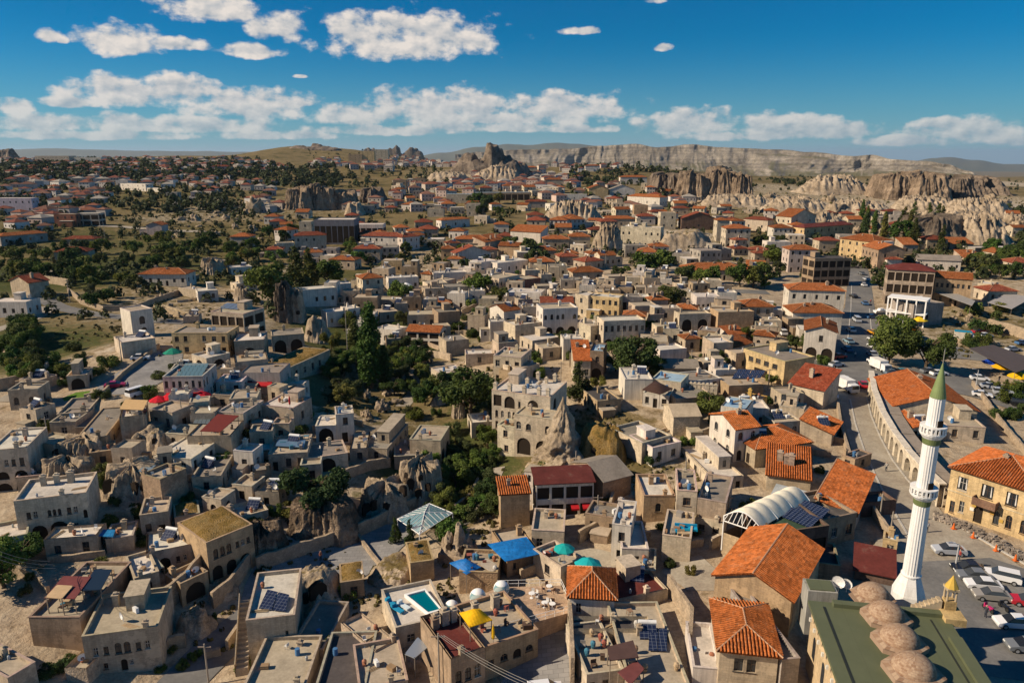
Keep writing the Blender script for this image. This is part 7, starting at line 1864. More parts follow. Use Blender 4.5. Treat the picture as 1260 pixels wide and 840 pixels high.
# ------------------------------------------------------------------ pool, domes, pergola
def pool():
    h = HOUSES['pool']; zz = rz('pool') + .30; P = [unproj(x, y, zz) for x, y in [(501, 733), (523, 727), (542, 750), (527, 754)]]; c = sum(P, Vector()) / 4; t = thing('swimming_pool', 'small teal swimming pool with pale rim on the terrace building', 'pool', (c.x, c.y, zz)); n = MB()
    n.poly(*[(p - c) for p in P]); obj('water', n.mesh('water', M('water'), uv=False), t); r = MB()
    for i in range(4): a, b = P[i] - c, P[(i + 1) % 4] - c; o1, o2 = a * 1.16, b * 1.16; r.poly(o1 + Vector((0, 0, .2)), o2 + Vector((0, 0, .2)), b + Vector((0, 0, .2)), a + Vector((0, 0, .2))); r.poly(a, b, b + Vector((0, 0, .2)), a + Vector((0, 0, .2))); r.poly(o1 - Vector((0, 0, .4)), o2 - Vector((0, 0, .4)), o2 + Vector((0, 0, .2)), o1 + Vector((0, 0, .2)))
    obj('rim', r.mesh('rim', M('white'), uv=False), t)
    for i, (x, y, l) in enumerate([(482, 744, 2.4), (489, 751, 2.4), (497, 747, 1.9)]):
        p = unproj(x, y, rz('pool') + .05); s = MB(); s.box(-.35, .35, -1, .6, .2, .34); s.box(-.35, .35, .6, 1.0, .3, .75); [s.box(a, a + .06, b, b + .06, 0, .2) for a in (-.32, .26) for b in (-.9, .5)]
        tag(obj('sun_lounger', s.mesh('sun_lounger', M('cloth'), uv=False), None, p, R(50), (.02, .25, .42) if i < 2 else (.6, .68, .7)), ['blue sun lounger on the pool deck, next to the parapet', 'blue sun lounger on the pool deck, next to the bar', 'pale sun lounger beside the pool'][i], 'lounger')
pool()
def bubble(px, py, z, r, label):
    p = unproj(px, py, z); t = thing('bubble_dome', label, 'dome tent', p); a = MB(); b = MB(); n, m_ = 28, 14
    for j in range(m_):
        for i in range(n):
            def S(i_, j_): an = 2 * math.pi * i_ / n; ph = -.35 + (math.pi / 2 + .35) * j_ / m_; return (r * math.cos(an) * math.cos(ph), r * math.sin(an) * math.cos(ph), r * .85 + r * math.sin(ph))
            an = 2 * math.pi * (i + .5) / n; front = math.cos(an - R(-80)) > .15 and 2 <= j < 8
            (b if front else a).poly(S(i, j), S(i + 1, j), S(i + 1, j + 1), S(i, j + 1))
    obj('shell', a.mesh('shell', M('white'), uv=False), t); obj('clear_panel', b.mesh('clear_panel', M('clear'), uv=False), t); k = MB(); k.lathe([(r * 1.0, -.2), (r * 1.0, .12), (.1, .14)], 20); obj('floor_ring', k.mesh('floor_ring', M('plain'), uv=False), t, (0, 0, 0), 0, (.4, .33, .25))
def terrace():
    zz = -1.2; P = [unproj(x, y, zz) for x, y in [(572, 742), (612, 778), (705, 752), (690, 720), (612, 722)]]; c = sum(P, Vector()) / 5; t = thing('dining_terrace', 'brick-paved dining terrace with white railing', 'terrace', (c.x, c.y, zz)); mb = MB(); mb.prism([(p.x - c.x, p.y - c.y) for p in P], -6, 0); obj('deck', mb.mesh('deck', M('wall')), t, (0, 0, 0), 0, (.50, .35, .24))
    for a, b in zip(P[1:4], P[2:5]):
        k = MB(); a = a - c; b = b - c
        for zz_ in (.5, 1.0): k.tube(a + Vector((0, 0, zz_)), b + Vector((0, 0, zz_)), .03, 5)
        n = int((b - a).length / 1.3)
        for i in range(n + 1): q = a.lerp(b, i / n); k.tube(q, q + Vector((0, 0, 1.0)), .03, 5)
        obj('railing', k.mesh('railing', M('white'), uv=False), t)
    rr = random.Random(4)
    for i in range(9):
        q = c.lerp(P[i % 5], rr.uniform(.2, .75)); s = MB(); s.lathe([(.42, .70), (.42, .74), (.04, .75)], 12); s.tube((0, 0, 0), (0, 0, .7), .04, 6); s.lathe([(.25, 0), (.25, .04), (.04, .06)], 8); tag(obj('cafe_table', s.mesh('cafe_table', M('white'), uv=False), None, (q.x, q.y, zz)), 'round white table on the brick dining terrace', 'table', 'tables of the dining terrace')
        for k_ in range(3):
            an = rr.uniform(0, 6.28); s = MB(); s.box(-.2, .2, -.2, .2, .42, .46); s.box(-.2, .2, .17, .2, .46, .85); [s.box(x, x + .04, y, y + .04, 0, .42) for x in (-.2, .16) for y in (-.2, .16)]; tag(obj('cafe_chair', s.mesh('cafe_chair', M('plain'), uv=False), None, (q.x + .8 * math.cos(an), q.y + .8 * math.sin(an), zz), an - math.pi / 2, (.6, .58, .55) if i % 2 else (.12, .06, .04)), 'pale chair at a round terrace table' if i % 2 else 'dark brown chair at a round terrace table', 'chair', 'pale terrace chairs' if i % 2 else 'brown terrace chairs')
    return zz
TZ = terrace()
bubble(617, 731, TZ, 1.05, 'white bubble dome with clear front nearest the tarpaulin-roofed house'); bubble(588, 741, TZ, 1.05, 'white bubble dome in the middle of the dining terrace edge'); bubble(556, 753, rz('pool') - 1.2, .95, 'white bubble dome beside the pool corner')
def pergola():
    z = ground(525, 655).z + 3.0; P = [unproj(489, 638, z), unproj(516, 657, z), unproj(557, 631, z), unproj(528, 619, z)]; c = sum(P, Vector()) / 4; t = thing('glass_pergola', 'white framed glass pergola beside the paved court', 'pergola', (c.x, c.y, z - 3)); L = [Vector((p.x - c.x, p.y - c.y, 3)) for p in P]; top = Vector((0, 0, 3.9)); k = MB()
    for i in range(4):
        k.tube(L[i], L[(i + 1) % 4], .07, 6); k.tube(L[i], top, .06, 6); q = MB(); q.tube((L[i].x, L[i].y, -1), L[i], .08, 6); obj('post', q.mesh('post', M('white'), uv=False), t)
        for s in range(1, 9): e = L[i].lerp(L[(i + 1) % 4], s / 9); k.tube(e, L[i].lerp(top, min(1, 2 * s / 9)) if s < 4.5 else L[(i + 1) % 4].lerp(top, min(1, 2 * (9 - s) / 9)), .035, 5)
        g_ = MB(); dn = Vector((0, 0, -.05)); g_.poly(L[i] + dn, L[(i + 1) % 4] + dn, top + dn); obj('pane', g_.mesh('pane', M('clear'), uv=False), t)
    obj('frame', k.mesh('frame', M('white'), uv=False), t)
pergola()
# ------------------------------------------------------------------ extras on some houses
def stone_house_trim():
    h = HOUSES['stone']; r = h['root']; W, H = h['W'], h['H']
    b = MB(); b.box(-W * .17, W * .10, -1.3, -.02, H * .44, H * .48); b.box(-W * .17, W * .10, -1.3, -1.22, H * .48, H * .60); b.box(-W * .17, -W * .17 + .08, -1.22, -.02, H * .48, H * .60); b.box(W * .10 - .08, W * .10, -1.22, -.02, H * .48, H * .60); obj('balcony', b.mesh('balcony', M('wall')), r, (0, 0, 0), 0, (.22, .13, .09))
    for u in (-.34, -.05, .225):
        for s, e in ((-.052, -.036), (.036, .052)):
            c = MB(); c.poly((W * (u + s), .12, H * .62), (W * (u + e), .12, H * .62), (W * (u + e * .8), .12, H * .84), (W * (u + s), .12, H * .84)); obj('curtain', c.mesh('curtain', M('cloth'), uv=False), r, (0, 0, 0), 0, (.6, .58, .54))
    c = MB(); c.box(-W / 2 - .06, W / 2 + .06, -.09, .0, H * .50, H * .525); obj('string_course', c.mesh('string_course', M('wall')), r, (0, 0, 0), 0, (.6, .5, .33))
    for u, v, col in ((-.19, .34, (.5, .33, .06)), (.02, .30, (.45, .25, .05)), (.13, .2, (.45, .28, .06)), (-.21, .24, (.7, .68, .62))):
        s = MB(); s.box(W * u, W * u + .55, -.12, -.01, H * v, H * v + .5); obj('sign_plate', s.mesh('sign_plate', M('plain'), uv=False), r, (0, 0, 0), 0, col)
stone_house_trim()
def awning(key, u0, u1, v, out, col):
    h = HOUSES[key]; W, H = h['W'], h['H']; m_ = MB(); m_.poly((W * (u0 - .5), -.02, H * v), (W * (u0 - .5), -out, H * v - out * .45), (W * (u1 - .5), -out, H * v - out * .45), (W * (u1 - .5), -.02, H * v)); m_.poly((W * (u0 - .5), -out, H * v - out * .45), (W * (u0 - .5), -out, H * v - out * .45 - .3), (W * (u1 - .5), -out, H * v - out * .45 - .3), (W * (u1 - .5), -out, H * v - out * .45)); obj('awning', m_.mesh('awning', M('cloth'), uv=False), h['root'], (0, 0, 0), 0, col)
awning('solarhotel', .05, .95, .46, 1.6, (.42, .012, .02)); awning('redawn', .15, .8, .6, 1.2, (.40, .02, .025)); awning('maroonroof', .60, .74, .36, .9, (.42, .015, .02)); awning('maroonroof', .80, .94, .36, .9, (.42, .015, .02))
def stairs():
    h = HOUSES['stairhouse']; W, H = h['W'], h['H']; n = 14
    for i in range(n):
        s = MB(); s.box(-W/2 - 1.5, -W/2 - .05, -1.5 + i * .5, -1.0 + i * .5, -2, .4 + (H - .5) * (i + 1) / n); obj('step', s.mesh('step', M('wall')), h['root'], (0, 0, 0), 0, (.45, .37, .28))
    s = MB(); s.poly((-W/2 - 1.6, -1.5, -2), (-W/2 - 1.6, -1.5, 1.4), (-W/2 - 1.6, -1.5 + n * .5, H + 1), (-W/2 - 1.6, -1.5 + n * .5, -2)); s.poly((-W/2 - 1.5, -1.5 + n * .5, -2), (-W/2 - 1.5, -1.5 + n * .5, H + 1), (-W/2 - 1.5, -1.5, 1.4), (-W/2 - 1.5, -1.5, -2)); s.poly((-W/2 - 1.6, -1.5, 1.4), (-W/2 - 1.5, -1.5, 1.4), (-W/2 - 1.5, -1.5 + n * .5, H + 1), (-W/2 - 1.6, -1.5 + n * .5, H + 1)); obj('stair_wall', s.mesh('stair_wall', M('wall')), h['root'], (0, 0, 0), 0, (.5, .4, .28))
stairs()
def hotel_posts():
    h = HOUSES['hotel']; W, H, d = h['W'], h['H'], h['d']
    for x, y in ((-.45, .3), (-.2, .3), (.05, .3), (.3, .3), (.45, .3), (-.3, d - .6), (0, d - .6), (.3, d - .6), (-.05, d * .5)):
        obj('chimney', chimney_mesh(1), h['root'], (x * W, y + .2, H + .2), 0, (.55, .47, .36))
    h = HOUSES['balus']
    for i in range(7): obj('chimney', chimney_mesh(1), h['root'], ((i / 6 - .5) * h['W'] * .9, .3, h['H'] + .2), 0, (.58, .5, .38))
    for key, n in (('mansion', 2), ('arch', 2), ('maroondeck', 3), ('rest', 2)):
        h = HOUSES[key]
        for i in range(n): obj('chimney', chimney_mesh(i % 2 + 1), h['root'], ((i / n - .3) * h['W'] * .8, h['d'] * .75, h['H'] + .2), 0, (.5, .42, .32))
hotel_posts()
def rooftop_clutter():
    rr = random.Random(8)
    cols = [(.5, .47, .42), (.10, .06, .04), (.42, .31, .19), (.05, .17, .24), (.28, .25, .22), (.30, .09, .06), (.28, .17, .10)]
    for key, n in (('clutter', 22), ('awn', 9), ('rest', 10), ('coll', 7), ('sofa', 8), ('turq', 6), ('maroon', 14), ('tancan', 10), ('turq2', 6), ('redpar', 5), ('tin', 8), ('ruin1', 10)):
        h = HOUSES[key]; c, s = math.cos(h['yaw']), math.sin(h['yaw'])
        for i in range(n):
            x = rr.uniform(-.42, .42) * h['W']; y = rr.uniform(.1, .9) * h['d']; w, d_, hh = rr.uniform(.3, 1.1), rr.uniform(.3, .9), rr.uniform(.35, .8); m_ = MB(); kind = rr.choice(['bench', 'table', 'pot', 'crate'])
            if kind == 'table': m_.box(-w/2, w/2, -d_/2, d_/2, .68, .74); [m_.box(a, a + .06, b, b + .06, 0, .68) for a in (-w/2, w/2 - .06) for b in (-d_/2, d_/2 - .06)]
            elif kind == 'bench': m_.box(-w/2, w/2, -.22, .22, .36, .42); m_.box(-w/2, w/2, .18, .24, .42, .85); m_.box(-w/2, -w/2 + .07, -.2, .2, 0, .36); m_.box(w/2 - .07, w/2, -.2, .2, 0, .36)
            elif kind == 'pot': m_.lathe([(.18, 0), (.28, .4), (.3, .42), (.22, .42)], 10); m_.lathe([(.1, .42), (.34, .6), (.3, .85), (.05, 1.0)], 7)
            else: m_.box(-w/2, w/2, -d_/2, d_/2, 0, hh); m_.box(-w/2 - .03, w/2 + .03, -d_/2 - .03, d_/2 + .03, hh, hh + .05)
            nm = {'table': 'terrace_table', 'bench': 'bench', 'pot': 'plant_pot', 'crate': 'crate'}[kind]; ci = rr.randrange(len(cols)); cn = ['pale', 'dark brown', 'tan', 'blue', 'grey', 'red', 'brown'][ci]
            on = {'clutter': 'cluttered roof terrace', 'awn': 'potted roof terrace', 'rest': 'restaurant roof terrace', 'coll': 'terrace with the black solar collector', 'sofa': 'cream house with blue sofa', 'turq': 'small cream house with turquoise parasol', 'maroon': 'terrace under the maroon canopy', 'tancan': 'house under the tan canvas', 'turq2': 'cream house with turquoise screen', 'redpar': 'pale corner house with red parasol', 'tin': 'rock-cut house with blue tin', 'ruin1': 'half-tarpaulined ruin'}[key]
            tag(obj(nm, m_.mesh(nm, M('plain'), uv=False), None, (h['C'].x + x * c - y * s, h['C'].y + x * s + y * c, h['C'].z + h['H'] + .03), h['yaw'] + rr.uniform(-.5, .5), cols[ci]), '%s %s on the %s' % (cn, nm.replace('_', ' '), on), nm.split('_')[-1], '%s %ss on the %s' % (cn, nm.replace('_', ' '), on))
rooftop_clutter()
def roof_bits():
    rr = random.Random(55); kinds = [('crate', (.30, .2, .11), 'brown'), ('plank_stack', (.38, .28, .17), 'tan'), ('water_drum', (.06, .16, .32), 'blue'), ('plant_pot', (.34, .14, .08), 'clay'), ('plastic_chair', (.62, .6, .56), 'white'), ('gas_bottle', (.35, .37, .38), 'grey')]
    for (h, lab, rf, key) in LAND:
        if h['C'].length > 185 or rf[0] != 'F' or 'x' in rf or key in ('clutter', 'awn', 'rest', 'coll', 'sofa', 'maroon', 'pool', 'maroondeck', 'green', 'tarp'): continue
        c, s = math.cos(h['yaw']), math.sin(h['yaw']); ks = rr.sample(kinds, rr.choice([2, 3, 4]))
        for nm, col, cn in ks:
            x = rr.uniform(-.36, .36) * h['W']; y = rr.uniform(.15, .85) * h['d']; m_ = MB()
            if nm == 'crate': w = rr.uniform(.3, .55); m_.box(-w, w, -w * .7, w * .7, 0, w); m_.box(-w - .02, w + .02, -w * .7 - .02, w * .7 + .02, w * .4, w * .5)
            elif nm == 'plank_stack': [m_.box(-1.3 + .1 * k, 1.2 + .06 * k, -.3 + .13 * k, -.19 + .13 * k, .06 * (k % 3), .06 * (k % 3) + .055) for k in range(5)]
            elif nm == 'water_drum': m_.lathe([(.3, 0), (.3, .28), (.32, .3), (.3, .32), (.3, .58), (.32, .6), (.3, .62), (.3, .88), (.06, .9)], 14)
            elif nm == 'plant_pot': m_.lathe([(.17, 0), (.26, .36), (.28, .4), (.2, .4)], 10); m_.lathe([(.08, .4), (.3, .6), (.26, .8), (.04, .95)], 7)
            elif nm == 'plastic_chair': m_.box(-.22, .22, -.22, .22, .4, .44); m_.box(-.22, .22, .18, .23, .44, .85); [m_.box(a, a + .04, b, b + .04, 0, .4) for a in (-.22, .18) for b in (-.22, .18)]
            else: m_.lathe([(.15, 0), (.17, .05), (.17, .45), (.08, .55), (.05, .62)], 12)
            words = nm.replace('_', ' '); tag(obj(nm, m_.mesh(nm, M('plain'), uv=False), None, (h['C'].x + x * c - y * s, h['C'].y + x * s + y * c, h['C'].z + h['H'] + .03), rr.uniform(0, 6), jit(col)), '%s %s on the roof of the %s' % (cn, words, cut(lab, 16 - len(words.split()) - 6)), words.split()[-1])
roof_bits()
def sofa():
    p = unproj(844, 652, rz('sofa')); t = thing('sofa', 'bright blue corner sofa on the cream roof terrace', 'sofa', p, R(-8)); m_ = MB(); m_.box(-1.6, 1.6, -.4, .4, .1, .42); obj('seat', m_.mesh('seat', M('cloth'), uv=False), t, (0, 0, 0), 0, (.01, .28, .48)); m_ = MB(); m_.box(-1.6, 1.6, .4, .6, .1, .8); obj('backrest', m_.mesh('backrest', M('cloth'), uv=False), t, (0, 0, 0), 0, (.01, .26, .46)); m_ = MB(); m_.box(-1.6, -1.2, -1.4, -.4, .1, .42); obj('chaise', m_.mesh('chaise', M('cloth'), uv=False), t, (0, 0, 0), 0, (.01, .28, .48))
sofa()
def white_frame():
    g = ground(1112, 400); k = mpp(g); t = thing('concrete_frame', 'open white concrete frame building beside the boats', 'building', g, R(-38)); w, d, h = 11, 6, 8.5
    for i in range(5):
        for y in (0, d): m_ = MB(); x = -w/2 + w * i / 4; m_.box(x - .2, x + .2, y - .2, y + .2, -1, h); obj('column', m_.mesh('column', M('white'), uv=False), t)
    for z in (3.8, h): m_ = MB(); m_.box(-w/2 - .3, w/2 + .3, -.3, d + .3, z, z + .35); obj('floor_slab', m_.mesh('floor_slab', M('white'), uv=False), t)
white_frame()
# ------------------------------------------------------------------ poles, lamps and wires
def pole(px, py, hpx, label, arm=True, lamp=False):
    g = ground(px, py); h = hpx * mpp(g); t = thing('street_lamp' if lamp else 'utility_pole', label, 'lamp' if lamp else 'pole', g); m_ = MB(); m_.lathe([(.13, -.5), (.09, h)], 8); obj('mast', m_.mesh('mast', M('plain'), uv=False), t, (0, 0, 0), 0, (.30, .26, .21) if not lamp else (.4, .4, .4))
    if arm: m_ = MB(); m_.box(-.8, .8, -.06, .06, h - .5, h - .38); obj('crossarm', m_.mesh('crossarm', M('plain'), uv=False), t, (0, 0, 0), 0, (.25, .2, .16))
    if lamp: m_ = MB(); m_.tube((0, 0, h), (-1.0, 0, h + .3), .05, 6); m_.box(-1.5, -.9, -.14, .14, h + .22, h + .36); obj('lamp_head', m_.mesh('lamp_head', M('metal'), uv=False), t, (0, 0, 0), 0, (.5, .5, .5))
    return g + Vector((0, 0, h))
MORE = [pole(x, y, h, lab) for x, y, h, lab in [(330, 470, 30, 'utility pole beside the red awnings'), (225, 520, 32, 'utility pole beside the maroon canopy'), (60, 545, 34, 'utility pole over the ruined perched house'), (565, 425, 26, 'utility pole by the blank beige house'), (690, 470, 26, 'utility pole at the steep orange roof'), (765, 430, 26, 'utility pole by the wide pale hotel'), (850, 455, 26, 'utility pole by the dark ribbed roof'), (945, 480, 28, 'utility pole beside the mustard wall'), (640, 350, 20, 'utility pole by the brick-red house'), (520, 330, 18, 'utility pole above the white parasols'), (745, 330, 18, 'utility pole over the jumbled orange roofs'), (1000, 350, 22, 'utility pole before the white five-window hotel'), (895, 640, 34, 'utility pole beside the cream canopy'), (735, 640, 34, 'utility pole beside the maroon double roof')]]
PT = [pole(257, 842, 58, 'leaning wooden utility pole in the lane below the mansion'), pole(541, 850, 82, 'wooden pole before the banded stone house'), pole(150, 445, 32, 'utility pole beside the parked white car at the tower plinth'), pole(428, 440, 70, 'tall pale utility pole by the narrow white house'), pole(1107, 425, 32, 'lamp post between the two leafy street trees', False, True),
      pole(708, 590, 38, 'thin pole on the dry slope', False), pole(86, 372, 28, 'utility pole at the field wall'), pole(843, 590, 30, 'thin pole beside the broad cream house', False), pole(1175, 700, 34, 'lamp post behind the roof turret', False, True), pole(1200, 480, 26, 'lamp post at the car park edge', False, True), pole(130, 300, 26, 'far utility pole by the tree belt'), pole(125, 290, 24, 'second far utility pole by the tree belt'), pole(1082, 640, 36, 'steel frame post beside the dusty street', False), pole(1095, 660, 34, 'second steel frame post beside the dusty street', False), pole(500, 430, 20, 'thin pole by the low orange roof', False)]
def wire(a, b, sag, label):
    m_ = MB(); n = 16; P = [a.lerp(b, i / n) - Vector((0, 0, sag * 4 * (i / n) * (1 - i / n))) for i in range(n + 1)]
    for p, q in zip(P, P[1:]): m_.tube(p - a, q - a, .022, 4)
    tag(obj('power_cable', m_.mesh('power_cable', M('plain'), uv=False), None, a, 0, (.30, .28, .25)), label, 'cable')
for i in range(3): d_ = Vector((.35 * i, 0, -.15 * i)); wire(unproj(-30, 664 + 6 * i, 9), unproj(62, 690 + 3 * i, 2.5) + d_, .8, 'sagging power cable over the low white-roofed cottage, strand %s' % ['upper', 'middle', 'lower'][i])
for i in range(3): wire(PT[1] + Vector((.3 * i, 0, -.2)), unproj(690 + 12 * i, 860, 5), .8, 'sagging power cable before the banded stone house, strand %s' % ['upper', 'middle', 'lower'][i])
# ------------------------------------------------------------------ vehicles
_veh = {}
def prof_mesh(name, prof, w0, w1, mat):
    m_ = MB(); n = len(prof); zs = [p[1] for p in prof]; za, zb = min(zs), max(zs)
    for s in (-1, 1):
        for x, z_ in prof: f = (z_ - za) / max(zb - za, .01); m_.v.append((x, s * (w0 + (w1 - w0) * f), z_))
    m_.f.append(tuple(range(n))); m_.f.append(tuple(range(2 * n - 1, n - 1, -1))); m_.m += [0, 0]
    for i in range(n): j = (i + 1) % n; m_.f.append((j, i, n + i, n + j)); m_.m.append(0)
    return m_.mesh(name, mat, uv=False)
def vehicle_meshes(kind):
    if kind in _veh: return _veh[kind]
    P = {'car': ([(-2.1,.28),(2.1,.28),(2.16,.55),(2.05,.74),(1.05,.90),(-1.45,.94),(-2.05,.90),(-2.14,.6)], [(1.15,.88),(.35,1.38),(-.95,1.40),(-1.75,.92)], [(.30,1.36),(.28,1.44),(-.92,1.46),(-.97,1.38)]),
         'suv': ([(-2.1,.35),(2.1,.35),(2.16,.7),(2.05,.92),(1.15,1.04),(-1.9,1.08),(-2.12,1.0),(-2.14,.6)], [(1.25,1.02),(.6,1.58),(-1.85,1.60),(-2.08,1.06)], [(.56,1.56),(.52,1.66),(-1.82,1.68),(-1.9,1.58)]),
         'van': ([(-2.3,.35),(2.3,.35),(2.38,.7),(2.25,1.05),(1.75,1.18),(-2.35,1.2),(-2.36,.6)], [(1.8,1.16),(1.15,1.85),(-2.28,1.88),(-2.34,1.18)], [(1.12,1.83),(1.08,1.98),(-2.24,2.0),(-2.3,1.86)])}[kind]
    wh = MB(); n = 14
    for s in (-.1, .1):
        for i in range(n): a = 2 * math.pi * i / n; wh.v.append((.32 * math.cos(a), s, .32 * math.sin(a)))
    wh.f += [tuple(range(n)), tuple(range(2 * n - 1, n - 1, -1))]; wh.m += [0, 0]
    for i in range(n): j = (i + 1) % n; wh.f.append((j, i, n + i, n + j)); wh.m.append(0)
    rim = MB(); rim.v += [(.2 * math.cos(2 * math.pi * i / 10), s, .2 * math.sin(2 * math.pi * i / 10)) for s in (-.11, .11) for i in range(10)]; rim.f += [tuple(range(10)), tuple(range(19, 9, -1))]; rim.m += [0, 0]
    lt = MB(); lt.box(-.03, .03, -.2, .2, -.07, .07); w = .9 if kind != 'van' else .98
    _veh[kind] = (prof_mesh('body', P[0], w * .97, w * .93, M('carpaint')), prof_mesh('glass', P[1], w * .86, w * .68, M('glass')), prof_mesh('roof', P[2], w * .685, w * .66, M('carpaint')), wh.mesh('wheel', M('rubber'), uv=False), rim.mesh('rim', M('metal'), uv=False), lt.mesh('headlight', M('plain'), uv=False)); return _veh[kind]
def car(px, py, yaw, col, label, kind='car', lift=.12, group=None, sc=1.0):
    g = ground(px, py); near = g.length < 150; me = vehicle_meshes(kind); t = thing({'car': 'parked_car', 'suv': 'parked_car', 'van': 'parked_van'}[kind], label, 'van' if kind == 'van' else 'car', (g.x, g.y, g.z + lift), R(yaw), group); t.scale = (sc, sc, sc)
    obj('body', me[0], t, (0, 0, 0), 0, col); obj('glass', me[1], t); obj('roof', me[2], t, (0, 0, 0), 0, col); w = .9 if kind != 'van' else .98
    for x in (-1.32, 1.35):
        for y in (-w + .06, w - .06):
            o = obj('wheel', me[3], t, (x, y, .32))
            if near: obj('rim', me[4], o, (0, 0, 0), 0, (.5, .5, .5))
    if near:
        for y in (-.6, .6): obj('headlight', me[5], t, (2.12, y, .62), 0, (.75, .75, .7)); obj('tail_light', me[5], t, (-2.1, y, .72), 0, (.35, .02, .02))
W_, S_, G_, K_, RD, BL = (.72, .72, .72), (.42, .44, .47), (.16, .17, .18), (.012, .013, .016), (.42, .015, .025), (.06, .14, .28)
for a in [(1167, 681, 172, S_, 'silver saloon car driving alone along the plaza'), (1191, 704, 172, K_, 'black car at the head of the parked row by the turret'), (1198, 713, 170, G_, 'grey car second in the parked row by the turret'), (1209, 724, 168, W_, 'small white hatchback third in the parked row by the turret'), (1219, 737, 168, (.27, .25, .22), 'grey-brown saloon at the near end of the parked row'),
          (1232, 714, 150, W_, 'white estate car with roof rails facing the parked row', 'suv'), (1247, 771, 172, W_, 'white saloon car beside the motorbikes'), (1262, 800, 172, G_, 'dark car at the plaza edge beyond the motorbikes'), (1266, 745, 160, RD, 'red car at the plaza edge behind the motorbikes'),
          (142, 477, 20, (.36, .01, .05), 'dark pink-red car on the parking court'), (170, 487, 60, W_, 'white van on the parking court', 'van'), (173, 443, 15, W_, 'white car beside the tower plinth'), (550, 583, 70, W_, 'white car in the shade below the tan-roofed house'), (70, 341, 5, S_, 'silver car on the road by the tree belt'),
          (1029, 451, 20, S_, 'silver car at the street corner by the planter'), (1032, 441, 20, RD, 'red car behind the silver one at the planter'), (1042, 432, 90, BL, 'first blue car parked along the white ridged house'), (1044, 422, 90, (.2, .3, .36), 'second car parked along the white ridged house, grey-blue'), (1047, 408, 85, W_, 'third car parked along the white ridged house, white'), (1054, 396, 80, S_, 'silver van driving up the long street', 'van'), (1073, 392, 10, BL, 'blue car crossing below the boats'),
          (1074, 420, 90, W_, 'white car parked under the street trees, farthest up'), (1074, 411, 90, (.6, .28, .02), 'yellow taxi parked under the street trees'), (1074, 428, 90, W_, 'white car next down under the street trees'), (1073, 438, 88, S_, 'silver car next to the truck row under the street trees'), (1074, 448, 88, W_, 'white car right behind the white truck', 'suv'),
          (1046, 478, 80, W_, 'white van facing the dusty street', 'van'), (1040, 470, 75, S_, 'silver car behind the white van at the street mouth'), (1024, 488, 80, W_, 'white car in the shade of the reddish-brown roof'), (1062, 476, 75, RD, 'red car at the arcade end'), (1098, 461, 5, (.12, .16, .2), 'dark blue car in front of the hall roof'), (1110, 460, 5, (.1, .25, .3), 'teal car in front of the hall roof'), (1155, 462, 5, W_, 'white car behind the minaret cone'), (1143, 459, 5, G_, 'dark grey car behind the minaret cone'),
          (1205, 468, -18, W_, 'white car in the car park beside the stone flower wall'), (1218, 478, -20, S_, 'silver car in the car park, second along the flower wall'), (1234, 486, -22, S_, 'silver estate car in the car park, third along the flower wall', 'suv'), (1208, 488, -28, W_, 'white car along the hall wall in the car park'), (1256, 500, -25, K_, 'black car at the car park exit', 'suv'), (1203, 418, 20, W_, 'white car beside the blue-topped truck'), (1212, 415, 10, W_, 'white car behind the blue-topped truck'), (1204, 410, 10, (.3, .02, .03), 'dark red car behind the blue-topped truck'),
          (962, 412, 90, W_, 'white car in the yard left of the white ridged house', 'van'), (925, 330, 0, W_, 'white van beside the school', 'van'), (677, 353, 85, W_, 'white van on the little square by the grey flat house', 'van'), (760, 348, 0, W_, 'white car on the upper street near the jumbled roofs'), (885, 352, 0, W_, 'white car before the school trees'),
          (1062, 352, 88, W_, 'white car far up the long street'), (1066, 345, 88, S_, 'silver car far up the long street'), (1060, 338, 88, G_, 'dark car far up the long street'), (1064, 375, 80, BL, 'blue car beside the balconied block'), (1050, 366, 90, K_, 'black car opposite the boats'), (1258, 424, 10, BL, 'blue car at the far corner of the cut'), (1246, 432, 10, S_, 'silver car at the far corner of the cut'), (670, 856, 10, W_, 'white car roof in the paved lane', 'suv')]:
    car(a[0], a[1], a[2], a[3], a[4], a[5] if len(a) > 5 else 'car')
def truck(px, py, yaw, box, label, top=None):
    g = ground(px, py); t = thing('parked_truck', label, 'truck', (g.x, g.y, g.z + .1), R(yaw)); m_ = MB(); m_.box(-3.2, 1.3, -1.15, 1.15, .75, 2.9); obj('cargo_box', m_.mesh('cargo_box', M('plain'), uv=False), t, (0, 0, 0), 0, box)
    if top: m_ = MB(); m_.box(-3.25, 1.35, -1.2, 1.2, 2.9, 3.05); obj('cover', m_.mesh('cover', M('cloth'), uv=False), t, (0, 0, 0), 0, top)
    obj('cab', prof_mesh('cab', [(1.4, .5), (3.1, .5), (3.2, 1.2), (2.9, 2.2), (1.4, 2.3)], 1.05, .95, M('carpaint')), t, (0, 0, 0), 0, (.7, .7, .7)); m_ = MB(); m_.poly((3.2, -.9, 1.3), (3.2, .9, 1.3), (2.96, .85, 2.1), (2.96, -.85, 2.1)); obj('windscreen', m_.mesh('windscreen', M('glass'), uv=False), t)
    for x in (-2.2, 2.2):
        for y in (-.95, .95): obj('wheel', vehicle_meshes('car')[3], t, (x, y, .42), 0, None, 1.3)
truck(1083, 456, -82, (.72, .70, .66), 'white box truck parked under the street trees'); truck(1188, 420, -28, (.55, .5, .42), 'old truck with bright blue tarpaulin top', (.01, .22, .36)); truck(1042, 481, -80, (.7, .69, .66), 'white pickup truck at the street mouth')
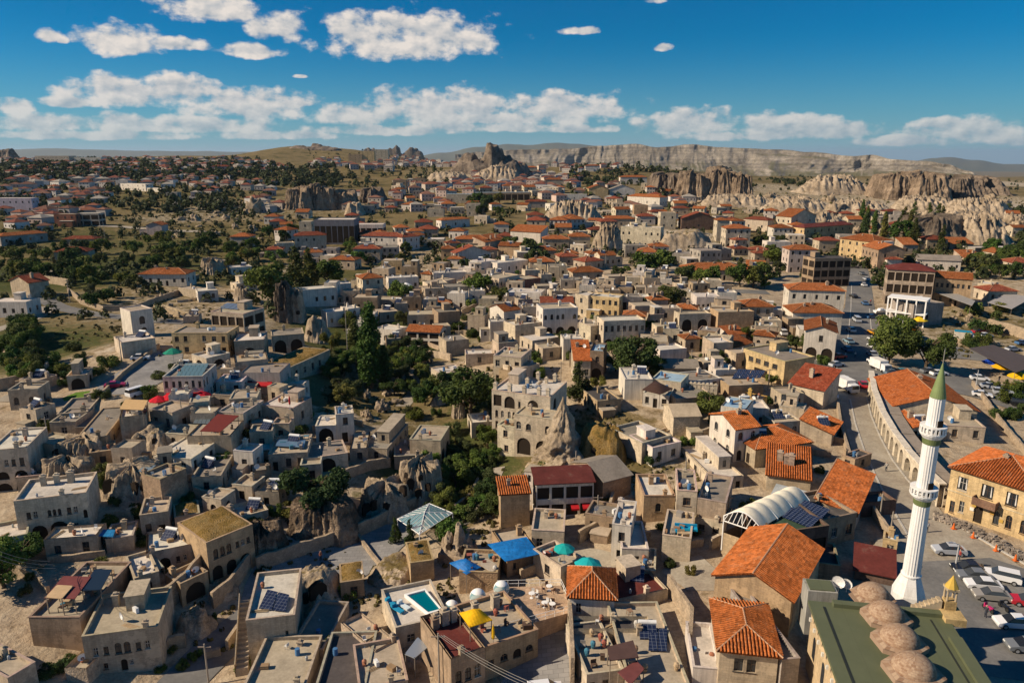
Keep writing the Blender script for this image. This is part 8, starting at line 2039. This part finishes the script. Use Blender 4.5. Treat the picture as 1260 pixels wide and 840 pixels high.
def boat(px, py, yaw, label):
    g = ground(px, py); t = thing('white_boat', label, 'boat', (g.x, g.y, g.z + .5), R(yaw)); m_ = MB(); st = [(-3, .9), (-1, 1.05), (1.5, .8), (3, .08)]
    for x, w in st: m_.v += [(x, -w, .9), (x, -w * .5, 0), (x, w * .5, 0), (x, w, .9), (x, w * .8, .8), (x, -w * .8, .8)]
    for i in range(3):
        for k in range(6): a, b = i * 6 + k, i * 6 + (k + 1) % 6; m_.f.append((a, b, b + 6, a + 6)); m_.m.append(0)
    m_.f += [(0, 5, 4, 3, 2, 1), (18, 19, 20, 21, 22, 23)]; m_.m += [0, 0]; obj('hull', m_.mesh('hull', M('white'), uv=False), t); m_ = MB(); m_.box(-1.2, .6, -.6, .6, .8, 1.5); obj('cabin', m_.mesh('cabin', M('white'), uv=False), t); m_ = MB(); m_.box(-1.6, 1.6, -.4, .4, -.5, .05); obj('trailer', m_.mesh('trailer', M('metal'), uv=False), t, (0, 0, 0), 0, (.2, .2, .2))
boat(1107, 398, 5, 'white boat on trailer beside the street trees'); boat(1114, 403, 0, 'second white boat in front of the first one'); boat(1084, 386, 20, 'small white boat at the street side')
def scooter(px, py, yaw, col, label):
    g = ground(px, py); t = thing('motorbike', label, 'motorbike', (g.x, g.y, g.z + .1), R(yaw))
    for x in (-.6, .62): obj('wheel', vehicle_meshes('car')[3], t, (x, 0, .3), 0, None, (.9, .5, .9))
    m_ = MB(); m_.box(-.5, .35, -.14, .14, .4, .65); m_.box(-.75, -.1, -.13, .13, .65, .8); m_.box(.35, .5, -.2, .2, .35, .95); obj('body', m_.mesh('body', M('carpaint'), uv=False), t, (0, 0, 0), 0, col); m_ = MB(); m_.tube((.6, 0, .3), (.38, 0, 1.05), .04, 6); m_.tube((.38, -.35, 1.05), (.38, .35, 1.05), .03, 6); obj('handlebar', m_.mesh('handlebar', M('metal'), uv=False), t, (0, 0, 0), 0, (.15, .15, .15))
scooter(1215, 752, 100, (.45, .02, .12), 'pink-red motorbike standing before the white saloon'); scooter(1234, 750, 95, K_, 'black motorbike standing beside the pink-red one')
def cone(px, py):
    g = ground(px, py); m_ = MB(); m_.box(-.25, .25, -.25, .25, 0, .05); m_.lathe([(.2, .05), (.05, .8)], 10); tag(obj('traffic_cone', m_.mesh('traffic_cone', M('plain'), uv=False), None, (g.x, g.y, g.z + .1), 0, (.62, .13, .02), 1.2), 'orange traffic cone along the trench before the cut-stone mansion', 'cone', 'cones along the trench')
for x, y in [(1173, 651), (1197, 662), (1225, 678), (1249, 690)]: cone(x, y)
def rubble_bank():
    rr = random.Random(31); m_ = MB(); pts = [(1150, 637), (1185, 648), (1225, 668), (1265, 692)]
    for i in range(520):
        f = rr.random() * 3; a = min(int(f), 2); w = f - a; g = ground(pts[a][0] * (1-w) + pts[a+1][0] * w, pts[a][1] * (1-w) + pts[a+1][1] * w + rr.uniform(-6, 3)); s = rr.uniform(.1, .32); i0 = len(m_.v); m_.box(g.x - s, g.x + s, g.y - s * .7, g.y + s * .7, g.z - .1, g.z + s * rr.uniform(.8, 2))
        for k in range(i0, len(m_.v)): x, y, z_ = m_.v[k]; m_.v[k] = (x + rr.uniform(-.4, .4) * s, y + rr.uniform(-.4, .4) * s, z_ + rr.uniform(-.4, .4) * s)
    o = stuff(obj('rubble', m_.mesh('rubble', M('wall'), uv=False), None, (0, 0, 0), 0, (.36, .31, .26))); o['label'] = 'heap of broken stone along the trench before the cut-stone mansion'; o['category'] = 'rubble'
rubble_bank()
def person(px, py, yaw, top, legs, label):
    g = ground(px, py); J = {'pelvis': (0, 0, .95, .15), 'chest': (0, 0, 1.32, .17), 'neck': (0, 0, 1.5, .06), 'head': (0, .02, 1.64, .11), 'crown': (0, .02, 1.74, .08), 'sl': (-.2, 0, 1.42, .07), 'el': (-.27, -.02, 1.14, .05), 'hl': (-.25, .1, .9, .04), 'sr': (.2, 0, 1.42, .07), 'er': (.27, -.05, 1.14, .05), 'hr': (.26, .08, .9, .04), 'kl': (-.1, .06, .5, .08), 'fl': (-.11, -.02, .06, .05), 'tl': (-.11, .14, .03, .04), 'kr': (.1, -.02, .5, .08), 'fr': (.11, -.12, .06, .05), 'tr': (.11, .04, .03, .04)}
    E = [('pelvis', 'chest'), ('chest', 'neck'), ('neck', 'head'), ('head', 'crown'), ('chest', 'sl'), ('sl', 'el'), ('el', 'hl'), ('chest', 'sr'), ('sr', 'er'), ('er', 'hr'), ('pelvis', 'kl'), ('kl', 'fl'), ('fl', 'tl'), ('pelvis', 'kr'), ('kr', 'fr'), ('fr', 'tr')]; ks = list(J); me = bpy.data.meshes.new('person'); me.from_pydata([J[k][:3] for k in ks], [(ks.index(a), ks.index(b)) for a, b in E], [])
    t = NT('person_clothing', .8, .2); s = t.node('ShaderNodeSeparateXYZ'); t.L.new(t.oc, s.inputs[0]); c = t.mix(t.rng(s.outputs[2], .93, .95), legs, top); t.col(t.mix(t.rng(s.outputs[2], 1.48, 1.5), c, (.42, .27, .19))); me.materials.append(t.mat)
    o = obj('person', me, None, (g.x, g.y, g.z + .1), R(yaw)); md = o.modifiers.new('skin', 'SKIN'); o.modifiers.new('sub', 'SUBSURF').levels = 1
    for i, k in enumerate(ks): me.skin_vertices[0].data[i].radius = (J[k][3],) * 2
    me.skin_vertices[0].data[0].use_root = True; tag(o, label, 'person')
person(1026, 459, 30, (.02, .02, .025), (.03, .03, .04), 'person in dark clothes walking across the street corner'); person(1071, 374, 0, (.35, .05, .05), (.04, .04, .06), 'person in red top standing beside the stalls'); person(1229, 470, 0, (.02, .02, .02), (.05, .05, .07), 'person in black standing beside the market parasols'); person(1238, 475, 60, (.4, .4, .42), (.04, .05, .09), 'person in grey top by the car park wall')

for i, (x, y, t_, l_) in enumerate([(1140, 655, (.5, .48, .45), 'person in white shirt crossing the dusty street'), (1128, 640, (.06, .1, .25), 'person in blue jacket at the arcade foot'), (1180, 690, (.3, .05, .04), 'person in red shirt beside the silver saloon'), (1212, 760, (.04, .04, .05), 'person in black standing at the pink-red motorbike'), (1090, 580, (.35, .33, .3), 'person in grey walking along the arcade'), (1052, 440, (.5, .5, .5), 'person in pale clothes between the parked rows'), (395, 690, (.3, .1, .06), 'person in rust-red top on the paved court'), (158, 478, (.05, .08, .2), 'person in dark blue on the parking court'), (655, 745, (.5, .47, .42), 'person in cream clothes on the dining terrace')]):
    if i == 8: continue
    person(x, y, 40 * i, t_, (.04, .045, .06), l_)
# ------------------------------------------------------------------ the air
def haze():
    mb = MB(); mb.box(-38500, 38500, -60, 50000, -620, 330); t = bpy.data.materials.new('haze'); t.use_nodes = True; N = t.node_tree.nodes; N.clear()
    o = N.new('ShaderNodeOutputMaterial'); v = N.new('ShaderNodeVolumePrincipled'); v.inputs['Color'].default_value = (.62, .78, .98, 1); v.inputs['Density'].default_value = 2.1e-5; v.inputs['Anisotropy'].default_value = .2
    t.node_tree.links.new(v.outputs[0], o.inputs['Volume']); h = stuff(obj('haze', mb.mesh('haze', t, uv=False))); h['label'] = 'thin bluish haze over the whole landscape'; h['category'] = 'haze'
haze()
